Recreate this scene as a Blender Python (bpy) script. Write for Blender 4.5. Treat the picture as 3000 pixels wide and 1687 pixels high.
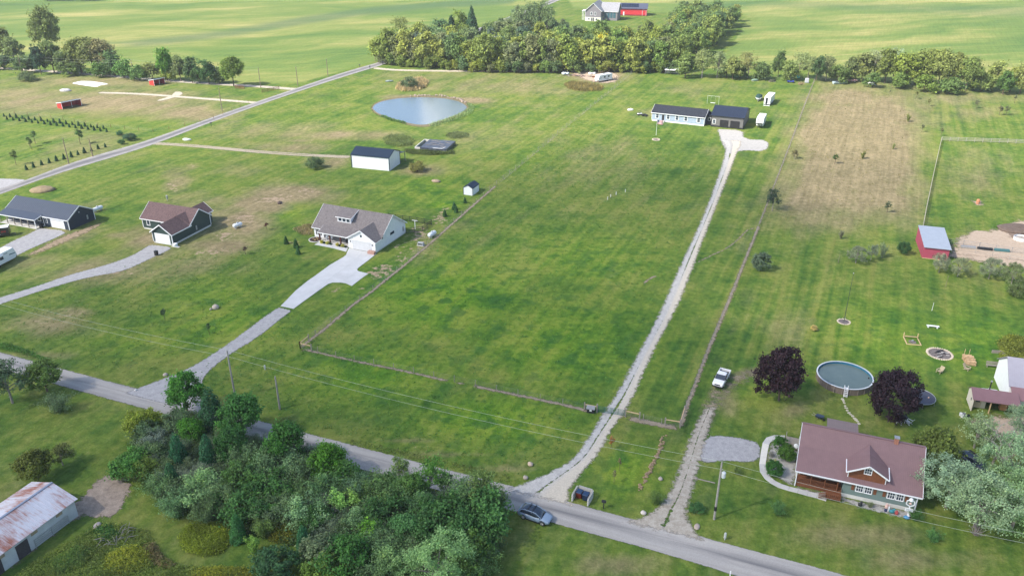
import bpy, bmesh, math, random
import numpy as np
from mathutils import Vector, Matrix

for _o in list(bpy.data.objects):
    bpy.data.objects.remove(_o)
SC = bpy.context.scene
COL = SC.collection
R = math.radians

# ------------------------------------------------------------------ camera, sky, sun, exposure
CAM_H, PITCH, FOC = 76.0, R(26.0), 2400.0            # metres, radians, focal length in px of a 3000 px wide frame
cd = bpy.data.cameras.new('camera'); cam = bpy.data.objects.new('camera', cd); COL.objects.link(cam)
cam.location = (0, 0, CAM_H); cam.rotation_euler = (R(90) - PITCH, 0, 0)
cd.sensor_fit = 'HORIZONTAL'; cd.sensor_width = 36.0; cd.lens = 36.0 * FOC / 3000.0
cd.clip_start = 0.5; cd.clip_end = 20000
SC.camera = cam
SUN_EL, SUN_TO = R(44), R(26)                        # shadows fall towards +x and a little +y
W = bpy.data.worlds.new('World'); SC.world = W; W.use_nodes = True
wn = W.node_tree; bg = wn.nodes['Background']
sky = wn.nodes.new('ShaderNodeTexSky'); sky.sky_type = 'NISHITA'; sky.sun_disc = False
sky.sun_elevation = SUN_EL
_sd = Vector((-math.cos(SUN_TO), -math.sin(SUN_TO), 0))
sky.sun_rotation = math.atan2(_sd.x, _sd.y)
sky.air_density = 1.0; sky.dust_density = 1.5; sky.ozone_density = 1.0
wn.links.new(sky.outputs[0], bg.inputs[0]); bg.inputs[1].default_value = 0.13
sl = bpy.data.lights.new('sun', 'SUN'); sun = bpy.data.objects.new('sun', sl); COL.objects.link(sun)
sl.energy = 4.3; sl.angle = R(0.6); sl.color = (1.0, 0.94, 0.84)
_ld = Vector((math.cos(SUN_EL) * math.cos(SUN_TO), math.cos(SUN_EL) * math.sin(SUN_TO), -math.sin(SUN_EL)))
sun.rotation_euler = _ld.to_track_quat('-Z', 'Y').to_euler()
SC.view_settings.view_transform = 'Standard'; SC.view_settings.look = 'None'
SC.view_settings.exposure = 1.05; SC.view_settings.gamma = 1.0
SC.render.engine = 'CYCLES'
SC.cycles.max_bounces = 5; SC.cycles.diffuse_bounces = 2; SC.cycles.glossy_bounces = 2
SC.cycles.transmission_bounces = 3; SC.cycles.transparent_max_bounces = 12; SC.cycles.volume_bounces = 0
SC.cycles.use_denoising = True

# ------------------------------------------------------------------ helpers
_c, _s = math.cos(PITCH), math.sin(PITCH)
def g(px, py, z=0.0):
    """ground (or height z) point seen at photo pixel (px, py)"""
    u = (px - 1500) / FOC; v = (843.5 - py) / FOC
    d = (u, _c + v * _s, -_s + v * _c); t = (z - CAM_H) / d[2]
    return Vector((d[0] * t, d[1] * t, z))
def to_px(X, Y, Z=0.0):
    z = Z - CAM_H; dep = Y * _c - z * _s; up = Y * _s + z * _c
    dep = np.where(dep < 1, 1, dep)
    return 1500 + FOC * X / dep, 843.5 - FOC * up / dep

def tag(o, label=None, cat=None, group=None, kind=None):
    if label: o['label'] = label
    if cat: o['category'] = cat
    if group: o['group'] = group
    if kind: o['kind'] = kind
    return o
def empty(name, loc, rz=0.0, label=None, cat=None, group=None):
    o = bpy.data.objects.new(name, None); COL.objects.link(o)
    o.location = loc; o.rotation_euler = (0, 0, rz); o.empty_display_size = 0.3
    return tag(o, label, cat, group)
def mesh_np(name, V, F, loops=4):
    me = bpy.data.meshes.new(name)
    V = np.asarray(V, dtype=np.float32).reshape(-1, 3); F = np.asarray(F, dtype=np.int32).reshape(-1, loops)
    me.vertices.add(len(V)); me.vertices.foreach_set('co', V.ravel())
    me.loops.add(F.size); me.loops.foreach_set('vertex_index', F.ravel())
    me.polygons.add(len(F)); me.polygons.foreach_set('loop_start', np.arange(0, F.size, loops, dtype=np.int32))
    me.polygons.foreach_set('loop_total', np.full(len(F), loops, dtype=np.int32))
    me.update(calc_edges=True)
    return me
def link(name, me, mat=None, parent=None, loc=None, rz=None):
    o = bpy.data.objects.new(name, me); COL.objects.link(o)
    if mat and not me.materials: me.materials.append(mat)
    if parent: o.parent = parent
    if loc is not None: o.location = loc
    if rz is not None: o.rotation_euler = (0, 0, rz)
    return o
def copy_tree(o, parent=None):
    c = o.copy(); COL.objects.link(c); c.parent = parent
    for ch in list(o.children): copy_tree(ch, c)
    return c

class MB:
    """collects simple shapes; obj() links them as one mesh object"""
    def __init__(s): s.v = []; s.f = []
    def add(s, vs, fs):
        n = len(s.v); s.v += [tuple(v) for v in vs]; s.f += [tuple(i + n for i in f) for f in fs]; return s
    def box(s, x0, x1, y0, y1, z0, z1):
        return s.add([(x0,y0,z0),(x1,y0,z0),(x1,y1,z0),(x0,y1,z0),(x0,y0,z1),(x1,y0,z1),(x1,y1,z1),(x0,y1,z1)],
                     [(0,3,2,1),(4,5,6,7),(0,1,5,4),(1,2,6,5),(2,3,7,6),(3,0,4,7)])
    def bar(s, a, b, w, h=None, up=(0,0,1)):
        """square bar from a to b"""
        h = h or w; a = Vector(a); b = Vector(b); d = (b - a).normalized(); u = Vector(up)
        if abs(d.dot(u)) > .98: u = Vector((1, 0, 0))
        r = d.cross(u).normalized() * w / 2; u = r.cross(d).normalized() * h / 2
        return s.add([a-r-u, a+r-u, a+r+u, a-r+u, b-r-u, b+r-u, b+r+u, b-r+u],
                     [(0,1,2,3),(4,7,6,5),(0,4,5,1),(1,5,6,2),(2,6,7,3),(3,7,4,0)])
    def tube(s, pts, rad, n=8, cap=True):
        pts = [Vector(p) for p in pts]
        if not hasattr(rad, '__len__'): rad = [rad] * len(pts)
        base = len(s.v); k = len(pts)
        for i, p in enumerate(pts):
            d = (pts[min(i+1, k-1)] - pts[max(i-1, 0)]).normalized()
            u = Vector((0, 0, 1)) if abs(d.z) < .95 else Vector((1, 0, 0))
            a = d.cross(u).normalized(); b = a.cross(d)
            for j in range(n):
                t = 2 * math.pi * j / n
                s.v.append(tuple(p + (a * math.cos(t) + b * math.sin(t)) * rad[i]))
        for i in range(k - 1):
            for j in range(n):
                q = (j + 1) % n
                s.f.append((base+i*n+j, base+i*n+q, base+(i+1)*n+q, base+(i+1)*n+j))
        if cap:
            s.f.append(tuple(base + j for j in range(n))[::-1]); s.f.append(tuple(base + (k-1)*n + j for j in range(n)))
        return s
    def prism(s, poly, a, b, ax='x'):
        """polygon extruded along an axis; poly in the two other coordinates"""
        n = len(poly)
        def P(q, t): return {'x': (t, q[0], q[1]), 'y': (q[0], t, q[1]), 'z': (q[0], q[1], t)}[ax]
        vs = [P(q, a) for q in poly] + [P(q, b) for q in poly]
        fs = [tuple(range(n))[::-1], tuple(range(n, 2*n))] + [(i, (i+1) % n, n+(i+1) % n, n+i) for i in range(n)]
        return s.add(vs, fs)
    def slab(s, p0, p1, p2, p3, t):
        """sheet through four corners with thickness t upwards"""
        q = [Vector(p) for p in (p0, p1, p2, p3)]; u = Vector((0, 0, t))
        return s.add(q + [p + u for p in q], [(0,3,2,1),(4,5,6,7),(0,1,5,4),(1,2,6,5),(2,3,7,6),(3,0,4,7)])
    def lathe(s, prof, n=16, c=(0,0,0), ax='z', cap=True):
        """profile [(r, h)] turned about an axis"""
        base = len(s.v); k = len(prof)
        for r, h in prof:
            for j in range(n):
                t = 2*math.pi*j/n; x, y = r*math.cos(t), r*math.sin(t)
                p = (x, y, h) if ax == 'z' else ((h, x, y) if ax == 'x' else (x, h, y))
                s.v.append((p[0]+c[0], p[1]+c[1], p[2]+c[2]))
        for i in range(k-1):
            for j in range(n):
                q = (j+1) % n; s.f.append((base+i*n+j, base+i*n+q, base+(i+1)*n+q, base+(i+1)*n+j))
        if cap: s.f.append(tuple(base+j for j in range(n))[::-1]); s.f.append(tuple(base+(k-1)*n+j for j in range(n)))
        return s
    def ball(s, c, r, nu=10, nv=6, sq=(1,1,1), jit=0, seed=0):
        rn = random.Random(seed); base = len(s.v)
        for i in range(nv+1):
            t = math.pi*i/nv
            for j in range(nu):
                p = 2*math.pi*j/nu; k = r*(1 + rn.uniform(-jit, jit))
                s.v.append((c[0]+k*sq[0]*math.sin(t)*math.cos(p), c[1]+k*sq[1]*math.sin(t)*math.sin(p), c[2]+k*sq[2]*math.cos(t)))
        for i in range(nv):
            for j in range(nu):
                q = (j+1) % nu; s.f.append((base+i*nu+j, base+(i+1)*nu+j, base+(i+1)*nu+q, base+i*nu+q))
        return s
    def me(s, name, bevel=0, smooth=False):
        bm = bmesh.new(); vs = [bm.verts.new(v) for v in s.v]
        for f in s.f:
            try: bm.faces.new([vs[i] for i in f])
            except ValueError: pass
        bmesh.ops.remove_doubles(bm, verts=bm.verts, dist=1e-5)
        bmesh.ops.recalc_face_normals(bm, faces=bm.faces)
        if bevel: bmesh.ops.bevel(bm, geom=list(bm.edges), offset=bevel, segments=1, affect='EDGES', profile=.7)
        me = bpy.data.meshes.new(name); bm.to_mesh(me); bm.free()
        if smooth: me.polygons.foreach_set('use_smooth', [True]*len(me.polygons))
        return me
    def obj(s, name, mat, parent=None, loc=None, rz=None, bevel=0, smooth=False):
        return link(name, s.me(name, bevel, smooth), mat, parent, loc, rz)

# ------------------------------------------------------------------ materials
class NT:
    def __init__(s, name):
        s.m = bpy.data.materials.new(name); s.m.use_nodes = True; s.t = s.m.node_tree
        s.out = s.t.nodes['Material Output']; s.b = s.t.nodes['Principled BSDF']
        s.pos = s.t.nodes.new('ShaderNodeNewGeometry').outputs['Position']
    def n(s, typ, **kw):
        o = s.t.nodes.new('ShaderNode' + typ)
        for k, v in kw.items(): setattr(o, k, v)
        return o
    def l(s, a, b): s.t.links.new(a, b)
    def noise(s, scale, detail=4, rough=.55, vec=None, w=None):
        o = s.n('TexNoise'); o.inputs['Scale'].default_value = scale; o.inputs['Detail'].default_value = detail
        o.inputs['Roughness'].default_value = rough; s.l(vec or s.pos, o.inputs['Vector']); return o.outputs['Fac']
    def stretch(s, ang, sx, sy, vec=None):
        m = s.n('Mapping'); m.inputs['Rotation'].default_value = (0, 0, -ang); m.inputs['Scale'].default_value = (sx, sy, 1)
        m.vector_type = 'TEXTURE'; m.inputs['Rotation'].default_value = (0, 0, ang); m.inputs['Scale'].default_value = (1/sx, 1/sy, 1)
        s.l(vec or s.pos, m.inputs['Vector']); return m.outputs[0]
    def math(s, op, a, b=None, clamp=False):
        o = s.n('Math', operation=op, use_clamp=clamp)
        for i, x in enumerate((a, b)):
            if x is None: continue
            if isinstance(x, (int, float)): o.inputs[i].default_value = x
            else: s.l(x, o.inputs[i])
        return o.outputs[0]
    def ramp(s, fac, stops):
        o = s.n('ValToRGB'); e = o.color_ramp.elements
        while len(e) < len(stops): e.new(.5)
        for i, (p, c) in enumerate(stops): e[i].position = p; e[i].color = (*c, 1) if len(c) == 3 else c
        s.l(fac, o.inputs[0]); return o.outputs[0]
    def mr(s, v, a, b, c=0., d=1.):
        o = s.n('MapRange'); o.clamp = True; s.l(v, o.inputs[0])
        for i, x in enumerate((a, b, c, d)): o.inputs[i+1].default_value = x
        return o.outputs[0]
    def mix(s, fac, a, b, blend='MIX'):
        o = s.n('Mix', data_type='RGBA', blend_type=blend)
        for i, x in ((0, fac), (6, a), (7, b)):
            if isinstance(x, (int, float)): o.inputs[i].default_value = x
            elif isinstance(x, tuple): o.inputs[i].default_value = (*x, 1) if len(x) == 3 else x
            else: s.l(x, o.inputs[i])
        return o.outputs[2]
    def attr(s, name):
        o = s.n('Attribute'); o.attribute_name = name; return o
    def bump(s, h, strength=.3, dist=.05):
        o = s.n('Bump'); o.inputs['Strength'].default_value = strength; o.inputs['Distance'].default_value = dist
        s.l(h, o.inputs['Height']); s.l(o.outputs[0], s.b.inputs['Normal'])
    def set(s, col=None, rough=.7, metal=0, spec=.3):
        if isinstance(col, tuple): s.b.inputs['Base Color'].default_value = (*col, 1)
        elif col is not None: s.l(col, s.b.inputs['Base Color'])
        s.b.inputs['Roughness'].default_value = rough; s.b.inputs['Metallic'].default_value = metal
        s.b.inputs['Specular IOR Level'].default_value = spec
        return s.m
def gain(t, col, v):   # colour times a value
    return t.mix(1.0, col, v, 'MULTIPLY')
MATS = {}
def M(name, col, rough=.7, var=.12, scale=1.5, metal=0, spec=.3, fine=9):
    """plain surface with uneven tone"""
    if name in MATS: return MATS[name]
    t = NT(name); tc = t.n('TexCoord').outputs['Object']
    a = t.noise(scale, 5, .6, tc); b = t.noise(fine, 3, .6, tc)
    v = t.math('ADD', t.mr(a, .3, .7, 1-var, 1+var), t.mr(b, .3, .7, -var*.5, var*.5))
    m = t.set(gain(t, col, v), rough, metal, spec); MATS[name] = m; return m
def lines_mat(name, col, period, axis, depth=.35, rough=.6, metal=0, var=.06, spec=.3, z=False):
    """siding / ribbed sheet: fine relief in even lines (local axis)"""
    if name in MATS: return MATS[name]
    t = NT(name); tc = t.n('TexCoord').outputs['Object']
    sep = t.n('SeparateXYZ'); t.l(tc, sep.inputs[0])
    f = t.math('FRACT', t.math('DIVIDE', sep.outputs[axis], period))
    tone = t.mr(t.noise(1.2, 4, .6, tc), .3, .7, 1-var, 1+var)
    edge = t.mr(f, 0.0, .14, 1-depth, 1.0)
    m = t.set(gain(t, col, t.math('MULTIPLY', tone, edge)), rough, metal, spec)
    t.bump(edge, .25, .02); MATS[name] = m; return m
def shingle_mat(name, c1, c2):
    if name in MATS: return MATS[name]
    t = NT(name); tc = t.n('TexCoord').outputs['Object']
    br = t.n('TexBrick'); t.l(tc, br.inputs['Vector'])
    br.inputs['Scale'].default_value = 1; br.inputs['Brick Width'].default_value = .33; br.inputs['Row Height'].default_value = .14
    br.inputs['Mortar Size'].default_value = .008; br.inputs['Color1'].default_value = (*c1, 1); br.inputs['Color2'].default_value = (*c2, 1)
    br.inputs['Mortar'].default_value = (*[x*.5 for x in c1], 1)
    n = t.mr(t.noise(2.2, 5, .65, tc), .3, .7, .8, 1.2)
    m = t.set(gain(t, br.outputs[0], n), .85, 0, .2); MATS[name] = m; return m
def sheet_mat(name, build, amp=.6, soft=.5, nscale=1.2, rough=.9):
    """a sheet lying on the grass whose edge breaks up: 'e' = metres inside the edge"""
    t = NT(name); e = t.attr('e').outputs['Fac']; u = t.attr('u').outputs['Fac']
    col, thin = build(t, u)
    n = t.noise(nscale, 6, .68)
    a = t.math('ADD', e, t.mr(n, .25, .75, -amp, amp))
    a = t.mr(a, 0, soft)
    if thin is not None: a = t.math('MULTIPLY', a, thin)
    t.set(col, rough, 0, .15)
    tr = t.n('BsdfTransparent'); mx = t.n('MixShader')
    t.l(a, mx.inputs[0]); t.l(tr.outputs[0], mx.inputs[1]); t.l(t.b.outputs[0], mx.inputs[2]); t.l(mx.outputs[0], t.out.inputs[0])
    MATS[name] = t.m; return t.m

# ------------------------------------------------------------------ sheets on the ground
def resample(pts, step):
    out = [pts[0]]
    for a, b in zip(pts[:-1], pts[1:]):
        n = max(1, int((b - a).length / step))
        for i in range(1, n+1): out.append(a.lerp(b, i/n))
    return out
def smooth_line(pts, it=2):
    for _ in range(it):
        q = [pts[0]]
        for a, b in zip(pts[:-1], pts[1:]): q += [a.lerp(b, .25), a.lerp(b, .75)]
        pts = q + [pts[-1]]
    return pts
def arc_pts(pts, n):
    L = [0]
    for a, b in zip(pts[:-1], pts[1:]): L.append(L[-1] + (b-a).length)
    L = np.array(L); P = np.array([list(p) for p in pts]); s = np.linspace(0, L[-1], n)
    return np.stack([np.interp(s, L, P[:, i]) for i in range(3)], 1)
def ribbon(name, left, right, mat, z, margin=.5, kind='structure', step=1.5, m=10, label=None, fade=True):
    l = smooth_line([g(*p) for p in left]); r = smooth_line([g(*p) for p in right])
    n = max(8, int(sum((b-a).length for a, b in zip(l[:-1], l[1:])) / step))
    A = arc_pts(l, n); B = arc_pts(r, n)
    V = []; E = []; U = []
    for i in range(n):
        d = B[i]-A[i]; w = np.linalg.norm(d)
        for j in range(m+1):
            s = -margin/w + (1+2*margin/w)*j/m
            V.append(A[i] + d*s); E.append(min(s*w, (1-s)*w)); U.append(s)
    if fade:
        sl_ = np.concatenate([[0], np.cumsum(np.linalg.norm(np.diff((A+B)/2, axis=0), axis=1))]); ed = np.minimum(sl_, sl_[-1]-sl_); E = np.minimum(E, np.repeat(ed, m+1)-.6)
    V = np.array(V); V[:, 2] = z
    F = [(i*(m+1)+j, i*(m+1)+j+1, (i+1)*(m+1)+j+1, (i+1)*(m+1)+j) for i in range(n-1) for j in range(m)]
    me = mesh_np(name, V, F)
    for nm, arr in (('e', E), ('u', U)):
        at = me.attributes.new(nm, 'FLOAT', 'POINT'); at.data.foreach_set('value', np.array(arr, dtype=np.float32))
    return tag(link(name, me, mat), label, kind=kind)
def strip(name, pts, width, mat, z, **kw):
    P = [g(*p) for p in pts]; l = []; r = []
    for i, p in enumerate(P):
        d = (P[min(i+1, len(P)-1)] - P[max(i-1, 0)]).normalized(); nrm = Vector((-d.y, d.x, 0))*width/2
        l.append(p+nrm); r.append(p-nrm)
    inv = lambda v: tuple(float(x) for x in to_px(np.array(v.x), np.array(v.y)))
    return ribbon(name, [inv(v) for v in l], [inv(v) for v in r], mat, z, **kw)
def sdist(P, poly):
    """signed distance of points (n,2) to a polygon, positive inside"""
    poly = np.asarray(poly, float); d = np.full(len(P), 1e9); ins = np.zeros(len(P), bool)
    for a, b in zip(poly, np.roll(poly, -1, 0)):
        ab = b-a; t = np.clip(((P-a) @ ab) / max(ab @ ab, 1e-9), 0, 1)
        d = np.minimum(d, np.hypot(*(P - a - t[:, None]*ab).T))
        c = (a[1] > P[:, 1]) != (b[1] > P[:, 1])
        with np.errstate(divide='ignore', invalid='ignore'):
            x = a[0] + (P[:, 1]-a[1]) * (b[0]-a[0]) / (b[1]-a[1] if b[1] != a[1] else 1e-9)
        ins ^= c & (P[:, 0] < x)
    return np.where(ins, d, -d)
def patch(name, poly_px, mat, z, step=.8, margin=.6, kind='structure', label=None, sm=1):
    q = [g(*p) for p in poly_px]; q = smooth_line(q + [q[0]], sm)[:-1] if sm else q
    P = np.array([[v.x, v.y] for v in q]); lo = P.min(0)-margin; hi = P.max(0)+margin
    nx = int((hi[0]-lo[0])/step)+2; ny = int((hi[1]-lo[1])/step)+2
    X, Y = np.meshgrid(lo[0]+np.arange(nx)*step, lo[1]+np.arange(ny)*step)
    pts = np.stack([X.ravel(), Y.ravel()], 1); e = sdist(pts, P)
    keep = e.reshape(ny, nx) > -margin-step
    c = keep[:-1, :-1] & keep[1:, :-1] & keep[:-1, 1:] & keep[1:, 1:]
    jj, ii = np.nonzero(c); F = np.stack([jj*nx+ii, jj*nx+ii+1, (jj+1)*nx+ii+1, (jj+1)*nx+ii], 1)
    used = np.unique(F); rm = np.zeros(len(pts), int); rm[used] = np.arange(len(used))
    V = np.column_stack([pts[used], np.full(len(used), z)])
    me = mesh_np(name, V, rm[F])
    at = me.attributes.new('e', 'FLOAT', 'POINT'); at.data.foreach_set('value', e[used].astype(np.float32))
    return tag(link(name, me, mat), label, kind=kind)
def flat(name, poly_px, mat, z0, z1, parent=None, sm=0):
    """solid slab with a crisp outline"""
    q = [g(*p) for p in poly_px]
    if sm: q = smooth_line(q + [q[0]], sm)[:-1]
    return MB().prism([(v.x, v.y) for v in q], z0, z1, 'z').obj(name, mat, parent)
# ------------------------------------------------------------------ ground
def zone(px, py, blobs, base=0.0):
    a = np.full(px.shape, base)
    for x, y, rx, ry, k in blobs:
        d = ((px-x)/rx)**2 + ((py-y)/ry)**2
        a = np.maximum(a, k*np.exp(-d*1.1)) if k > 0 else a + k*np.exp(-d*1.1)
    return a
DRY = [(1450,250,420,50,.42),(800,380,260,40,.42),(1400,400,260,60,.3),(250,440,200,40,.42),(700,650,120,60,.85),(860,570,140,32,.95),(640,720,120,30,.85),(1000,395,230,16,.7),(520,530,50,50,.6),(100,770,150,40,.5),(330,300,330,45,.8),(60,290,170,60,.65),(560,330,140,30,.8),(300,240,320,20,.65),(450,770,330,70,.42),(150,680,220,70,.42),(1250,225,260,25,.38),(1600,250,200,40,.36),(1500,300,200,30,.25),(2860,500,140,110,.36),(2050,260,200,40,.3),(250,620,120,40,.3),(560,640,150,90,.5),(505,540,40,40,.55),(560,488,25,14,.5),(770,600,105,32,1.0),(870,560,80,20,1.0),(640,690,110,50,.6),(690,655,60,25,.65),(640,720,80,30,.6),(430,700,90,45,.7),
    (300,790,260,50,.65),(150,950,150,45,.65),(230,915,60,18,.75),(850,432,160,22,.6),(1000,403,220,12,.55),(870,412,60,8,.7),(1230,500,80,20,.7),(960,475,70,25,.65),
    (1380,295,75,12,.9),(1750,222,110,24,.95),(1650,208,140,7,.8),(2480,290,130,36,1.0),(2600,290,90,50,.7),(2410,400,120,80,.85),(2500,500,150,110,.72),
    (2610,560,90,80,.7),(2340,520,70,60,.6),(2330,620,60,60,.5),(2450,640,150,60,.6),(2800,290,220,30,.5),(2850,330,150,30,.4),(2300,960,110,90,.38),(2230,1092,70,14,.75),(2130,1180,40,50,.5),
    (2550,1570,260,50,.5),(2700,1640,200,50,.5),(1800,1655,170,40,.5),(1750,480,230,110,.32),(1900,330,100,30,.3),(2330,1200,50,25,.55),
    (1200,285,110,10,.7),(260,290,120,15,.5),(430,330,170,25,.55),(120,250,150,30,.35),(640,340,80,18,.45),(1080,735,40,30,.35),(980,690,50,25,.4),(1240,720,60,80,.35),
    (120,480,140,60,.35),(250,400,200,30,.35),(30,420,90,20,.2),(1330,1330,160,12,.45),(1180,1288,120,9,.5),(1480,1370,120,10,.45),(120,1040,120,14,.5),
    (1420,280,130,26,.25),(1620,260,60,20,.4),(1560,340,160,40,.22),(2270,1440,40,40,.3),(2630,900,170,70,.18),(1420,700,180,80,.22),(1650,640,160,60,.2),(700,500,120,30,.3),(640,590,40,20,.5),(350,690,60,12,.6),(1470,640,120,40,.2)]
BARE = [(660,690,50,22,.6),(720,640,45,22,.6),(800,585,80,14,.65),(900,560,60,10,.6),(600,740,60,10,.6),(1230,690,60,50,.55),(1130,790,50,25,.6),(1180,760,40,25,.5),(505,548,30,30,.5),(560,488,22,10,.45),(830,575,90,14,.5),(690,640,40,14,.5),(700,680,30,10,.45),(640,735,70,8,.5),(560,745,40,8,.5),
    (360,800,60,6,.55),(260,815,50,5,.5),(200,925,60,12,.5),(120,945,60,10,.45),(1230,470,30,6,.45),(1240,507,60,6,.5),(1000,470,60,10,.4),
    (1210,720,60,60,.42),(1100,800,40,30,.6),(1170,730,30,30,.45),(1290,640,30,35,.6),(1310,610,20,18,.5),(980,850,30,12,.6),(1060,845,20,8,.5),(930,670,25,20,.55),(860,710,40,14,.5),(890,680,20,10,.5),
    (2235,1090,60,8,.55),(2560,310,50,12,.3),(2500,600,40,6,.35),(2640,580,40,10,.4),(640,600,12,5,.4),(1750,225,60,12,.6),(240,1490,1,1,0),
    (2480,1620,40,10,.3),(2550,1590,30,10,.3),(1640,1660,40,10,.25),(1235,1310,60,4,.4),(1400,1348,60,4,.4),(1260,430,60,10,.35),(920,415,60,4,.5)]
LUSH = [(1300,880,320,150,.8),(1650,1000,350,170,.7),(1100,1100,300,100,.7),(1450,1230,280,90,.8),(650,950,260,110,.6),(1250,560,160,60,.55),(1300,600,60,20,.9),(1700,760,300,110,.5),
    (1560,470,60,50,.3),(2250,1150,110,60,.5),(2600,1000,300,160,.45),(2850,1000,200,120,.55),(1830,1380,120,80,.7),(130,780,120,30,.5),(850,620,60,30,.5),(640,870,200,60,.5),(450,1000,250,60,.5)]
STRIPE = [(2350,950,260,260,1.0),(2050,1150,120,260,.8),(2200,700,130,260,.7),(2850,780,250,200,.6),(2850,330,200,80,.8),(2250,420,90,160,.6),(2130,850,60,200,.8)]
def build_ground():
    xs = np.concatenate([-np.geomspace(4000, 150, 46)[:-1], np.arange(-150, 150.1, 1.15), np.geomspace(150, 4000, 46)[1:]])
    ys = [-600, -300, -100, 0, 40]; y = 60.0
    while y < 720: ys.append(y); y += max(.85, y*.0075)
    ys = np.concatenate([ys, np.geomspace(724, 5000, 26)])
    X, Y = np.meshgrid(xs, ys); nx, ny = len(xs), len(ys)
    PX, PY = to_px(X, Y)
    front = Y > 45
    dry = np.maximum(zone(PX, PY, DRY, .10), .80*np.clip(sdist(np.stack([PX.ravel(), PY.ravel()], 1), [(2405,245),(2640,250),(2715,320),(2685,640),(2480,660),(2235,640),(2290,500),(2345,350)]).reshape(PX.shape)/150+.5, 0, 1))*front; bare = zone(PX, PY, BARE)*front; lush = zone(PX, PY, LUSH)*front; st = zone(PX, PY, STRIPE, .28)*front
    P = np.stack([PX.ravel(), PY.ravel()], 1)
    cl = sdist(P, [(-3000,60),(-600,130),(0,168),(330,212),(720,245),(880,243),(1130,172),(1300,110),(1590,10),(1640,-40),(1700,-380),(-4000,-380)])
    cr = sdist(P, [(2195,50),(2135,150),(2060,200),(2400,205),(2700,238),(3100,258),(4500,300),(6000,-380),(1700,-380),(1655,-20),(1680,24),(1960,38),(2110,30)])
    crop = np.clip(np.maximum(cl, cr)/4 + .5, 0, 1).reshape(ny, nx)*(Y > 250)
    crop = np.where(Y > 700, 1, crop)
    band = np.clip(sdist(P, [(330,126),(450,113),(600,98),(750,75),(900,48),(1100,20),(1400,-2),(1550,-30),(1500,12),(1250,27),(1050,47),(880,74),(740,97),(600,117),(470,132),(360,140)])/9+.5, 0, 1).reshape(ny, nx)*(Y > 250)
    band = np.maximum(band, .55*np.clip(sdist(P, [(1960,5),(2350,2),(2600,12),(3200,20),(3200,62),(2900,50),(2600,36),(2300,24),(2000,20)])/14+.3, 0, 1).reshape(ny, nx)*(Y > 250))  # dark streak across the right crops: a cloud's shadow painted as colour
    Z = np.zeros_like(X)
    F = [(j*nx+i, j*nx+i+1, (j+1)*nx+i+1, (j+1)*nx+i) for j in range(ny-1) for i in range(nx-1)]
    me = mesh_np('ground', np.stack([X, Y, Z], -1).reshape(-1, 3), F)
    for nm, ch in (('zone', (dry, lush, crop)), ('zone2', (bare, st, band))):
        at = me.attributes.new(nm, 'FLOAT_COLOR', 'POINT')
        at.data.foreach_set('color', np.stack([*ch, np.ones_like(X)], -1).astype(np.float32).ravel())
    t = NT('grass_ground')
    z1 = t.n('SeparateColor'); t.l(t.attr('zone').outputs['Color'], z1.inputs[0])
    z2 = t.n('SeparateColor'); t.l(t.attr('zone2').outputs['Color'], z2.inputs[0])
    A = R(66)                                           # the way the fields are laid out and mown
    n_big = t.noise(.028, 5, .6); n_mid = t.noise(.13, 6, .62); n_sm = t.noise(.75, 6, .65); n_f = t.noise(3.2, 4, .7)
    n_str = t.noise(1.0, 4, .6, t.stretch(A, .05, .9)); n_cut = t.noise(1.0, 2, .5, t.stretch(A, .012, .42))
    v = t.math('ADD', t.math('MULTIPLY', n_mid, .5), t.math('ADD', t.math('MULTIPLY', n_big, .35), t.math('MULTIPLY', n_sm, .25)))
    v = t.math('ADD', v, t.math('MULTIPLY', t.math('SUBTRACT', n_cut, .5), t.math('MULTIPLY', z2.outputs[1], .95)))
    n_blot = t.noise(.21, 5, .55); blot = t.math('MULTIPLY', t.mr(n_blot, .54, .60), t.mr(z1.outputs[1], .0, .8, .25, .85))
    grass = t.ramp(v, [(.38, (.038, .092, .017)), (.47, (.070, .132, .021)), (.55, (.113, .168, .028)), (.66, (.175, .200, .046))])
    lushc = t.ramp(v, [(.38, (.032, .108, .012)), (.46, (.062, .165, .013)), (.53, (.112, .218, .016)), (.63, (.195, .262, .030))])
    col = t.mix(t.mr(z1.outputs[1], .1, .9), grass, lushc)
    col = t.mix(t.math('MULTIPLY', blot, .75), col, (.026, .098, .022))
    dryc = t.ramp(t.math('ADD', t.math('MULTIPLY', n_sm, .35), t.math('ADD', t.math('MULTIPLY', n_mid, .45), t.math('MULTIPLY', n_str, .2))), [(.3, (.145, .125, .060)), (.5, (.228, .188, .102)), (.7, (.335, .265, .155))])
    n_sw = t.noise(1.0, 6, .6, t.stretch(A, .045, .14))
    dm = t.math('ADD', z1.outputs[0], t.math('ADD', t.math('MULTIPLY', t.math('SUBTRACT', n_sw, .5), .95), t.math('MULTIPLY', t.math('SUBTRACT', n_sm, .5), .22)))
    dm = t.math('SUBTRACT', dm, t.math('MULTIPLY', z1.outputs[1], .22))
    col = t.mix(t.mr(dm, .14, .72), col, dryc)
    soil = t.ramp(n_f, [(.3, (.24, .175, .115)), (.7, (.40, .31, .215))])
    bm_ = t.math('ADD', z2.outputs[0], t.math('MULTIPLY', t.math('SUBTRACT', n_sm, .5), 1.7))
    bm_ = t.math('MULTIPLY', t.mr(bm_, .46, .62), t.mr(z2.outputs[0], .08, .25))
    col = t.mix(bm_, col, soil)
    # crops: bean rows with ripe, yellow swathes
    wv = t.n('TexNoise'); wv.inputs['Scale'].default_value = .012; t.l(t.pos, wv.inputs['Vector']); wadd = t.n('VectorMath', operation='MULTIPLY_ADD'); t.l(wv.outputs['Color'], wadd.inputs[0]); wadd.inputs[1].default_value = (60, 60, 0); t.l(t.pos, wadd.inputs[2])
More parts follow.
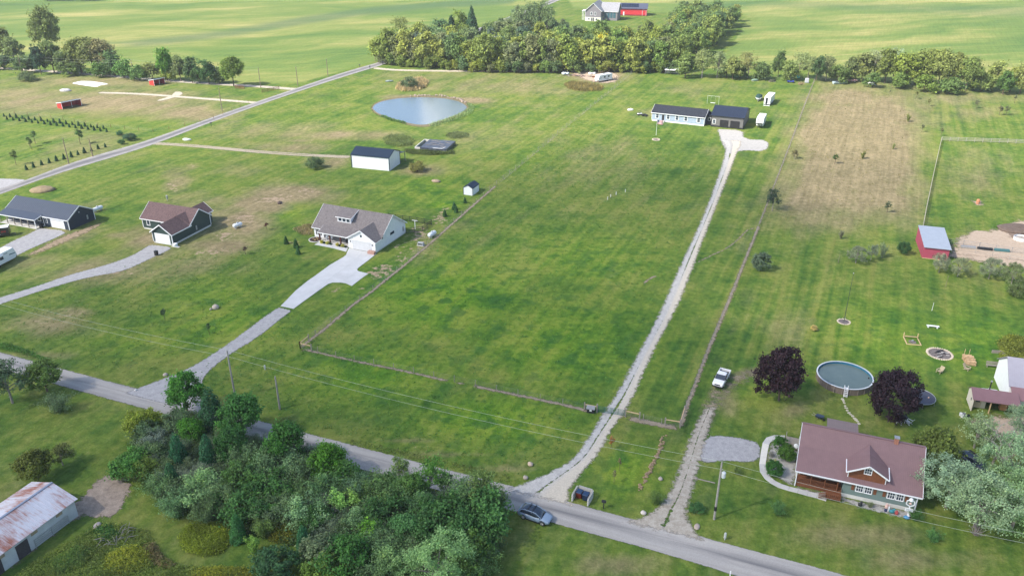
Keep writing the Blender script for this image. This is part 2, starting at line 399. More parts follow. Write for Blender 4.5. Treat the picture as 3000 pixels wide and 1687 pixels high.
    cs = t.noise(1.0, 7, .66, t.stretch(R(20), .007, .024, wadd.outputs[0])); ct = t.noise(1.0, 3, .55, t.stretch(R(14), .02, .5)); cb = t.noise(.0075, 3, .5)
    cv = t.math('ADD', t.math('MULTIPLY', cs, .62), t.math('ADD', t.math('MULTIPLY', cb, .30), t.math('MULTIPLY', ct, .16)))
    crop_c = t.ramp(cv, [(.38, (.062, .122, .036)), (.46, (.096, .165, .040)), (.53, (.142, .200, .048)), (.59, (.225, .244, .074)), (.68, (.37, .325, .13))])
    crop_c = t.mix(t.math('MULTIPLY', z2.outputs[2], .6), crop_c, (.062, .118, .060))
    col = t.mix(z1.outputs[2], col, crop_c)
    dark = t.mr(n_sm, .25, .60, .76, 1.06)
    fine = t.math('MULTIPLY', t.mr(n_f, .25, .75, .74, 1.26), t.math('MULTIPLY', dark, t.mr(n_str, .3, .7, .88, 1.12)))
    col = gain(t, col, fine)
    t.set(col, .95, 0, .08)
    t.bump(t.math('ADD', t.math('MULTIPLY', n_f, .35), n_sm), .55, .30)
    return tag(link('ground', me, t.m), 'mown grass, pasture and crop fields', kind='structure')
build_ground()

# ------------------------------------------------------------------ roads, drives, worn strips
def b_road(t, u):
    n = t.noise(.5, 6, .65, t.stretch(R(-21), .12, 1)); f = t.noise(9, 3, .7); l = t.noise(1, 4, .6, t.stretch(R(-21), .03, .8))
    c = t.ramp(n, [(.3, (.255, .243, .232)), (.5, (.325, .308, .29)), (.7, (.41, .385, .350))])
    mid = t.math('ABSOLUTE', t.math('SUBTRACT', u, .47))
    w = t.math('MULTIPLY', t.mr(mid, .0, .16, 1, 0), t.mr(l, .42, .6))
    c = t.mix(t.math('MULTIPLY', w, .9), c, (.14, .138, .142))
    tr = t.mr(t.math('ABSOLUTE', t.math('SUBTRACT', mid, .26)), .0, .11, .22, 0)
    c = t.mix(tr, c, (.46, .44, .41))
    return gain(t, c, t.mr(f, .25, .75, .84, 1.16)), None
def b_road2(t, u):
    n = t.noise(.4, 5, .6); f = t.noise(6, 3, .7); l = t.noise(1, 4, .6, t.stretch(R(52), .03, .5))
    c = t.ramp(n, [(.3, (.24, .23, .225)), (.7, (.33, .315, .30))])
    mid = t.math('ABSOLUTE', t.math('SUBTRACT', u, .5))
    w = t.math('MULTIPLY', t.mr(mid, .08, .34, 1, 0), t.mr(l, .3, .55, .35, 1))
    c = t.mix(t.math('MULTIPLY', w, .9), c, (.115, .115, .125))
    return gain(t, c, t.mr(f, .25, .75, .86, 1.14)), None
def b_gravel(lo, hi, grass_mid=0., warm=None):
    def f(t, u):
        n = t.noise(1.1, 6, .68); s = t.noise(7, 3, .75)
        c = t.ramp(n, [(.3, lo), (.7, hi)])
        if warm: c = t.mix(t.mr(u, .45, .62), c, warm)
        c = gain(t, c, t.mr(s, .25, .75, .74, 1.26)); thin = None
        if grass_mid:
            mid = t.math('ABSOLUTE', t.math('SUBTRACT', u, .47)); q = t.math('ADD', t.mr(t.noise(1.6, 6, .7), .3, .7, -.5, .5), t.mr(mid, .0, .12, .12, 1.3))
            q = t.math('ADD', q, t.mr(t.noise(.05, 2), .35, .65, .25, -grass_mid))
            thin = t.mr(q, .0, .22)
        return c, thin
    return f
ROAD = sheet_mat('chip_seal', b_road, .25, .3); ROAD2 = sheet_mat('worn_asphalt', b_road2, .3, .4)
GRAV = sheet_mat('grey_gravel', b_gravel((.27, .265, .27), (.40, .39, .39)), .3, .35, 1.8)
GRAVW = sheet_mat('white_gravel', b_gravel((.31, .30, .285), (.45, .43, .405)), .6, .6)
DRIVE = sheet_mat('two_track_gravel', b_gravel((.35, .338, .32), (.51, .49, .455), .55, (.50, .45, .37)), .6, .7)
DRIVE2 = sheet_mat('worn_track_gravel', b_gravel((.28, .245, .195), (.45, .41, .35), .5), .7, .7, 1.3)
TRACK = sheet_mat('pale_lane', b_gravel((.36, .32, .25), (.52, .46, .37), .25), .5, .5)
TRACK2 = sheet_mat('two_rut_lane', b_gravel((.30, .26, .19), (.36, .31, .235), .8), .4, .4)
DIRT = sheet_mat('bare_dirt', b_gravel((.19, .155, .11), (.32, .265, .20)), .4, .35)
SAND = sheet_mat('pale_sand', b_gravel((.36, .275, .205), (.47, .375, .285)), 1.8, 1.4, .5)
MUCK = sheet_mat('muck', b_gravel((.15, .11, .085), (.27, .20, .155)), 1.0, .8)
def b_worn(t, u):
    c = t.ramp(t.noise(1.3, 6, .68), [(.3, (.20, .165, .11)), (.7, (.34, .285, .205))]); return c, t.mr(t.noise(.55, 6, .7), .40, .62, .0, .85)
WORN = sheet_mat('worn_grass_dirt', b_worn, .8, 1.2)
ribbon('near_road', [(-900,800),(-260,965),(0,1031),(38,1041),(151,1071),(280,1106),(405,1138),(560,1180),(700,1216),(894,1267),(1056,1309),(1289,1370),(1493,1421),(1630,1456),(1692,1477),(1848,1519),(2016,1558),(2089,1581),(2250,1624),(2374,1656),(2486,1687),(2700,1750),(3400,1960),(4200,2200)],
       [(-900,835),(-260,1010),(0,1082),(186,1134),(419,1197),(560,1238),(700,1278),(860,1322),(1056,1375),(1136,1396),(1300,1442),(1499,1496),(1624,1534),(1747,1568),(1913,1612),(2113,1673),(2180,1696),(2400,1772),(3000,1990),(3700,2240)], ROAD, .060, margin=.4)
ribbon('country_road', [(-260,640),(0,554),(78,527),(204,478),(306,448),(408,420),(560,366),(750,299),(875,257),(1000,214),(1128,178),(1240,140),(1400,85),(1586,13),(1660,-20),(1800,-80)],
       [(-260,660),(0,571),(116,528),(204,499),(320,465),(445,427),(600,366),(750,312),(878,268),(1003,227),(1130,189),(1250,148),(1412,92),(1606,16),(1680,-16),(1820,-74)], ROAD2, .050, margin=.6, step=3)
ribbon('gravel_driveway', [(2104,408),(2120,420),(2126,446),(2082,574),(2047,659),(1995,769),(1966,833),(1919,942),(1864,1041),(1803,1157),(1762,1210),(1739,1256),(1683,1337),(1645,1366),(1565,1404),(1490,1428),(1450,1440)],
       [(2172,412),(2172,430),(2164,437),(2140,507),(2100,606),(2053,726),(2015,833),(1977,921),(1916,1029),(1861,1157),(1829,1218),(1794,1256),(1759,1328),(1704,1390),(1668,1440),(1672,1472),(1690,1495)], DRIVE, .066, margin=.9, step=1.0, m=16)
patch('gravel_pad', [(2100,378),(2180,382),(2178,408),(2256,411),(2248,446),(2172,440),(2150,455),(2128,448),(2110,412)], GRAVW, .040, step=.9)
ribbon('worn_driveway', [(2068,1185),(2048,1220),(2025,1262),(2001,1325),(1977,1401),(1946,1466),(1890,1512),(1820,1530),(1780,1530)], [(2102,1185),(2092,1220),(2082,1255),(2067,1310),(2054,1362),(2032,1443),(2010,1510),(2058,1578),(2110,1610)], DRIVE2, .066, margin=.7, step=1.0, m=14)
patch('parking_gravel', [(2041,1320),(2060,1290),(2086,1273),(2160,1280),(2233,1298),(2226,1357),(2119,1350),(2064,1358),(2042,1345)], GRAV, .050, step=.5)
ribbon('lawn_gravel_drive', [(822,896),(779,924),(748,947),(670,1006),(553,1082),(437,1124),(385,1145),(330,1150)], [(862,906),(823,936),(748,996),(684,1032),(611,1087),(590,1122),(590,1190),(600,1225)], GRAV, .066, margin=.4, step=1.0)
ribbon('green_house_drive', [(445,714),(431,722),(387,749),(320,774),(204,804),(102,840),(0,871),(-200,935)], [(512,721),(500,732),(431,763),(364,796),(262,812),(157,841),(0,892),(-200,962)], GRAV, .044, margin=.4)
patch('blue_house_drive', [(116,668),(205,677),(160,700),(100,725),(60,745),(0,775),(-60,800),(-80,760),(0,726),(38,705),(75,690)], GRAV, .044, step=.7)
patch('roadside_gravel', [(-120,520),(0,523),(60,525),(82,528),(40,547),(0,560),(-120,600)], GRAV, .040, step=1.2)
strip('farm_lane', [(-200,190),(0,200),(180,212),(396,229),(600,245),(750,253),(890,264)], 4.2, TRACK, .040, margin=.7, step=3)
strip('paddock_lane', [(283,272),(400,275),(524,284),(640,293),(770,303)], 3.2, TRACK, .040, margin=.7, step=2)
patch('paddock_turnaround', [(512,268),(536,270),(536,280),(470,298),(452,296),(500,282)], TRACK, .036, step=1.2)
strip('wood_lane', [(1090,199),(1120,203),(1172,207),(1330,209),(1500,209.5),(1660,206),(1760,215)], 4.0, TRACK, .040, margin=.8, step=3)
patch('camp_dirt', [(1640,202),(1750,202),(1815,215),(1812,240),(1770,246),(1720,238),(1690,222)], SAND, .036, step=1.5)
strip('barn_lane', [(420,420),(489,422),(620,432),(750,445),(895,455),(1032,461)], 3.0, TRACK2, .040, margin=.5, step=1.5, m=14)
# worn dirt under the fences
strip('fence_dirt', [(878,1022),(913,1028),(1026,1055),(1187,1087),(1320,1118)], .9, DIRT, .030, margin=.5, step=.7)
strip('fence_dirt', [(1378,1128),(1500,1154),(1640,1183),(1712,1201),(1752,1208)], 1.0, DIRT, .030, margin=.5, step=.7)
strip('fence_dirt', [(1834,1222),(1890,1236),(1948,1247),(1996,1256)], 1.5, DIRT, .030, margin=.5, step=.7)
strip('fence_dirt', [(878,1022),(907,997),(939,974),(983,936),(1035,892),(1096,849),(1108,838),(1200,765),(1297,681),(1375,612),(1454,543)], 1.0, DIRT, .032, margin=.5, step=.8)
strip('fence_dirt', [(1996,1256),(2003,1213),(2039,1122),(2073,1029),(2105,956),(2149,849),(2176,780),(2212,690),(2224,660)], .95, DIRT, .032, margin=.5, step=.8)
strip('fence_dirt', [(2224,660),(2240,618),(2317,419),(2352,320),(2390,226)], .6, DIRT, .031, margin=.5, step=.8)
strip('fence_dirt', [(1454,543),(1545,469),(1631,396),(1720,323),(1806,254),(1856,211)], .35, TRACK, .031, margin=.4, step=1.5)
patch('worn_dirt', [(2022,1262),(2050,1195),(2075,1140),(2100,1110),(2150,1088),(2205,1070),(2275,1080),(2265,1104),(2170,1130),(2128,1175),(2092,1250),(2060,1275)], WORN, .027, step=.5)
strip('fence_dirt', [(1316,1117),(1350,1123),(1380,1129)], .4, DIRT, .029, margin=.4, step=.7)
# eroded ditch tracks, sand at the paddock, muck by the rusty barn
strip('erosion_gully', [(2040,770),(2085,748),(2130,728),(2165,700),(2190,672),(2218,668)], .5, DIRT, .028, margin=.6, step=.7)
strip('erosion_gully', [(1880,836),(1905,815),(1925,806)], .7, DIRT, .028, margin=.5, step=.7)
patch('paddock_sand', [(2776,742),(2800,700),(2850,672),(2900,676),(2940,660),(3000,640),(3150,660),(3150,790),(3000,778),(2900,768),(2790,762)], SAND, .030, step=.8)
patch('muck_pile_ground', [(2940,668),(2975,660),(3010,662),(3100,690),(3060,715),(2990,712),(2950,690)], MUCK, .034, step=.8)
patch('sand_track', [(2760,752),(2900,772),(3000,790),(3150,812),(3150,775),(3000,760),(2800,740)], SAND, .033, step=.7)
patch('barnyard_mud', [(222,1470),(262,1432),(290,1402),(320,1388),(360,1402),(388,1412),(376,1450),(368,1478),(330,1520),(290,1520),(262,1512),(232,1512),(110,1600),(40,1668),(24,1664),(120,1580)], sheet_mat('barnyard_mud', b_gravel((.21, .165, .13), (.38, .31, .25)), 1.0, .5, .8), .030, step=.5)
patch('bank_soil', [(190,688),(250,668),(300,650),(292,664),(240,690),(180,715),(110,745),(70,752),(110,728)], sheet_mat('bank_soil', b_gravel((.22, .16, .10), (.36, .28, .19)), 1.3, .9), .030, step=.7)
patch('flower_bed_gravel', [(2325,1424),(2420,1444),(2480,1458),(2570,1476),(2650,1494),(2680,1500),(2674,1524),(2600,1508),(2500,1483),(2476,1470),(2420,1462),(2330,1440)], GRAVW, .030, step=.35)
patch('side_bed_gravel', [(2256,1302),(2290,1290),(2345,1300),(2330,1420),(2322,1424),(2280,1405),(2252,1370),(2246,1340)], GRAVW, .026, step=.4)
patch('shed_yard_gravel', [(2835,1230),(2900,1215),(3050,1200),(3100,1260),(3000,1300),(2900,1275)], SAND, .026, step=.6)

# pond
pond_px = [(1091,318),(1098,306),(1125,296),(1165,289),(1210,286),(1260,286),(1310,290),(1345,298),(1366,310),(1368,320),(1352,332),(1320,344),(1290,354),(1262,364),(1230,367),(1196,361),(1165,352),(1130,341),(1105,332)]
t = NT('pond_water'); t.set((.10, .145, .19), .13, 0, .5)
b_ = t.noise(1.0, 3, .5, t.stretch(0, .5, 2.0)); t.bump(b_, .06, .02)
t.b.inputs['IOR'].default_value = 2.4
POND = t.m
q = smooth_line([g(*p) for p in pond_px + pond_px[:1]], 2)[:-1]
tag(MB().prism([(v.x, v.y) for v in q], -.3, .035, 'z').obj('pond', POND), 'oval farm pond reflecting blue sky and cloud', kind='structure')
patch('pond_bank', [(1084,319),(1092,304),(1122,292),(1164,285),(1210,281),(1262,281),(1314,284),(1352,292),(1376,307),(1376,322),(1356,337),(1322,350),(1292,361),(1262,372),(1228,374),(1190,367),(1160,357),(1122,345),(1096,333)],
      sheet_mat('pond_bank', b_gravel((.11, .095, .05), (.20, .165, .095)), .5, .6), .022, step=1.0)

# ------------------------------------------------------------------ clouds: one stands over the near fields and shades them, others ahead mirror in the pond
def cloud(name, c, rad, mat, n=26, seed=1, flat_=.35, label=None):
    rn = random.Random(seed); b = MB()
    for i in range(n):
        a = rn.uniform(0, 2*math.pi); k = math.sqrt(rn.random())
        r = rn.uniform(.22, .42)*(1.15-k*.7)
        b.ball((rad[0]*k*math.cos(a), rad[1]*k*math.sin(a), rad[2]*(r*.6)), 1, 14, 8, (rad[0]*r, rad[1]*r, rad[2]*r*1.8), .06, seed+i)
    return tag(b.obj(name, mat, None, c, smooth=True), label, kind='structure')
def cloud_bank(name, c, rx, ry, T, mat, seed=3, nr=26, na=72, label=None):
    rn = np.random.RandomState(seed); ph = rn.uniform(0, 6.28, 12); am = rn.uniform(.4, 1, 12)
    def edge(a): return 1 + .10*am[0]*math.sin(2*a+ph[0]) + .09*am[1]*math.sin(3*a+ph[1]) + .06*am[2]*math.sin(5*a+ph[2]) + .04*am[3]*math.sin(9*a+ph[3])
    V = [(0, 0, T*.7), (0, 0, -T*.3)]; F = []
    for i in range(1, nr+1):
        r = i/nr
        for j in range(na):
            a = 2*math.pi*j/na; e = edge(a); x, y = rx*r*e*math.cos(a), ry*r*e*math.sin(a)
            lump = .72 + .28*(math.sin(x/38+ph[4])*math.sin(y/33+ph[5]) + .6*math.sin(x/17+ph[6]+y/29)*math.sin(y/15+ph[7]))
            th = T*max(0, 1-r**2)**1.25*lump if i < nr else 0.02
            V += [(x, y, th*.7), (x, y, -th*.3)]
    def ix(i, j, s): return 2 + ((i-1)*na + j % na)*2 + s
    for j in range(na):
        F += [(0, ix(1, j, 0), ix(1, j+1, 0)), (1, ix(1, j+1, 1), ix(1, j, 1))]
        for i in range(1, nr):
            F += [(ix(i, j, 0), ix(i+1, j, 0), ix(i+1, j+1, 0), ix(i, j+1, 0)), (ix(i, j, 1), ix(i, j+1, 1), ix(i+1, j+1, 1), ix(i+1, j, 1))]
        F.append((ix(nr, j, 0), ix(nr, j, 1), ix(nr, j+1, 1), ix(nr, j+1, 0)))
    me = bpy.data.meshes.new(name); me.from_pydata(V, [], F); me.update()
    return tag(link(name, me, mat, None, c), label, kind='structure')
t = NT('cloud_vapour'); t.t.nodes.remove(t.b)
pv = t.n('VolumeScatter'); pv.inputs['Color'].default_value = (.97, .97, .97, 1); pv.inputs['Density'].default_value = .0062; pv.inputs['Anisotropy'].default_value = .3
t.l(pv.outputs[0], t.out.inputs['Volume'])
VAP = t.m
def over(x, y, alt): k = alt/math.tan(SUN_EL); return (x - k*math.cos(SUN_TO), y - k*math.sin(SUN_TO), alt)
cloud_bank('cloud', over(-72, 60, 620), 165, 122, 150, VAP, 5, label='grey fair weather cloud drifting over the near fields')
t = NT('thin_cloud_vapour'); t.t.nodes.remove(t.b)
pv = t.n('VolumeScatter'); pv.inputs['Color'].default_value = (.97, .97, .97, 1); pv.inputs['Density'].default_value = .0062; pv.inputs['Anisotropy'].default_value = .3
t.l(pv.outputs[0], t.out.inputs['Volume'])
cloud_bank('cloud', over(-40, 128, 860), 235, 158, 150, t.m, 8, label='thin veil of cloud drifting over the middle fields')
CLW = M('cloud_white', (.86, .87, .9), .95, .05, .02, spec=0, fine=.05)
cloud('cloud', (40, 3200, 690), (430, 300, 210), CLW, 30, 7, label='white cumulus cloud beyond the fields')
cloud('cloud', (-1500, 4200, 1250), (700, 420, 240), CLW, 26, 17, label='white cumulus cloud low over the far crops')

# thin summer haze filling the air over the whole place
t = NT('thin_haze'); t.t.nodes.remove(t.b); pv = t.n('VolumePrincipled'); pv.inputs['Color'].default_value = (.95, .97, 1.0, 1); pv.inputs['Density'].default_value = .00016; pv.inputs['Anisotropy'].default_value = .2
t.l(pv.outputs[0], t.out.inputs['Volume'])
tag(MB().box(-4100, 4100, -700, 5100, -1.3, 82).obj('haze', t.m), 'thin pale haze over the fields', kind='stuff')
# ------------------------------------------------------------------ building kit (local axes: x along the front, y into the building)
WHITE = M('white_trim', (.74, .75, .77), .6, .05); GLASS = M('window_glass', (.03, .045, .07), .12, .15, spec=.6)
WOODD = M('stained_wood', (.17, .065, .030), .7, .22, 4); WOODL = M('raw_lumber', (.50, .36, .21), .8, .15, 4); WOODG = M('grey_wood', (.27, .24, .21), .85, .2, 4)
CONC = M('concrete', (.50, .485, .46), .85, .12, .5); CONCW = M('new_concrete', (.49, .495, .50), .8, .09, .35)
BLACK = M('black_plastic', (.018, .020, .024), .5, .2); STEEL = M('galvanised', (.38, .39, .40), .45, .15, 3, metal=.5)
FOUND = M('foundation', (.58, .57, .54), .85, .1)
def gable(p, x0, x1, y0, y1, eave, ridge, wm, rm, ov=.4, rk=.35, ry=None, z0=0., trim=None, th=.12, ax='x', names=('wall', 'roof', 'fascia'), rib=0):
    """pitched-roof block; ridge along x (or y when ax='y')"""
    ry = (y0+y1)/2 if ry is None else ry
    MB().prism([(y0, z0), (y1, z0), (y1, eave), (ry, ridge-.03), (y0, eave)], x0, x1, 'x').obj(names[0], wm, p) if ax == 'x' else \
        MB().prism([(y0, z0), (y1, z0), (y1, eave), (ry, ridge-.03), (y0, eave)], x0, x1, 'y').obj(names[0], wm, p)
    sf = (ridge-eave)/(ry-y0); sb = (ridge-eave)/(y1-ry)
    X0, X1 = x0-rk, x1+rk; ef = (y0-ov, eave-ov*sf+.02); eb = (y1+ov, eave-ov*sb+.02); r = (ry, ridge+.02)
    def Q(x, q): return (x, q[0], q[1]) if ax == 'x' else (q[0], x, q[1])
    b = MB(); b.slab(Q(X0, ef), Q(X1, ef), Q(X1, r), Q(X0, r), th); b.slab(Q(X0, r), Q(X1, r), Q(X1, eb), Q(X0, eb), th)
    if rib:
        k = int((X1-X0)/rib)
        for i in range(1, k):
            x = X0 + (X1-X0)*i/k
            for e in (ef, eb): b.bar(Q(x, (e[0], e[1]+th+.015)), Q(x, (r[0], r[1]+th+.015)), .05, .04)
    ro = b.obj(names[1], rm, p)
    if trim:
        f = MB(); u = .03
        for e in (ef, eb): f.bar(Q(X0-u, (e[0], e[1]+.02)), Q(X1+u, (e[0], e[1]+.02)), .06, .22)
        for x in (X0-u, X1+u):
            for e in (ef, eb): f.bar(Q(x, (e[0], e[1]+.03)), Q(x, (r[0], r[1]+.03)), .05, .24)
        f.obj(names[2], trim, p)
    return ro
def window(p, x, z, w, h, y, face='f', frame=None, mull=(1, 1), fw=.09, glass=None):
    """face f = front (-y), r = right (+x), l = left (-x); x is the along-wall centre"""
    def T(a, d, zz): return {'f': (a, y-d, zz), 'r': (y+d, a, zz), 'l': (y-d, a, zz)}[face]
    b = MB(); x0, x1, z0, z1 = x-w/2, x+w/2, z-h/2, z+h/2
    up = {'f': (0, 1, 0), 'r': (1, 0, 0), 'l': (1, 0, 0)}[face]
    for a, c in (((x0-fw/2, z0), (x0-fw/2, z1)), ((x1+fw/2, z0), (x1+fw/2, z1))): b.bar(T(a[0], .03, a[1]), T(c[0], .03, c[1]), fw, .10, up)
    for zz in (z0-fw/2, z1+fw/2): b.bar(T(x0-fw, .034, zz), T(x1+fw, .034, zz), .10, fw)
    for i in range(1, mull[0]): b.bar(T(x0+w*i/mull[0], .03, z0), T(x0+w*i/mull[0], .03, z1), .05, .04, up)
    for i in range(1, mull[1]): b.bar(T(x0, .028, z0+h*i/mull[1]), T(x1, .028, z0+h*i/mull[1]), .04, .05)
    o = b.obj('window', frame or WHITE, p)
    MB().add([T(x0, .015, z0), T(x1, .015, z0), T(x1, .015, z1), T(x0, .015, z1)] + [T(x0, -.02, z0), T(x1, -.02, z0), T(x1, -.02, z1), T(x0, -.02, z1)],
             [(0,1,2,3),(7,6,5,4),(0,4,5,1),(1,5,6,2),(2,6,7,3),(3,7,4,0)]).obj('pane', glass or GLASS, o)
    return o
def garage_door(p, x0, x1, z1, y, mat, z0=.06, rows=4, cols=4, frame=None):
    b = MB(); h = (z1-z0)/rows
    for i in range(rows):
        b.box(x0, x1, y-.05, y+.02, z0+h*i+.015, z0+h*(i+1)-.015)
        for j in range(cols):
            w = (x1-x0)/cols; b.box(x0+w*j+.12, x0+w*(j+1)-.12, y-.07, y-.04, z0+h*i+.1, z0+h*(i+1)-.1)
    b.box(x0+.01, x1-.01, y-.03, y+.02, z0, z1)
    d = b.obj('garage_door', mat, p)
    f = MB(); f.box(x0-.12, x0-.003, y-.09, y+.02, z0, z1+.12); f.box(x1+.003, x1+.12, y-.09, y+.02, z0, z1+.12); f.box(x0-.003, x1+.003, y-.09, y+.02, z1+.003, z1+.12)
    f.obj('door_frame', frame or WHITE, d)
    return d
def corner_boards(p, pts, z0, z1, mat, w=.16):
    for x, y in pts: MB().box(x-w/2, x+w/2, y-w/2, y+w/2, z0, z1).obj('corner_trim', mat, p)
def root(name, px, ang, label, cat='house', group=None):
    v = g(*px); return empty(name, (v.x, v.y, 0), R(ang), label, cat, group)

# ---- maroon-roofed cottage, bottom right
SIDE_G = lines_mat('sage_siding', (.155, .215, .20), .16, 2, .25); ROOF_M = lines_mat('maroon_metal', (.215, .135, .138), .23, 0, .22, .5, .1)
h = root('cottage', (2326,1422), -20.8, 'sage green cottage with maroon metal roof, front dormer and wooden porch')
L = 15.6; PX0 = 6.2
MB().box(PX0, L, .02, 11.6, .0, .62).obj('foundation', FOUND, h); MB().box(.0, PX0, 2.2, 11.6, .0, .62).obj('foundation', FOUND, h)
MB().box(PX0, L-.0, 0, 11.55, .622, 2.85).obj('wall', SIDE_G, h); MB().box(.05, PX0-.003, 2.25, 11.55, .622, 2.85).obj('wall', SIDE_G, h)
for x in (0.08, L-.08): MB().prism([(.25, 2.86), (11.3, 2.86), (5.9, 6.55)], x-.06, x+.06, 'x').obj('gable_wall', SIDE_G, h)
b = MB(); e0, m0, r0, k0 = (-.45, 2.78), (3.1, 4.75), (5.9, 6.75), (11.9, 2.9); X0, X1 = -.15, L+.45
for a, c in ((e0, m0), (m0, r0), (r0, k0)): b.slab((X0, *a), (X1, *a), (X1, *c), (X0, *c), .1)
for i in range(1, 68):
    x = X0 + (X1-X0)*i/68
    for a, c in ((e0, m0), (m0, r0)): b.bar((x, a[0], a[1]+.115), (x, c[0], c[1]+.115), .035, .03)
roof = b.obj('roof', ROOF_M, h)
MB().bar((X0, 5.9, 6.87), (X1, 5.9, 6.87), .35, .06).obj('ridge_cap', ROOF_M, roof)
b = MB(); b.bar((X0, -.5, 2.86), (X1, -.5, 2.86), .12, .16)
b.bar((X0-.03, -.45, 2.84), (X0-.03, 3.1, 4.80), .05, .2); b.bar((X0-.03, 3.1, 4.80), (X0-.03, 5.9, 6.8), .05, .2); b.bar((X1+.03, -.45, 2.84), (X1+.03, 3.1, 4.8), .05, .2); b.bar((X1+.03, 3.1, 4.80), (X1+.03, 5.9, 6.8), .05, .2)
b.obj('gutter', WHITE, roof)
for x in (.08, L-.06): MB().bar((x, -.42, 2.75), (x, -.04, 2.5), .1).bar((x, -.06, 2.5), (x, -.06, .1), .13).obj('downspout', WHITE, h)
for xs in ((8.35, 9.45), (12.35, 13.45)):
    for x in xs: window(h, x, 2.02, .82, 1.05, 0, mull=(3, 2), fw=.11)
    for x in (xs[0]-.86, xs[1]+.86): MB().box(x-.2, x+.2, -.05, 0, 1.5, 2.55).obj('shutter', WOODD, h)
# dormer
D0, D1 = 6.35, 11.55; cx = (D0+D1)/2; dy = .28; ez, az = 4.5, 6.05; sd_ = (az-ez)/(cx-D0)
dw = MB().prism([(D0+.3, 3.2), (D1-.3, 3.2), (D1-.3, ez+.3*sd_-.02), (cx, az-.02), (D0+.3, ez+.3*sd_-.02)], dy, dy+3.2, 'y').obj('dormer', WOODD, h)
b = MB(); b.slab((D0-.1, dy-.65, ez-.06), (cx, dy-.65, az), (cx, 5.1, az), (D0-.1, 2.65, ez-.06), .08); b.slab((cx, dy-.65, az), (D1+.1, dy-.65, ez-.06), (D1+.1, 2.65, ez-.06), (cx, 5.1, az), .08)
for k in range(1, 12):
    f_ = k/12; yb_ = dy-.65+f_*(2.65-dy+.65)
    b.bar((D0-.1, yb_, ez+.03), (cx, yb_, az+.09), .03); b.bar((D1+.1, yb_, ez+.03), (cx, yb_, az+.09), .03)
b.obj('dormer_roof', ROOF_M, dw)
for sx, x in ((1, D0-.13), (-1, D1+.13)):
    b = MB(); b.bar((x, dy-.68, ez-.04), (cx, dy-.68, az+.02), .06, .2); b.bar((x, dy-.65, ez), (x, 2.7, ez), .12); b.bar((x, dy-.6, ez-.03), (x+.35*sx, dy-.05, ez-.35), .09); b.bar((x+.35*sx, dy-.05, ez-.35), (x+.35*sx, dy-.05, 3.35), .09)
    b.obj('dormer_trim', WHITE, dw)
window(dw, cx, 4.85, .80, .85, dy, mull=(3, 2), fw=.1)
b = MB(); b.box(12.0, 12.55, 5.5, 6.05, 6.3, 7.5); ch = b.obj('chimney', M('red_brick', (.33, .15, .10), .9, .25, 9), h); MB().box(11.93, 12.62, 5.43, 6.12, 7.503, 7.62).obj('chimney_cap', STEEL, ch)
b = MB(); b.slab((3.6, 11.7, 3.0), (8.0, 11.7, 3.0), (8.0, 15.0, 2.55), (3.6, 15.0, 2.55), .09)
for i in range(19): x = 3.6+4.4*i/18; b.bar((x, 11.7, 3.12), (x, 15.0, 2.67), .03)
b.obj('rear_porch_roof', lines_mat('taupe_metal', (.25, .185, .175), .23, 0, .2, .5, .1), h)
for x in (3.8, 7.8): MB().box(x-.07, x+.07, 14.6, 14.74, .0, 2.6).obj('porch_post', WOODG, h)
MB().box(3.6, 12.5, 11.7, 15.2, .0, .12).obj('rear_patio', CONC, h)
# porch
po = MB().box(.1, PX0-.1, .12, 2.2, .50, .60).obj('porch_floor', WOODD, h)
b = MB()
for i in range(24): b.box(.1+i*.253, .1+i*.253+.235, .10, .14, .05, .50)
b.obj('porch_skirt', WOODD, po)
for x in (.2, 2.05, 3.9, 5.55): MB().box(x-.07, x+.07, .14, .28, .6, 2.85).obj('porch_post', WOODD, po)
for x0, x1 in ((.27, 1.98), (2.12, 3.83), (3.97, 5.48)):
    b = MB(); b.bar((x0, .2, 1.5), (x1, .2, 1.5), .09, .06); b.bar((x0, .2, .72), (x1, .2, .72), .06)
    n = int((x1-x0)/.15)
    for i in range(1, n): x = x0+(x1-x0)*i/n; b.bar((x, .2, .72), (x, .2, 1.5), .045)
    b.obj('railing', WOODD, po)
MB().box(.6, 1.6, 2.1, 2.24, .62, 2.5).obj('door', M('dark_door', (.03, .028, .03), .6, .2), h); window(h, 3.4, 1.9, 1.2, 1.1, 2.25, mull=(2, 1))
st = MB().box(4.2, 6.1, -1.75, .1, .40, .50).obj('landing', WOODD, po)
b = MB()
for i in range(3): b.box(3.3+i*.3, 3.6+i*.3, -1.65, -.35, .0, .13+.13*i)
b.obj('steps', WOODG, st)
for (xa, ya, xb, yb) in ((4.2, -1.7, 6.1, -1.7), (6.05, -1.7, 6.05, -.1), (3.3, -1.7, 4.2, -1.7)):
    b = MB(); lo = 0 if xa > 3.5 else -.4
    b.bar((xa, ya, 1.35+lo), (xb, yb, 1.35), .08, .06); b.bar((xa, ya, .62+lo), (xb, yb, .62), .06)
    for i in range(9): k = i/8; b.bar((xa+(xb-xa)*k, ya+(yb-ya)*k, .6+lo*(1-k)), (xa+(xb-xa)*k, ya+(yb-ya)*k, 1.35+lo*(1-k)), .045)
    b.obj('railing', WOODD, st)
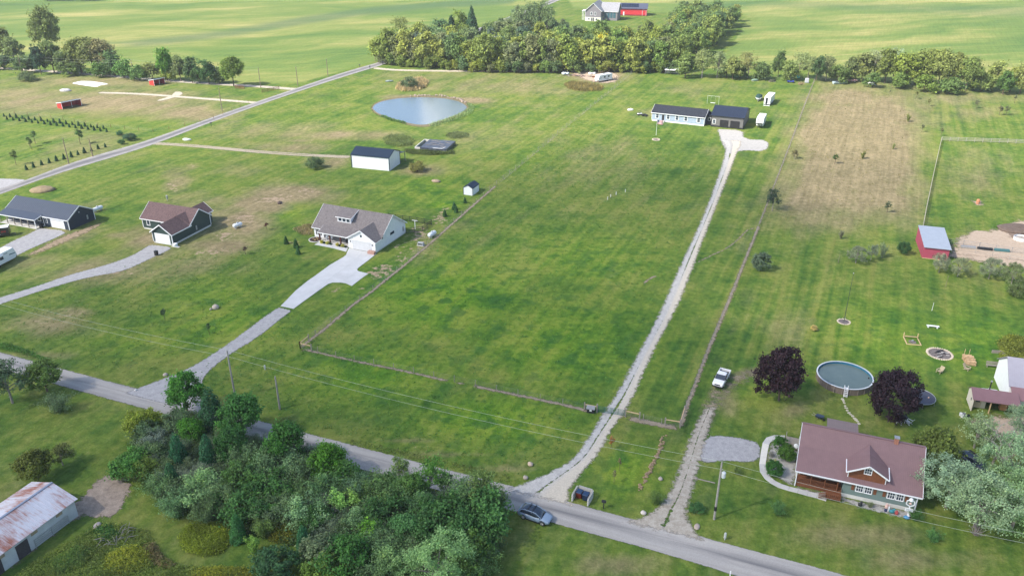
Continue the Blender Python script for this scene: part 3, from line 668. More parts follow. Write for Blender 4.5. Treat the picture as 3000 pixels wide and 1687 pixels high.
# side deck on the left with a dark grill
d = MB().box(-1.9, 0, 8.2, 11.0, .45, .55).obj('side_deck', WOODG, h)
b = MB(); b.bar((-1.9, 8.2, 1.4), (0, 8.2, 1.4), .08); b.bar((-1.9, 8.2, .95), (0, 8.2, .95), .06); b.bar((-1.9, 8.2, 1.4), (-1.9, 11, 1.4), .08)
for x, y in ((-1.9, 8.2), (-1.0, 8.2), (-1.9, 9.6), (-1.9, 11), (-.05, 8.2)): b.bar((x, y, 0), (x, y, 1.4), .09)
b.obj('deck_railing', WOODG, d)
MB().lathe([(.02, 0), (.33, .08), (.36, .12)], 16, (0, 0, 0), 'y').obj('satellite_dish', WHITE, h, (-.35, 7.0, 1.9)).rotation_euler = (R(-40), 0, R(30))

# ---- white farmhouse with grey shingles
SHG = shingle_mat('grey_shingle', (.150, .135, .135), (.195, .175, .175)); WSIDE = lines_mat('white_board_siding', (.72, .735, .76), .4, 0, .08)
h = root('farmhouse', (1101,742), -23.6, 'white farmhouse with grey shingle roof, shed dormer, post porch and double garage')
X0, Y0, Y1, RY, EV, RG = -18.9, 2.6, 13.7, 7.9, 2.75, 6.6
MB().box(X0+.04, -.04, Y0+.04, Y1-.04, 0, .28).obj('foundation', FOUND, h); MB().box(-7.36, -.04, .04, Y0+.04, 0, .28).obj('foundation', FOUND, h)
sl_ = (RG-EV)/(RY-Y0); slb = (RG-EV)/(Y1-RY)
b = MB(); b.prism([(Y0, .283), (Y1, .283), (Y1, EV), (RY, RG-.05), (Y0, EV)], -7.4, 0, 'x'); b.prism([(Y0+1.6, .283), (Y1, .283), (Y1, EV), (RY, RG-.05), (Y0+1.6, EV+1.6*sl_-.05)], -16.2, -7.403, 'x'); b.prism([(Y0, .283), (Y1, .283), (Y1, EV), (RY, RG-.05), (Y0, EV)], X0, -16.203, 'x')
b.obj('wall', WSIDE, h)
b = MB(); ov = .4
b.slab((X0-.35, Y0-ov, EV-ov*sl_+.03), (.3, Y0-ov, EV-ov*sl_+.03), (.3, RY, RG+.03), (X0-.35, RY, RG+.03), .12)
b.slab((X0-.35, RY, RG+.03), (.3, RY, RG+.03), (.3, Y1+ov, EV-ov*slb+.03), (X0-.35, Y1+ov, EV-ov*slb+.03), .12)
roof = b.obj('roof', SHG, h)
b = MB(); b.slab((-16.3, .45, 2.30), (-7.0, .45, 2.30), (-7.0, Y0+.6, 3.25), (-16.3, Y0+.6, 3.25), .12); pr = b.obj('porch_roof', SHG, h)
b = MB(); b.bar((-16.3, .43, 2.36), (-7.4, .43, 2.36), .05, .2); b.bar((-16.32, .45, 2.33), (-16.32, Y0+.5, 3.2), .05, .2); b.obj('fascia', WHITE, pr)
b = MB(); b.bar((X0-.35, Y0-ov-.02, EV-ov*sl_+.07), (-16.2, Y0-ov-.02, EV-ov*sl_+.07), .05, .2)
for x in (X0-.38, .33): b.bar((x, Y0-ov, EV-ov*sl_+.05), (x, RY, RG+.05), .05, .24) if x < 0 else b.bar((x, 3.4, EV+.8*sl_+.05), (x, RY, RG+.05), .05, .24); b.bar((x, Y1+ov, EV-ov*slb+.05), (x, RY, RG+.05), .05, .24)
b.bar((X0-.35, Y1+ov, EV-ov*slb+.06), (.3, Y1+ov, EV-ov*slb+.06), .06, .2); b.obj('fascia', WHITE, roof)
gw = MB().prism([(-7.4, .283), (0, .283), (0, EV), (-3.7, 5.0), (-7.4, EV)], 0, Y0-.003, 'y').obj('garage_wall', WSIDE, h)
sg = (5.0-EV)/3.7; gy = RY - (RG-5.05)/sl_
b = MB(); b.slab((-7.75, -.35, EV-.35*sg+.03), (-3.7, -.35, 5.03), (-3.7, gy, 5.03), (-7.75, Y0-.2, EV-.35*sg+.03), .12); b.slab((-3.7, -.35, 5.03), (.35, -.35, EV-.35*sg+.03), (.35, Y0-.2, EV-.35*sg+.03), (-3.7, gy, 5.03), .12)
gr = b.obj('garage_roof', SHG, h)
b = MB()
for x in (-7.75, .35): b.bar((x, -.38, EV-.35*sg+.05), (-3.7, -.38, 5.05), .05, .22); b.bar((x, -.38, EV-.35*sg+.06), (x, Y0-.3, EV-.35*sg+.06), .05, .2)
b.obj('fascia', WHITE, gr)
garage_door(h, -6.2, -1.3, 2.45, 0, M('pale_grey_door', (.56, .57, .59), .6, .05))
MB().box(-3.95, -3.5, -.04, 0, 3.35, 3.95).obj('gable_vent', GLASS, h)
for x in (-6.75, -.75): MB().box(x-.1, x+.1, -.16, 0, 1.75, 2.05).obj('wall_lamp', BLACK, h)
window(h, 7.5, 2.3, 1.5, .45, 0, 'r', BLACK, (1, 1), .07)
MB().box(0, .1, 12.3, 12.75, .9, 2.1).obj('electric_meter', STEEL, h); MB().box(0, .35, 2.8, 3.0, 2.6, 2.8).obj('flood_light', BLACK, h)
SHUT = M('dark_shutter', (.04, .036, .035), .6, .1)
window(h, -17.55, 1.55, .8, 1.5, Y0, mull=(2, 2))
for x in (-18.2, -16.9): MB().box(x-.17, x+.17, Y0-.05, Y0, .8, 2.35).obj('shutter', SHUT, h)
PW = Y0+1.6
window(h, -13.6, 1.55, 1.5, 1.3, PW, mull=(2, 1), frame=SHUT); window(h, -8.2, 1.7, .7, 1.0, PW, frame=SHUT)
MB().box(-11.1, -10.1, PW-.06, PW, .34, 2.4).obj('door', M('red_door', (.16, .03, .025), .5, .15), h)
for x in (-11.5, -9.75): MB().box(x-.18, x+.18, PW-.06, PW, .34, 2.4).obj('sidelight', SHUT, h)
MB().box(-16.2, -7.45, .35, PW-.003, .0, .30).obj('porch_floor', CONC, h)
for x in (-15.9, -13.0, -10.0): MB().box(x-.14, x+.14, .5, .78, .30, 2.34).obj('porch_post', M('mahogany_post', (.075, .022, .018), .6, .2), h)
# shed dormer
da, dbx, dy0 = -13.1, -9.3, 4.45; zb = EV+(dy0-Y0)*sl_; zt = zb+1.5; dyr = 7.75
do = MB().prism([(dy0, zb-.3), (dyr, RG-.4), (dyr, RG-.25), (dy0, zt)], da, dbx, 'x').obj('dormer', WHITE, h)
MB().slab((da-.3, dy0-.4, zt-.12), (dbx+.3, dy0-.4, zt-.12), (dbx+.3, dyr, RG-.02), (da-.3, dyr, RG-.02), .1).obj('dormer_roof', SHG, do)
b = MB(); b.bar((da-.3, dy0-.42, zt-.06), (dbx+.3, dy0-.42, zt-.06), .05, .18); b.bar((dbx+.32, dy0-.4, zt-.06), (dbx+.32, dyr, RG), .05, .16); b.obj('dormer_trim', WHITE, do)
for i in range(3): window(do, da+.75+i*1.15, zb+.82, .84, .84, dy0, frame=WHITE, fw=.1)
# things on the porch and along it
def place(rt, x, y, z=0): a = rt.rotation_euler.z; o = rt.location; return (o.x+x*math.cos(a)-y*math.sin(a), o.y+x*math.sin(a)+y*math.cos(a), z)
FARM = h
# picket fence of black metal behind, T post for the washing line
def bar_fence(name, pts, hgt, step, mat, label, pick=.28, rails=(.12, .55, .95), rw=.06):
    P = [Vector(p) for p in pts]; f = empty(name, P[0], 0, label, 'fence')
    for a, c in zip(P[:-1], P[1:]):
        n = max(1, round((c-a).length/step))
        for i in range(n+1):
            if i == 0 and a is not P[0]: continue
            q = a.lerp(c, i/n)-P[0]; MB().box(q.x-.06, q.x+.06, q.y-.06, q.y+.06, 0, hgt+.06).obj('post', mat, f)
        for i in range(n):
            q0 = a.lerp(c, i/n)-P[0]; q1 = a.lerp(c, (i+1)/n)-P[0]; b = MB()
            for k in rails: b.bar((q0.x, q0.y, hgt*k), (q1.x, q1.y, hgt*k), rw, rw*1.3)
            m = int((q1-q0).length/pick)
            for j in range(1, m): q = q0.lerp(q1, j/m); b.bar((q.x, q.y, hgt*.08), (q.x, q.y, hgt), .03)
            b.obj('panel', mat, f)
    return f
bar_fence('metal_fence', [place(h, -9, 13.9), place(h, -9, 20.5), place(h, 3.3, 20.9), place(h, 3.3, 16.2), place(h, .3, 13.4)], 1.35, 1.9, BLACK, 'black metal picket fence behind the white farmhouse')

# ---- dark green house
SHB = shingle_mat('brown_shingle', (.118, .078, .078), (.15, .098, .096)); SIDE_D = lines_mat('dark_green_siding', (.036, .062, .058), .17, 2, .25)
h = root('green_house', (508,720), -20.5, 'dark green house with brown shingle roof and white garage door')
MB().box(-14.36, .0, 6.24, 13.6, 0, .42).obj('foundation', FOUND, h); MB().box(-5.66, .0, .04, 6.24, 0, .42).obj('foundation', FOUND, h)
rf = gable(h, -14.4, 0, 6.2, 13.6, 3.0, 5.75, SIDE_D, SHB, .4, .35, z0=.423, trim=WHITE)
gable(h, 0, 6.197, -5.7, 0, 2.95, 4.9, SIDE_D, SHB, .4, .35, z0=.423, trim=WHITE, ax='y', names=('garage_wall', 'garage_roof', 'garage_fascia'))
sm_ = (5.75-3.0)/3.7
MB().slab((-3.27, 5.8, 4.93), (-2.85, 5.8, 4.98), (-2.85, 8.85, 4.98), (-5.9, 6.0, 3.02), .12).obj('roof_valley', SHB, rf); MB().slab((-2.85, 5.8, 4.98), (.3, 5.8, 2.85), (.3, 6.2, 3.1), (-2.85, 8.85, 4.98), .12).obj('roof_valley', SHB, rf)
gable(h, 9.9, 16.2, -6.2, -1.6, 3.0, 4.75, SIDE_D, SHB, .35, .35, z0=.0, trim=WHITE, ax='y', names=('rear_wall', 'rear_roof', 'rear_fascia'))
garage_door(h, -4.9, -.75, 2.5, 0, WHITE); corner_boards(h, [(-.0, .0), (-5.7, .0), (-14.4, 6.2), (.0, 13.6)], .43, 2.95, WHITE)
window(h, -12.6, 1.9, .8, 1.3, 6.2, fw=.14); MB().box(-8.6, -7.7, 6.12, 6.2, .45, 2.5).obj('door', WHITE, h); MB().bar((-6.0, 5.2, .1), (-6.0, 5.2, 2.9), .16).obj('porch_post', M('cedar_post', (.42, .25, .15), .8, .1), h)
MB().box(0, .12, 8.2, 8.6, .9, 2.0).obj('electric_meter', STEEL, h)
MB().box(-.1, 2.0, -.6, .0, 0, .1).obj('stoop', CONC, h)

# ---- dark blue house, far left
SIDE_B = lines_mat('navy_siding', (.032, .045, .068), .18, 0, .2); ROOF_B = lines_mat('slate_metal', (.060, .075, .105), .3, 0, .18, .5, .15)
h = root('blue_house', (205,675), -21, 'navy metal sided house with long front porch and white garage door')
gable(h, -20.6, 0, 0, 8.0, 2.75, 5.0, SIDE_B, ROOF_B, .35, .3, trim=WHITE, rib=.6)
MB().slab((-20.9, -2.5, 2.28), (-8.2, -2.5, 2.28), (-8.2, .3, 2.98), (-20.9, .3, 2.98), .09).obj('porch_roof', ROOF_B, h)
b = MB(); b.bar((-20.9, -2.52, 2.34), (-8.2, -2.52, 2.34), .06, .2); b.bar((-8.18, -2.5, 2.33), (-8.18, -.3, 2.86), .05, .18); b.obj('porch_fascia', WHITE, h)
MB().box(-20.6, -8.3, -2.45, -.003, 0, .16).obj('porch_floor', CONC, h)
for i in range(6): x = -20.4+i*2.38; MB().box(x-.08, x+.08, -2.35, -2.19, .16, 2.3).obj('porch_post', WOODG if i < 5 else WHITE, h)
garage_door(h, -5.7, -1.5, 2.5, 0, WHITE); MB().box(-7.6, -6.9, -.05, 0, .9, 2.3).obj('window', WHITE, h); MB().box(-7.48, -7.02, -.06, -.02, 1.0, 2.2).obj('pane', GLASS, h)
for x in (-18.5, -15.6, -12.9, -9.6): window(h, x, 1.7, 1.0, .9, 0)
corner_boards(h, [(.0, .0), (.0, 8.0), (-8.2, -.0)], .05, 2.72, WHITE); MB().box(0, .12, 5.6, 6.0, .9, 2.0).obj('electric_meter', STEEL, h); MB().box(0, .12, 3.6, 3.8, 3.4, 3.55).obj('flood_light', WHITE, h)

# ---- white pole barn
WSHEET = lines_mat('white_sheet', (.74, .76, .80), .24, 0, .06, .5, .1); NAVY = lines_mat('navy_metal', (.022, .038, .066), .6, 0, .3, .5, .2)
h = root('pole_barn', (1141.6,501.5), -17, 'white metal pole barn with navy roof and small lean-to', 'barn')
gable(h, -12.4, 0, 0, 7.7, 4.0, 5.45, WSHEET, NAVY, .15, .12, trim=NAVY, rib=.62)
corner_boards(h, [(.0, .0), (-12.4, .0), (.0, 7.7)], 0, 3.95, NAVY, .2)
MB().slab((-4.0, 7.85, 3.3), (.35, 7.85, 3.3), (.35, 11.2, 2.75), (-4.0, 11.2, 2.75), .08).obj('lean_to_roof', NAVY, h)
for x in (.2, -3.8): MB().box(x-.09, x+.09, 10.9, 11.08, 0, 2.8).obj('lean_to_post', WOODG, h)

# ---- small white garden shed
h = root('garden_shed', (1384.7,573.7), -22, 'small white shed with dark pitched roof beside the field fence', 'shed')
gable(h, 0, 4.3, -2.75, 0, 2.0, 2.75, WSHEET, NAVY, .12, .12, ax='y', rib=.6); corner_boards(h, [(.0, .0), (-2.75, 0), (0, 4.3)], 0, 1.95, NAVY, .1)
MB().box(-3.5, -2.76, 1.4, 2.4, 0, .25).obj('ramp', WHITE, h)

# ---- ranch house with detached-looking garage
SIDE_R = lines_mat('pale_blue_siding', (.29, .355, .445), .2, 2, .15); SHK = shingle_mat('charcoal_shingle', (.024, .028, .040), (.036, .040, .052))
h = root('ranch_house', (1909,353.7), -24.3, 'long pale blue ranch house with charcoal roof and white windows')
MB().box(.05, 18.95, .05, 8.6, 0, .5).obj('foundation', WHITE, h)
gable(h, 0, 19, 0, 8.7, 3.05, 4.95, SIDE_R, SHK, .35, .3, z0=.503, trim=WHITE)
for x in (2.0, 6.0, 9.2, 12.4, 17.0): window(h, x, 1.95, .95, 1.5, 0, mull=(1, 2), fw=.16)
MB().box(3.7, 4.55, -.05, 0, .55, 2.5).obj('door', M('dark_door', (.03, .028, .03), .6, .2), h); MB().box(3.5, 4.9, -1.1, -.003, 0, .5).obj('stoop', CONC, h)
corner_boards(h, [(.0, .0), (19, .0)], .5, 3.0, WHITE, .14)
SIDE_K = lines_mat('grey_metal_siding', (.135, .132, .128), .3, 0, .12); NAVYR = lines_mat('dark_blue_metal', (.026, .036, .062), .3, 0, .2, .5, .2)
MB().box(19.05, 21.6, 3.0, 8.0, 0, 3.1).obj('breezeway', M('charcoal_wall', (.05, .052, .06), .7, .1), h); window(h, 20.2, 1.9, .9, 1.0, 3.0)
MB().slab((19.0, 2.8, 3.12), (21.7, 2.8, 3.12), (21.7, 8.2, 3.3), (19.0, 8.2, 3.3), .1).obj('breezeway_roof', SHK, h)
h = root('grey_garage', (2175.5,380), -22.5, 'tall dark grey garage with navy roof and two black doors', 'garage')
gable(h, -11.1, 0, 0, 14, 4.0, 6.0, SIDE_K, NAVYR, .35, .3, trim=BLACK, rib=.6); MB().box(-11.15, .05, -.05, 14.05, 0, .5).obj('wainscot', M('black_wainscot', (.02, .021, .024), .6, .1), h)
BD = M('black_door', (.022, .022, .024), .5, .15)
for x0, x1 in ((-7.9, -5.3), (-4.3, -1.4)): garage_door(h, x0, x1, 2.55, -.055, BD, frame=BLACK)
window(h, -10.1, 1.9, .9, 1.3, 0, mull=(1, 2), fw=.14); corner_boards(h, [(.0, .0), (-11.1, 0), (0, 14)], .5, 3.95, BLACK, .14)

# ---- red loafing shed on the right with pale roof
RED = lines_mat('raspberry_boards', (.34, .06, .10), .3, 0, .12, .75); ROOFP = lines_mat('pale_metal', (.31, .35, .415), .35, 0, .06, .55, .1)
h = root('loafing_shed', (2700.7,756), -17, 'raspberry red loafing shed with pale blue metal roof', 'shed')
b = MB(); b.prism([(0, 0), (11.2, 0), (11.2, 3.6), (0, 2.75)], .0, .12, 'x'); b.box(.12, 5.3, 0, .12, 0, 2.75); b.box(.12, 5.3, 11.08, 11.2, 0, 3.6); b.obj('wall', RED, h)
MB().slab((-.1, -.35, 2.76), (5.6, -.35, 2.76), (5.6, 11.4, 3.66), (-.1, 11.4, 3.66), .09).obj('roof', ROOFP, h)
for y in (.2, 3.8, 7.4, 11.0): MB().box(5.15, 5.3, y-.08, y+.08, 0, 2.8+.05*y).obj('post', WOODG, h)
b = MB(); b.box(.0, 5.35, -.06, -.003, 0, .14); b.obj('base_board', WOODL, h)
hs = [(2.25+.2*math.cos(R(-60+i*30)), -.05, .75+.28*math.sin(R(-60+i*30))) for i in range(11)]
MB().tube(hs, .04, 6).obj('horseshoe', M('iron', (.06, .03, .03), .6, .1), h)

# ---- rusty white barn, bottom left
t = NT('rusty_roof'); tc = t.n('TexCoord').outputs['Object']
sep = t.n('SeparateXYZ'); t.l(tc, sep.inputs[0])
mp = t.n('Mapping'); mp.inputs['Scale'].default_value = (3.2, .5, .5); t.l(tc, mp.inputs[0])
n1 = t.noise(1.1, 6, .7, mp.outputs[0]); n2 = t.noise(.28, 3, .5, tc); n3 = t.noise(6, 3, .6, mp.outputs[0])
rm = t.math('ADD', t.math('MULTIPLY', n1, .6), t.math('ADD', t.math('MULTIPLY', n2, .55), t.math('MULTIPLY', n3, .15)))
col = t.mix(t.mr(rm, .60, .78), t.ramp(n1, [(.3, (.46, .47, .52)), (.7, (.63, .63, .68))]), t.ramp(n3, [(.3, (.24, .09, .065)), (.7, (.36, .17, .12))]))
RUST = t.set(col, .6, .1, .3)
h = root('livestock_barn', (230,1510), 66.4, 'long low white barn with a rust streaked metal roof', 'barn')
CREAM = M('weathered_white', (.50, .52, .53), .85, .14, .6)
b = MB(); b.prism([(0, 0), (8, 0), (8, 2.75), (4, 3.95), (0, 2.75)], -19, 0, 'x'); b.obj('wall', CREAM, h)
b = MB(); b.slab((-19.3, -.35, 2.72), (.35, -.35, 2.72), (.35, 4, 4.02), (-19.3, 4, 4.02), .06); b.slab((-19.3, 4, 4.02), (.35, 4, 4.02), (.35, 8.35, 2.72), (-19.3, 8.35, 2.72), .06)
for i in range(1, 33):
    x = -19.3+19.65*i/33
    b.bar((x, -.35, 2.80), (x, 4, 4.10), .04, .03); b.bar((x, 4, 4.10), (x, 8.35, 2.80), .04, .03)
rf = b.obj('roof', RUST, h); MB().bar((-19.3, 4, 4.11), (.35, 4, 4.11), .3, .06).obj('ridge_cap', M('blue_grey_cap', (.22, .26, .34), .5, .15), rf)
DKW = M('dark_boards', (.055, .050, .055), .85, .3, 5)
for x0 in (-12.6, -8.9): MB().box(x0, x0+1.7, -.05, 0, .0, 2.2).obj('door', DKW, h)
for x0 in (-11.2, -6.6, -2.9): MB().box(x0, x0+.9, -.05, 0, 2.0, 2.6).obj('window', M('tan_board', (.34, .27, .18), .85, .2), h)
b = MB()
for z in (.5, .8, 1.1, 1.4): b.bar((-6.6, -.25, z), (-1.6, -.25, z), .05)
for x in (-6.6, -4.1, -1.6): b.bar((x, -.25, .1), (x, -.25, 1.45), .06)
b.obj('pipe_rail', STEEL, h)

# ---- two red field shelters, upper left
REDS = M('barn_red', (.46, .04, .032), .75, .12)
def shelter(px, ang, w, d, label):
    h = root('field_shelter', px, ang, label, 'shed', 'red field shelters')
    b = MB(); b.prism([(0, 0), (d, 0), (d, 1.9), (0, 2.5)], 0, .12, 'x'); b.prism([(0, 0), (d, 0), (d, 1.9), (0, 2.5)], w-.12, w, 'x'); b.box(.12, w-.12, d-.12, d, 0, 1.9); b.obj('wall', REDS, h)
    MB().slab((-.2, -.35, 2.58), (w+.2, -.35, 2.58), (w+.2, d+.2, 1.88), (-.2, d+.2, 1.88), .1).obj('roof', M('navy_roof', (.05, .07, .13), .5, .1), h)
    b = MB(); b.bar((-.2, -.4, 2.62), (w+.2, -.4, 2.62), .08, .2); b.bar((-.23, -.35, 2.62), (-.23, d+.2, 1.92), .07, .2)
    for x in (-.06, w*.5, w+.06): b.box(x-.06, x+.06, -.08, .0, 0, 2.5)
    b.obj('trim', WHITE, h)
shelter((184,321), 55, 7.5, 3.6, 'red field shelter with white trimmed roof near the sapling rows'); shelter((453,252), 55, 5.0, 3.6, 'smaller red field shelter below the gravel farm lane')

# ---- far grey house and red barn beyond the wood
GSH = shingle_mat('pale_shingle', (.27, .27, .29), (.33, .33, .35)); GSI = M('taupe_siding', (.21, .195, .215), .8, .06)
h = root('grey_house', (1714,62), -16, 'tall grey house with white trim and walkout basement beyond the wood')
W2, D2 = 10.0, 20.0
MB().box(0, W2, 0, D2, 0, 2.4).obj('basement_wall', M('cream_block', (.66, .63, .56), .85, .06), h)
gable(h, 0, D2, 0, W2, 6.4, 10.8, GSI, GSH, .5, .5, z0=2.403, trim=WHITE, ax='y')
for x in (3.9, 6.3): window(h, x, 4.6, .9, 1.6, 0, fw=.2)
for x in (2.4, 7.4): window(h, x, 1.3, .9, .9, 0, fw=.12)
for x in (4.3, 5.3): MB().box(x-.35, x+.35, -.05, 0, .1, 2.1).obj('door', GLASS, h)
gable(h, W2-1, W2+9.5, 6, 19, 5.6, 10.2, GSI, GSH, .5, .5, trim=WHITE, names=('wing_wall', 'wing_roof', 'wing_fascia'))
for i in range(4): MB().box(W2+1.2+i*1.9, W2+2.7+i*1.9, 5.92, 5.997, 1.6, 5.0).obj('window', M('teal_glass', (.05, .12, .15), .2, .1), h)
b = MB()
for i in range(3): b.box(-2.6+i*.9, -2.4+i*.9, 3, 3.2, 0, 5.6)
b.box(-2.8, 0, 2.8, 9, 5.603, 5.8); b.obj('side_porch', WHITE, h)
h = root('red_barn', (1816,46), -10, 'long bright red barn with dark roof and solar panels beyond the wood', 'barn')
RB = lines_mat('bright_red_steel', (.56, .035, .045), .5, 0, .06)
gable(h, 0, 17.5, 0, 11, 4.6, 7.2, RB, M('dark_slate_roof', (.07, .08, .12), .5, .08), .5, .5, trim=M('dark_slate_roof', (.07, .08, .12)))
b = MB(); s2 = (7.2-4.6)/5.5
for i in range(7): b.slab((.6+i*1.62, 1.0, 5.28+.02), (.6+i*1.62+1.55, 1.0, 5.28+.02), (.6+i*1.62+1.55, 4.6, 5.28+3.6*s2), (.6+i*1.62, 4.6, 5.28+3.6*s2), .08)
b.obj('solar_panel', M('solar_glass', (.012, .018, .04), .2, .1, spec=.6), h)
MB().box(2.0, 2.9, -.06, 0, .1, 2.4).obj('door', WHITE, h); MB().box(0, 17.5, -.05, -.003, 0, .7).obj('wainscot', M('maroon_wainscot', (.20, .02, .03), .6, .1), h)
b = MB(); b.box(14.6, 14.75, -.08, 0, .1, 3.6); b.box(17.0, 17.15, -.08, 0, .1, 3.6); b.box(14.6, 17.15, -.075, 0, 3.6, 3.72); b.obj('sliding_door_track', WHITE, h)

# ---- white house glimpsed in the wood
h = root('wood_house', (1400,150), -15, 'white house half hidden among the trees of the wood')
gable(h, 0, 10, 0, 7, 5.2, 7.4, WSIDE, M('grey_roof', (.20, .20, .21), .7, .1), .4, .3, trim=WHITE)
for x in (2, 5, 8): window(h, x, 3.6, .9, 1.2, 0)
h = root('wood_cabin', (1568,150), -15, 'small pale outbuilding among the trees behind the lane', 'shed')
gable(h, 0, 5, 0, 4, 3.2, 4.4, WHITE, M('white_roof', (.55, .56, .58), .6, .05), .3, .2)

# ---- outbuildings at the right edge
h = root('lean_shed', (2843,1203), -17, 'small cream shed with open front under a maroon roof', 'shed')
CRM = M('cream_wall', (.62, .57, .48), .8, .08); MARS = lines_mat('plum_metal', (.21, .12, .13), .25, 0, .15, .5, .1)
b = MB(); b.prism([(0, 0), (3.6, 0), (3.6, 2.1), (2.4, 3.0), (0, 2.3)], 0, .1, 'x'); b.prism([(0, 0), (3.6, 0), (3.6, 2.1), (2.4, 3.0), (0, 2.3)], 6.4, 6.5, 'x'); b.box(.1, 6.4, 3.5, 3.6, 0, 2.1); b.box(.1, 2.3, 1.4, 1.5, 0, 2.35); b.obj('wall', CRM, h)
b = MB(); b.slab((-.15, -.3, 2.26), (6.7, -.3, 2.26), (6.7, 2.4, 3.05), (-.15, 2.4, 3.05), .07); b.slab((-.15, 2.4, 3.05), (6.7, 2.4, 3.05), (6.7, 3.9, 1.95), (-.15, 3.9, 1.95), .07); b.obj('roof', MARS, h)
MB().box(.45, 1.6, 1.32, 1.4, .1, 1.95).obj('door', M('tan_door', (.48, .40, .28), .8, .1), h); MB().box(.72, 1.35, 1.27, 1.32, 1.1, 1.7).obj('door_window', GLASS, h)
for x in (2.6, 6.3): MB().box(x-.08, x+.08, .0, .14, 0, 2.3).obj('post', WOODL, h)
MB().box(-.05, 0, 1.0, 1.3, 1.4, 1.8).obj('window', GLASS, h)
MB().tube([(3.0, 3.9, .0), (3.0, 3.9, 3.7)], .1, 8).obj('stove_pipe', BLACK, h); MB().lathe([(.16, 3.7), (.16, 3.9)], 8, (3.0, 3.9, 0)).obj('pipe_cap', STEEL, h)
h = root('white_barn', (2944,1182), -17, 'white barn with grey metal roof cut off by the right edge', 'barn')
gable(h, 0, 12, 0, 8.5, 3.6, 6.4, M('white_wall', (.72, .74, .75), .75, .05), lines_mat('lilac_grey_metal', (.30, .29, .34), .3, 0, .12, .5, .1), .3, .3)
MB().slab((0, -2.5, 2.3), (12, -2.5, 2.3), (12, -.3, 3.45), (0, -.3, 3.45), .08).obj('lean_to_roof', MARS, h)

# ---- open block foundation under black sheeting
h = root('open_foundation', (1215,441), -14, 'unfinished concrete foundation covered with black sheeting and tyres', 'foundation')
b = MB(); Lf, Df, t_ = 10.5, 9.5, .25
b.box(0, Lf, 0, t_, 0, 1.15); b.box(0, Lf, Df-t_, Df, 0, 1.15); b.box(0, t_, t_, Df-t_, 0, 1.15); b.box(Lf-t_, Lf, t_, Df-t_, 0, 1.15); b.obj('block_wall', CONC, h)
rn = random.Random(4); n = 14; V = []; F = []
for j in range(n+1):
    for i in range(n+1): V.append((1.9+(Lf-1.6)*i/n, -.2+(Df+.2)*j/n, 1.22+rn.uniform(-.02, .10)+(.0 if 0 < j < n else 0)))
for j in range(n):
    for i in range(n): F.append((j*(n+1)+i, j*(n+1)+i+1, (j+1)*(n+1)+i+1, (j+1)*(n+1)+i))
b = MB(); b.add(V, F); b.add([(1.9, -.2, 1.2), (Lf+.3, -.2, 1.2), (Lf+.3, -.25, .1), (1.9, -.25, .3)], [(0, 1, 2, 3)]); b.add([(Lf+.3, -.2, 1.2), (Lf+.3, Df, 1.2), (Lf+.34, Df, .2), (Lf+.34, -.2, .1)], [(0, 1, 2, 3)])
b.obj('black_sheeting', M('black_tarp', (.055, .065, .09), .35, .5, 1.2, spec=.5), h)
for i in range(9): x = rn.uniform(2.4, Lf-.6); y = rn.uniform(.5, Df-.6); a = rn.uniform(-.5, .5); MB().bar((x-1.1*math.cos(a), y-1.1*math.sin(a), 1.36), (x+1.1*math.cos(a), y+1.1*math.sin(a), 1.38), .16, .07).obj('plank', WOODG, h)
MB().bar((6.3, -.35, 1.36), (9.4, -.3, 1.36), .35, .06).obj('white_board', WHITE, h); MB().bar((9.5, -.3, 1.36), (9.9, 1.5, 1.36), .2, .06).obj('white_board', WHITE, h)
# ------------------------------------------------------------------ plants
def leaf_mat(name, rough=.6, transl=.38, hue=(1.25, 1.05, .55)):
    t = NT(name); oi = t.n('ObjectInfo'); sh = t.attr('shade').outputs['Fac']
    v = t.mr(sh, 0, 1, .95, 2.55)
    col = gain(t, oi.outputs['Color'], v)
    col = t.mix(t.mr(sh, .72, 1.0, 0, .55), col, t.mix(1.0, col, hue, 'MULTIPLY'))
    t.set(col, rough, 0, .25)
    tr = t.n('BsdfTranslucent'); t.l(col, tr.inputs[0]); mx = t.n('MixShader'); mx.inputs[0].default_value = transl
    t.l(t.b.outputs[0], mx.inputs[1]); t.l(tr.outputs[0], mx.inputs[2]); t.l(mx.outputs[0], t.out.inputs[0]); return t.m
LEAF = leaf_mat('leaves'); BARK = M('bark', (.115, .085, .065), .9, .25, 5); BARKG = M('grey_bark', (.25, .225, .20), .9, .2, 5)
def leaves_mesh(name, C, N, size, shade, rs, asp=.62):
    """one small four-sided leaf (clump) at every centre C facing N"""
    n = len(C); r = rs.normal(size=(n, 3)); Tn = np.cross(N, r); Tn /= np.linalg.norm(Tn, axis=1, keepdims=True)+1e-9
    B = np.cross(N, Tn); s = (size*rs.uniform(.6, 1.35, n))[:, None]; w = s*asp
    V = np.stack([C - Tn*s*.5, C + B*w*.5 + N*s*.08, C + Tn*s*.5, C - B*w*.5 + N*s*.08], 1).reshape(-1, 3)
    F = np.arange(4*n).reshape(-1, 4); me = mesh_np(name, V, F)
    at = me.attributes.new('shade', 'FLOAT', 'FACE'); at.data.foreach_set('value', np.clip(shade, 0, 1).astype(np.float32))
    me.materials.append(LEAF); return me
def unit(a): return a/(np.linalg.norm(a, axis=-1, keepdims=True)+1e-9)
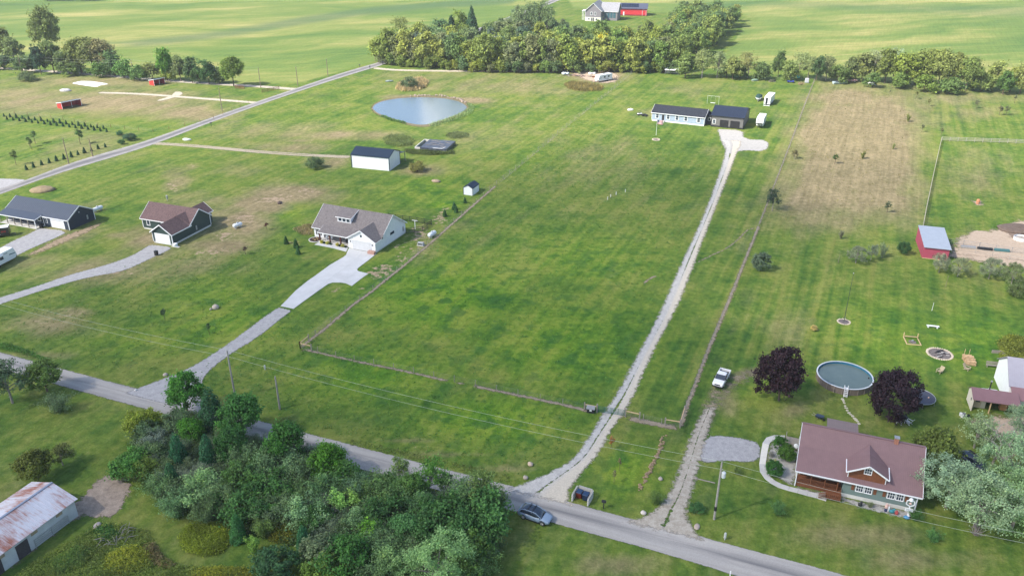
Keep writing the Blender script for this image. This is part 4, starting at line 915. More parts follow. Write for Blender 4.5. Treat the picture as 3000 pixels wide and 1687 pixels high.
def crown_round(seed, n_cl=60, per=90, leaf=.09, rad=(.5, .5, .42), zc=.6, clump=.10, lobes=5, low=.0, up=.35, hollow=.55, drop=0.):
    """crown in unit tree space (height 1, z up)"""
    rs = np.random.RandomState(seed); d = unit(rs.normal(size=(n_cl, 3))); d[:, 2] = np.where(d[:, 2] < -.75, -d[:, 2], d[:, 2])
    L = unit(rs.normal(size=(lobes, 3))); amp = rs.uniform(.05, .26, lobes)
    bulge = 1 - .12 + sum(amp[k]*np.maximum(0, d @ L[k])**3 for k in range(lobes)) - .25*np.maximum(0, d @ unit(rs.normal(size=3)))**5
    rr = (hollow + (1-hollow)*rs.random_sample(n_cl)**.6)*bulge
    P = d*rr[:, None]*np.array(rad); P[:, 2] += zc; P[:, 2] = np.maximum(P[:, 2], low+clump*.4)
    cs = clump*rs.uniform(.6, 1.3, n_cl); tone = rs.uniform(.22, .72, n_cl)
    C = np.repeat(P, per, 0) + rs.normal(size=(n_cl*per, 3))*np.repeat(cs, per)[:, None]*np.array([1, 1, .75])*.55
    if drop: C[:, 2] -= drop*np.repeat(rs.random_sample(n_cl), per)*rs.random_sample(n_cl*per)
    ctr = np.array([0, 0, zc]); N = unit(unit(C-ctr)*.7 + rs.normal(size=C.shape)*.75 + np.array([0, 0, up]))
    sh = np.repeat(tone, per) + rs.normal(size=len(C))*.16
    return P, leaves_mesh('crown', C, N, leaf, sh, rs)
def crown_cone(seed, n=3600, rb=.26, leaf=.055, z0=.05, tiers=0, rag=.18, power=.9):
    rs = np.random.RandomState(seed); z = z0 + (1-z0)*(1-np.sqrt(rs.random_sample(n))*.999); a = rs.uniform(0, 6.283, n)
    k = (1-(z-z0)/(1-z0))**power; ph = rs.uniform(0, 6.28, 6)
    wob = 1 + rag*(np.sin(3*a+ph[0]+9*z) + .8*np.sin(5*a+ph[1]-17*z) + .6*np.sin(2*a+ph[2]+23*z))*.6
    if tiers: wob *= .78 + .22*np.abs(np.sin(z*tiers*math.pi))
    r = rb*k*wob*(.55+.45*rs.random_sample(n)**.4) + .006
    C = np.stack([r*np.cos(a), r*np.sin(a), z], 1) + rs.normal(size=(n, 3))*.012
    N = unit(np.stack([np.cos(a), np.sin(a), np.full(n, .55)], 1) + rs.normal(size=(n, 3))*.6)
    sh = .45 + .28*np.sin(a*4+z*21+ph[3])*np.sin(z*33+ph[4]) + rs.normal(size=n)*.15
    return None, leaves_mesh('crown', C, N, leaf, sh, rs, .5)
def crown_spray(seed, stems=16, per=170, leaf=.06, spread=.5, h=1., arch=.35, twig=.05, base=.12):
    """upright fountain of leafy stems: willow, olive or silver maple sprouts"""
    rs = np.random.RandomState(seed); C = []; T = []; tips = []
    for i in range(stems):
        a = rs.uniform(0, 6.283); s = spread*rs.uniform(.25, 1); hh = h*rs.uniform(.62, 1.0)*(1-.25*(s/spread)**2)
        t = base + (1-base)*rs.random_sample(per)**.75; x = s*t**1.5
        z = hh*(t - arch*np.maximum(0, t-.6)**2*2.2*s/spread)
        C.append(np.stack([x*math.cos(a), x*math.sin(a), z], 1) + rs.normal(size=(per, 3))*twig*(1.3-.6*t)[:, None]); T.append(np.full(per, rs.uniform(.25, .75))); tips.append((s*math.cos(a)*.55, s*math.sin(a)*.55, hh*.62))
    C = np.concatenate(C); C[:, 2] = np.maximum(C[:, 2], .01); T = np.concatenate(T)
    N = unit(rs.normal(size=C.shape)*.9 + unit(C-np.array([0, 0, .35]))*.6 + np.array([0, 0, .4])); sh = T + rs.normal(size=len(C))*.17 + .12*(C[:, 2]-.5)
    return np.array(tips), leaves_mesh('crown', C, N, leaf, sh, rs, .45)
def trunk_mesh(seed, tips, r=.022, hb=.45, lean=.03, n=7, stems=1):
    rn = random.Random(seed); b = MB()
    for k in range(stems):
        a = 6.28*k/stems; off = .02*(stems > 1); top = Vector((rn.uniform(-lean, lean)+off*2*math.cos(a), rn.uniform(-lean, lean)+off*2*math.sin(a), hb))
        base = Vector((off*math.cos(a), off*math.sin(a), -.02))
        b.tube([base, base.lerp(top, .5)+Vector((rn.uniform(-.01, .01), rn.uniform(-.01, .01), 0)), top], [r*1.25, r, r*.75], 7, False)
        if tips is not None and len(tips):
            idx = list(range(len(tips))); rn.shuffle(idx)
            for i in idx[:n]:
                q = Vector(tips[i]); s = base.lerp(top, rn.uniform(.55, 1)); b.tube([s, s.lerp(q, .5)+Vector((0, 0, .03)), q], [r*.55, r*.35, r*.12], 5, False)
        else: b.tube([top, Vector((top.x, top.y, .95))], [r*.7, r*.12], 5, False)
    return b.me('trunk')
PROTO = {}
def protos(kind):
    if kind in PROTO: return PROTO[kind]
    out = []
    for s in range(4 if kind in ('decid', 'fdecid', 'olive', 'shrub', 'fsh') else 2):
        q = 100*len(PROTO)+s*7+11
        if kind == 'decid': c = crown_round(q, 70, 95, .055, (.46, .46, .40), .58, .105, hollow=.45); t = trunk_mesh(q, c[0], .020, .42)
        elif kind == 'fdecid': c = crown_round(q, 44, 60, .085, (.40, .40, .43), .56, .12, low=.06, hollow=.5); t = trunk_mesh(q, c[0], .02, .4)
        elif kind == 'fsh': c = crown_round(q, 26, 55, .12, (.52, .52, .48), .48, .17, low=.02, hollow=.45); t = trunk_mesh(q, c[0], .02, .3)
        elif kind == 'loose': c = crown_round(q, 40, 70, .045, (.42, .42, .40), .58, .10, hollow=.3, lobes=8); t = trunk_mesh(q, c[0], .020, .5, n=16)
        elif kind == 'purple': c = crown_round(q, 120, 95, .050, (.42, .42, .44), .53, .085, low=.05, hollow=.5, lobes=11); t = trunk_mesh(q, c[0], .02, .4)
        elif kind == 'silver': c = crown_round(q, 110, 95, .030, (.52, .52, .44), .56, .075, lobes=9, hollow=.5, up=.5); t = trunk_mesh(q, c[0], .022, .42, n=14)
        elif kind == 'cedar': c = crown_cone(q, 5200, .25, .042, .02, rag=.22, power=.62); t = trunk_mesh(q, None, .02, .3)
        elif kind == 'spruce': c = crown_cone(q, 4200, .27, .05, .04, tiers=11, rag=.10, power=.95); t = trunk_mesh(q, None, .018, .3)
        elif kind == 'thuja': c = crown_cone(q, 700, .27, .12, .03, rag=.1, power=.7); t = trunk_mesh(q, None, .025, .3)
        elif kind == 'olive': c = crown_spray(q, 26, 210, .050, .62, 1., .45, .075); t = trunk_mesh(q, c[0], .014, .25, n=9, stems=3)
        elif kind == 'shrub': c = crown_round(q, 60, 85, .070, (.62, .62, .46), .48, .14, low=.02, hollow=.4, lobes=7); t = trunk_mesh(q, c[0], .016, .25, stems=3)
        elif kind == 'sprout': c = crown_spray(q, 13, 150, .055, .34, 1., .15, .045); t = trunk_mesh(q, c[0], .014, .3, n=6, stems=2)
        elif kind == 'bushy': c = crown_round(q, 80, 80, .075, (.60, .60, .50), .48, .12, low=.02, hollow=.6, lobes=3); t = trunk_mesh(q, c[0], .02, .2)
        elif kind == 'sapling': c = crown_round(q, 14, 40, .07, (.17, .17, .30), .66, .07); t = trunk_mesh(q, c[0], .014, .6, n=5)
        t.materials.append(BARK if kind not in ('silver', 'sprout', 'loose') else BARKG); out.append((t, c[1]))
    PROTO[kind] = out; return out
RT = random.Random(77)
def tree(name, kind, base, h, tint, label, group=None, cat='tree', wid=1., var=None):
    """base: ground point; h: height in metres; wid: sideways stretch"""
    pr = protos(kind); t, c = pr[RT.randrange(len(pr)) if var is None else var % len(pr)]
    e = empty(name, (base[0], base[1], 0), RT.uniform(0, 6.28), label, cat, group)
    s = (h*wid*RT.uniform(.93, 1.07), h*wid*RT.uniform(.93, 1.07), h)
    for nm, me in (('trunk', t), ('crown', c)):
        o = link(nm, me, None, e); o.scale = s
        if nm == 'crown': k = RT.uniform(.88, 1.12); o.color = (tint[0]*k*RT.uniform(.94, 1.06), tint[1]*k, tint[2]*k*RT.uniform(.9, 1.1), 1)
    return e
def at_crown(px, py, h, f=.5): v = g(px, py, h*f); return (v.x, v.y)
# tints (leaf colours)
DKG, MDG, OLV, YEL = (.024, .060, .022), (.045, .095, .022), (.085, .098, .026), (.145, .145, .030)
GRY, SLV, CED, BRT, PAL = (.088, .112, .074), (.145, .175, .120), (.026, .062, .040), (.075, .145, .018), (.130, .150, .070)
TH = 'trees and shrubs of the roadside thicket'
# thicket by the road: (px, py of crown centre, height m, kind, tint, width, what, label)
THK = [(17,1117,8.5,'loose',(.060,.075,.060),1.0,'tree','thin grey-green tree over the road at the left edge'),
 (125,1100,7.6,'decid',(.070,.082,.026),1.1,'tree','olive green tree leaning over the road, second from the left edge'),(163,1175,3.8,'olive',(.075,.085,.070),1.2,'shrub','grey twiggy shrub below the olive tree on the lawn'),
 (539,1152,9.0,'decid',(.050,.110,.024),.95,'tree','tallest bright green tree of the thicket, beside the gravel drive mouth'),(416,1230,4.5,'shrub',(.120,.118,.024),1.0,'shrub','yellow olive bush at the left end of the thicket'),
 (617,1200,9.5,'cedar',CED,1.05,'tree','dark cedar right of the tallest thicket tree'),(699,1220,9.8,'decid',(.036,.078,.026),.95,'tree','rounded dark green tree next to the utility pole base'),
 (383,1352,4.2,'shrub',(.055,.105,.030),1.1,'shrub','leafy green shrub nearest the bare mud patch'),(430,1372,4.0,'olive',OLV,1.1,'shrub','olive shrub between the mud patch and the cedars'),
 (519,1319,7.0,'cedar',(.024,.066,.046),.85,'tree','blue-green cedar spire on the left of the thicket'),(607,1325,7.5,'cedar',(.026,.068,.044),.85,'tree','tall blue-green cedar in the middle of the cedars'),
 (560,1262,6.5,'decid',(.045,.100,.020),.9,'tree','bright leafy tree between the two cedar spires'),(672,1307,8.0,'decid',(.026,.062,.024),.9,'tree','deep green tree behind the grey olives'),
 (469,1425,4.5,'olive',GRY,1.1,'shrub','grey-green olive shrub on the thicket left flank'),(501,1395,6.0,'cedar',CED,.8,'tree','short dark cedar beside the grey olive'),
 (583,1425,5.5,'olive',SLV,1.15,'shrub','silvery grey olive shrub, largest on the left'),(507,1472,4.5,'olive',GRY,1.1,'shrub','grey olive shrub above the mown path'),(604,1492,4.0,'olive',(.075,.095,.060),1.1,'shrub','drab green shrub at the path corner'),
 (707,1348,5.5,'olive',GRY,1.0,'shrub','grey shrub under the rounded dark tree'),(722,1405,5.0,'shrub',(.055,.085,.034),1.1,'shrub','mid green shrub in the thicket middle left'),(722,1472,4.6,'shrub',(.036,.072,.028),1.1,'shrub','dark green shrub above the goldenrod'),
 (693,1540,5.0,'cedar',(.036,.088,.040),.95,'tree','pale cedar standing over the goldenrod patch'),(737,1592,3.2,'sprout',(.11,.155,.045),1.2,'sapling','light green sapling right of the goldenrod patch'),
 (838,1300,10.0,'decid',(.034,.072,.022),.85,'tree','tall dark maple against the road bend'),(962,1357,8.0,'decid',(.058,.118,.020),.9,'tree','bright green tree just below the road centre'),
 (788,1357,6.0,'olive',GRY,1.0,'shrub','grey olive left of the dark maple'),(830,1362,6.0,'olive',(.10,.125,.088),1.0,'shrub','pale grey olive under the dark maple'),(883,1387,5.5,'olive',GRY,1.0,'shrub','grey shrub right under the dark maple'),
 (945,1437,5.5,'olive',(.075,.10,.062),1.05,'shrub','grey green shrub below the bright tree'),(1039,1425,5.0,'olive',(.080,.105,.080),1.05,'shrub','blue grey shrub below the road edge'),
 (1000,1462,5.0,'sprout',(.145,.190,.075),1.25,'sapling','pale lime sapling in the middle of the thicket'),(1048,1450,4.8,'sprout',(.155,.190,.070),1.1,'sapling','second pale lime sapling, just right of the first'),
 (818,1484,4.8,'olive',(.085,.10,.078),1.1,'shrub','grey shrub above the thicket clearing'),(891,1496,5.2,'olive',SLV,1.1,'shrub','silver grey shrub in the thicket clearing'),(794,1437,5.0,'shrub',(.050,.092,.036),1.0,'shrub','leafy green shrub among the grey olives'),
 (1104,1425,5.5,'olive',(.068,.090,.050),1.0,'shrub','olive shrub along the lower road edge'),(1142,1440,5.0,'shrub',(.050,.075,.034),1.0,'shrub','dark shrub along the lower road edge'),(1163,1466,5.0,'olive',GRY,1.1,'shrub','grey olive in the thicket centre'),
 (1210,1437,6.5,'decid',(.062,.088,.036),.85,'tree','olive green tree rising to the road edge'),(1257,1398,7.5,'loose',(.058,.098,.028),.75,'tree','slender tree standing against the road'),(1171,1374,5.5,'loose',(.11,.125,.055),.6,'tree','wispy pale tree at the road edge'),
 (1310,1425,5.5,'loose',(.055,.085,.045),.6,'tree','thin sapling tree against the grey road'),(1295,1496,6.0,'shrub',(.036,.070,.032),1.0,'shrub','large dark shrub right of centre'),(1369,1449,6.0,'olive',(.085,.110,.068),1.05,'shrub','grey green shrub near the parked car'),
 (1422,1443,7.0,'loose',(.085,.098,.045),.9,'tree','thin olive tree nearest the parked car'),(1413,1510,6.0,'shrub',(.045,.080,.034),1.0,'shrub','dense shrub at the right edge of the thicket'),(1363,1555,5.5,'shrub',(.038,.072,.034),1.0,'shrub','deep green shrub low on the right flank'),
 (1450,1470,4.5,'olive',(.068,.088,.048),1.0,'shrub','small shrub touching the road by the car'),(1192,1549,6.5,'decid',(.060,.105,.052),.95,'tree','large sage tree in the lower thicket'),(1059,1525,4.8,'olive',GRY,1.05,'shrub','grey shrub left of the sage tree'),
 (1080,1555,4.8,'sprout',(.085,.150,.035),1.1,'sapling','bright green sapling beside the sage tree'),(1133,1510,5.0,'shrub',(.032,.062,.026),1.0,'shrub','dark shrub behind the sage tree'),(1257,1555,5.2,'shrub',(.044,.080,.036),1.0,'shrub','green shrub between sage tree and pale maple'),
 (1118,1599,5.0,'olive',(.085,.105,.076),1.1,'shrub','grey olive low in the thicket'),(1024,1628,5.5,'shrub',(.040,.085,.030),1.0,'shrub','dense green shrub near the bottom edge'),(933,1614,3.6,'bushy',(.105,.112,.098),1.1,'shrub','round pinkish grey bush by the mown path'),
 (980,1600,4.0,'olive',(.045,.085,.052),1.0,'shrub','blue green shrub right of the round bush'),(1163,1628,5.5,'olive',(.10,.125,.088),1.05,'shrub','pale grey olive left of the silver maple'),(1100,1655,4.5,'olive',GRY,1.1,'shrub','grey shrub on the bottom edge'),
 (1280,1660,9.0,'silver',(.155,.200,.120),1.0,'tree','pale silver maple at the bottom edge of the thicket'),(1369,1614,5.5,'shrub',(.062,.088,.034),1.0,'shrub','olive shrub right of the silver maple'),(1400,1655,5.0,'olive',(.062,.085,.045),1.0,'shrub','brownish shrub at the lower right thicket corner'),
 (888,1572,4.5,'cedar',(.028,.075,.048),1.0,'tree','small blue green cedar by the mown path'),(809,1655,4.2,'shrub',(.030,.058,.034),1.1,'shrub','dark shrub on the bottom edge by the path'),(956,1667,4.0,'shrub',(.085,.105,.028),1.0,'shrub','yellow green shrub on the bottom edge'),
 (1330,1540,5.5,'olive',(.070,.095,.058),1.0,'shrub','drab shrub behind the silver maple'),(1230,1490,5.5,'olive',(.066,.092,.062),1.0,'shrub','grey green shrub in the thick of the thicket'),(1010,1395,5.0,'shrub',(.045,.085,.026),1.0,'shrub','green shrub under the bright tree'),
 (660,1440,4.5,'olive',(.075,.092,.062),1.1,'shrub','dull grey shrub in the left thicket'),(770,1540,3.2,'olive',(.095,.105,.040),1.1,'shrub','yellowish low shrub right of the goldenrod'),(860,1445,4.5,'olive',(.062,.085,.050),1.1,'shrub','drab shrub above the clearing'),(930,1525,3.6,'shrub',(.042,.078,.028),1.2,'shrub','low green shrub in the clearing')]
TPOS = []
for px, py, hh, kd, ti, wd, what, lab in THK:
    hh *= {'decid': .79, 'silver': .85, 'cedar': .92, 'loose': .95}.get(kd, 1.0); ti = (ti[0]*1.22, ti[1]*1.62, ti[2]*.98); TPOS.append(at_crown(px, py, hh, .52))
    tree({'tree': 'thicket_tree', 'shrub': 'thicket_shrub', 'sapling': 'thicket_sapling'}[what], kd, at_crown(px, py, hh, .52), hh, ti, lab, TH, what, wd)
tp = np.array([[g(*p).x, g(*p).y] for p in [(420,1300),(500,1262),(640,1255),(770,1300),(900,1345),(1000,1400),(1130,1432),(1300,1462),(1465,1505),(1440,1600),(1400,1690),(1010,1690),(950,1590),(880,1560),(720,1500),(600,1520),(470,1480),(430,1400)]])
nf = 0
for _ in range(4000):
    p = np.array([RT.uniform(tp[:, 0].min(), tp[:, 0].max()), RT.uniform(tp[:, 1].min(), tp[:, 1].max())])
    if nf >= 70 or sdist(p[None], tp)[0] < .3 or any((p[0]-q[0])**2+(p[1]-q[1])**2 < 2.0**2 for q in TPOS): continue
    nf += 1; TPOS.append(p); k = RT.randrange(4); ti = [(.110,.155,.085),(.085,.135,.055),(.135,.165,.115),(.075,.125,.045)][k]
    tree('thicket_shrub', ('olive', 'shrub', 'olive', 'olive')[k], p, RT.uniform(2.6, 4.2), ti, ['sage', 'mid green', 'silvery grey', 'drab green'][k] + ' low shrub filling the gaps of the thicket', TH, 'shrub', 1.1)
# garden and roadside trees
PUR = (.025, .0135, .019)
tree('purple_maple', 'purple', at_crown(2294,1100,9.6,.5), 9.6, PUR, 'purple leaved maple left of the round pool', cat='tree', wid=.74, var=0)
tree('purple_maple', 'purple', at_crown(2617,1157,8.6,.5), 8.6, PUR, 'purple leaved maple in front of the trampoline', cat='tree', wid=.88, var=1)
for px, py, hh, kd, ti, wd, lab in [(2790,1418,7.2,'silver',SLV,1.12,'pale silver maple spreading beside the cottage gable'),(2880,1465,8.2,'silver',(.14,.185,.115),1.05,'silver maple leaning over the dead shrub'),(2990,1470,8,'silver',(.14,.19,.105),1.0,'large silver maple at the lower right edge'),(2975,1345,8.2,'silver',(.13,.18,.105),.95,'silver maple behind the bare tree at the right edge'),
    (2742,1318,8.5,'decid',(.070,.088,.022),.85,'drooping olive green tree behind the cottage gable'),(2868,1262,5.6,'loose',(.20,.23,.15),1.1,'feathery pale tree in front of the cream shed'),(3010,1235,6,'silver',(.110,.150,.110),.9,'pale tree against the white barn wall'),
    (97,1362,5.2,'decid',(.080,.085,.020),1.05,'olive apple tree on the lawn above the rusty barn'),(175,1330,3.6,'loose',(.070,.078,.030),1.1,'thin spreading branches of a small lawn tree')]:
    ti = (ti[0]*1.45, ti[1]*1.6, ti[2]*1.35) if kd == 'silver' else (ti[0]*1.1, ti[1]*1.25, ti[2]*.95)
    tree('yard_tree', kd, at_crown(px, py, hh, .55), hh, ti, lab, None, 'tree', wd)
for px, py, hh, kd, ti, wd, lab in [(2285,1296,1.9,'bushy',(.030,.085,.014),1.0,'clipped round shrub at the top of the side bed'),(2306,1330,2.4,'bushy',(.045,.095,.014),1.0,'larger clipped shrub against the cottage side wall'),(2268,1372,2.3,'bushy',(.026,.075,.014),1.0,'dark clipped shrub at the sidewalk bend'),
    (2262,1330,1.1,'olive',(.10,.105,.10),1.0,'grey lavender clump in the side bed'),(2270,1350,.9,'sprout',(.22,.24,.10),1.2,'pale flowering clump above the dark clipped shrub'),
    (2684,1508,1.9,'olive',(.035,.085,.022),1.0,'leafy green clump at the cottage right corner'),(2550,1478,1.0,'olive',(.080,.095,.058),1.0,'low grey bush in the front gravel bed'),(2280,1490,2.2,'olive',(.036,.080,.026),1.0,'young green shrub on the front lawn by the sidewalk'),
    (2738,1568,2.2,'olive',(.036,.085,.028),1.0,'young green shrub on the front lawn below the silver maple'),(1922,1458,2.0,'olive',(.055,.085,.022),1.2,'rough tussock shrub at the driveway corner'),(2045,1487,1.5,'shrub',(.030,.075,.026),1.0,'small dark shrub across the worn driveway'),
    (2160,1378,1.3,'olive',(.050,.075,.024),1.0,'wispy shrub behind the utility pole')]:
    ti = (ti[0]*1.7, ti[1]*1.7, ti[2]*1.6) if kd in ('olive', 'shrub') else (ti[0]*1.25, ti[1]*1.25, ti[2]*1.25)
    tree('garden_shrub', kd, at_crown(px, py, hh, .45), hh, ti, lab, None, 'shrub', wd)
# young trees in the meadow on the right
YS = 'young trees in the right-hand meadow'
for px, py, hh, kd, ti, wd, lab in [(2231,766,4.2,'bushy',(.10,.135,.082),.8,'dense silver green bush beside the long fence'),(2512,745,4.4,'silver',(.15,.18,.115),.8,'pale young tree, left one of the three in the meadow edge'),(2556,738,4.2,'loose',SLV,.7,'thin pale young tree, middle of the three'),(2590,728,4.4,'sprout',(.15,.185,.10),.9,'pale young tree, right one of the three'),
    (2649,726,3.2,'shrub',(.026,.066,.022),.7,'dark green bush left of the red loafing shed'),(2757,772,4.4,'silver',(.19,.21,.13),.8,'pale young tree in front of the red shed wall'),(2812,782,4.6,'silver',(.16,.19,.11),.8,'pale young tree right of the red shed'),(2905,785,5.2,'silver',(.16,.19,.12),.8,'taller pale tree by the sand track'),(2972,800,5.2,'silver',(.13,.16,.075),.8,'pale tree nearest the right edge by the sand track'),
    (2980,850,3.0,'shrub',(.085,.115,.045),.9,'leafy shrub at the right edge below the pale trees'),(2267,585,6.2,'loose',(.036,.062,.036),.75,'dark sparse pine on the long fence line'),(2329,452,3.0,'loose',(.12,.115,.05),1.0,'dry looking bush in the tan meadow'),(2448,466,3.2,'sapling',(.055,.10,.030),1.3,'small green sapling in the tan meadow gully'),(2529,452,3.0,'sprout',(.13,.15,.04),1.0,'yellow green sapling above the gully'),
    (2618,427,2.4,'sprout',(.12,.14,.04),.9,'tiny sapling near the paddock corner'),(2602,606,3.2,'sapling',(.06,.08,.04),1.2,'thin sapling in the lower tan meadow'),(2465,684,2.8,'sprout',(.12,.125,.075),.8,'greyish sapling at the meadow bottom'),(2685,279,3.4,'sapling',(.15,.155,.05),1.2,'sapling below the right tree line'),(2724,300,3.2,'sapling',(.14,.145,.06),1.1,'sapling right of the tan field top'),
    (2663,343,3.6,'sprout',(.12,.145,.035),.9,'yellow green sapling on the tan field edge'),(2703,375,3.0,'sapling',(.11,.12,.06),1.0,'sapling in mown pasture above the paddock'),(2759,387,3.0,'sapling',(.11,.125,.055),1.1,'sapling left above the paddock rail'),(2864,305,3.6,'sapling',(.12,.125,.06),1.2,'sapling in the far right pasture'),(2931,323,3.8,'sapling',(.11,.12,.06),1.2,'left one of two saplings in the far right pasture'),(2951,323,3.8,'sapling',(.11,.12,.06),1.2,'right one of two saplings in the far right pasture'),(2975,291,3.4,'sapling',(.12,.13,.06),1.1,'sapling by the far right pasture track'),
    (2385,960,1.1,'bushy',(.32,.25,.09),1.0,'small golden bush on the lawn left of the flagpole ring'),(2608,270,1.4,'sapling',(.03,.04,.03),1.0,'tiny dark sapling at the top of the tan field')]:
    tree('young_tree', kd, at_crown(px, py, hh, .5), hh, ti, lab, YS, 'tree', wd)
# saplings and bushes elsewhere
for px, py, hh, kd, ti, wd, lab in [(837,702,2.2,'thuja',(.024,.066,.020),1.,'upper cone bush left of the farmhouse'),(866,712,2.4,'thuja',(.024,.066,.020),1.,'middle cone bush left of the farmhouse walk'),(872,732,2.2,'thuja',(.024,.066,.020),1.,'lower cone bush left of the farmhouse walk'),
    (781,663,1.9,'sapling',(.05,.02,.02),1.6,'dark red sapling in the lawn between two houses'),(718,734,2.0,'sapling',(.045,.03,.022),1.6,'dark sapling right of the green house drive'),(611,963,2.6,'sapling',(.03,.055,.025),1.0,'staked sapling near the big boulder'),(480,920,2.6,'sapling',(.03,.055,.025),1.0,'staked sapling in the left lawn'),
    (1362,586,1.8,'thuja',(.024,.066,.022),1.,'cone bush just below the white garden shed'),(1330,603,2.2,'thuja',(.024,.066,.022),1.,'upper of the paired cone bushes below the shed'),(1336,611,2.2,'thuja',(.024,.066,.022),1.,'lower of the paired cone bushes below the shed'),(1303,624,2.0,'thuja',(.024,.066,.022),1.,'lowest cone bush in the row towards the farmhouse'),
    (918,476,3.6,'shrub',(.055,.085,.040),1.2,'low green bush beside the barn lane'),(1222,488,3.0,'shrub',(.110,.112,.034),1.3,'yellow olive bush right of the pole barn'),(378,401,2.4,'shrub',(.030,.060,.036),1.3,'low dark bush by the country road'),(76,223,4.0,'shrub',(.060,.085,.040),1.5,'broad low bush in the upper left paddock'),
    (350,390,1.6,'shrub',(.03,.07,.03),1.1,'tiny dark bush above the country road'),(355,416,1.6,'shrub',(.03,.07,.03),1.1,'tiny dark bush near the lane junction'),(1200,243,4.5,'shrub',(.055,.080,.040),1.2,'green bush on the brown weed mound'),
    (41,460,5.0,'sapling',(.06,.085,.025),1.0,'young tree in the mown lawn at the left edge'),(90,424,3.5,'sapling',(.05,.08,.03),1.2,'young tree in the lawn above the conifers'),(99,402,4.5,'sapling',(.05,.09,.03),1.3,'slim tree below the sapling rows'),(230,399,5.5,'sapling',(.045,.085,.03),1.1,'taller slim tree below the sapling rows'),(84,416,3.5,'sapling',(.05,.09,.03),1.3,'small tree below the sapling rows at left'),
    (1792,1294,2.4,'sapling',(.16,.08,.03),.8,'orange tinted sapling beside the main drive'),(1800,1395,2.4,'sapling',(.10,.10,.05),.7,'bare looking sapling above the bin enclosure'),(1815,1360,2.4,'sapling',(.11,.10,.05),.6,'leafless looking sapling in the corner lawn')]:
    ti = (ti[0]*1.5, ti[1]*1.5, ti[2]*1.4)
    tree('small_tree', kd, at_crown(px, py, hh, .5), hh, ti, lab, None, 'bush' if hh < 2.5 else 'tree', wd)
for i, (px, py) in enumerate([(78,498),(99,491),(123,484),(145,478),(166,472),(188,467),(210,461),(229,454),(248,449),(268,443),(288,437),(309,432)]):
    v = g(px, py); tree('roadside_conifer', 'thuja', (v.x, v.y), RT.uniform(1.5, 2.2), (.022, .066, .030), 'young conifer in the single row along the country road', 'conifers along the country road', 'conifer', 1.0)
for i in range(17):
    for r_ in (0, 1):
        k = i/16; px = 12+k*(292) + r_*9; py = 346 + k*36 + r_*9 - 4
        v = g(px, py); tree('windbreak_conifer', 'thuja', (v.x, v.y), RT.uniform(1.3, 1.9), (.024, .070, .034), 'small conifer in the double row below the red shelter', 'conifers of the double windbreak row', 'conifer', 1.0)
# tree line upper left
TL = 'trees along the farm lane'
for px, py, hh, kd, ti, wd, lab in [(128,90,24,'decid',(.088,.100,.034),.70,'very tall tree towering over the lane trees'),(5,128,15,'fdecid',(.105,.110,.036),.9,'tree at the left edge of the lane row'),(35,145,12,'fdecid',(.09,.10,.04),1.0,'open crowned tree left of the dark conifer'),(111,178,12,'fdecid',(.022,.042,.026),.6,'dark narrow tree under the tall one'),
    (148,165,14,'fdecid',(.070,.085,.030),.9,'olive tree right under the tall one'),(183,185,10,'fdecid',(.060,.075,.030),1.1,'dark green tree right of the tall one'),(227,160,16,'decid',(.085,.095,.030),.9,'broad olive tree in the lane row'),(262,160,16,'decid',(.088,.092,.032),.9,'broad olive brown tree in the lane row'),(297,160,16,'decid',(.110,.095,.050),.85,'rusty tinted tree in the lane row'),
    (329,188,10,'fsh',(.05,.075,.03),.9,'low tree right of the rusty one'),(361,203,8,'fsh',(.05,.09,.026),1.0,'low green tree by the lane pole'),(405,212,7,'fsh',(.055,.09,.03),1.0,'shrubby tree right of the lane pole'),(442,208,7.5,'fsh',(.085,.095,.035),1.0,'olive shrub tree in the lane row'),(483,190,13,'fdecid',(.055,.105,.020),.75,'bright green pointed tree in the lane row'),
    (492,213,7,'fsh',(.10,.115,.028),.9,'yellow green low tree in the lane row'),(524,200,11,'fdecid',(.075,.088,.040),.75,'greyish tree right of the bright one'),(559,208,10,'fdecid',(.045,.07,.03),.8,'dark round tree in the lane row'),(581,220,7,'fsh',(.05,.08,.03),.8,'small dark tree near the row end'),(608,213,9.5,'fdecid',(.035,.065,.028),.95,'dense dark tree near the row end'),
    (640,220,7,'fsh',(.06,.08,.035),.9,'low tree before the last big one'),(678,206,13,'decid',(.075,.105,.026),.85,'big round tree at the end of the lane row'),(70,190,7,'fsh',(.05,.07,.03),1.3,'scrubby tree under the lane row left'),(215,200,6,'fsh',(.06,.08,.03),1.4,'scrub under the broad olive trees'),(290,205,6,'fsh',(.05,.08,.028),1.4,'scrub under the rusty tree'),(10,182,6,'fsh',(.035,.055,.026),1.5,'dark scrub at the left edge of the lane')]:
    ti = (ti[0]*1.32, ti[1]*1.5, ti[2]*1.2)
    tree('lane_tree', kd, at_crown(px, py, hh, .52), hh, ti, lab, TL, 'tree', wd)
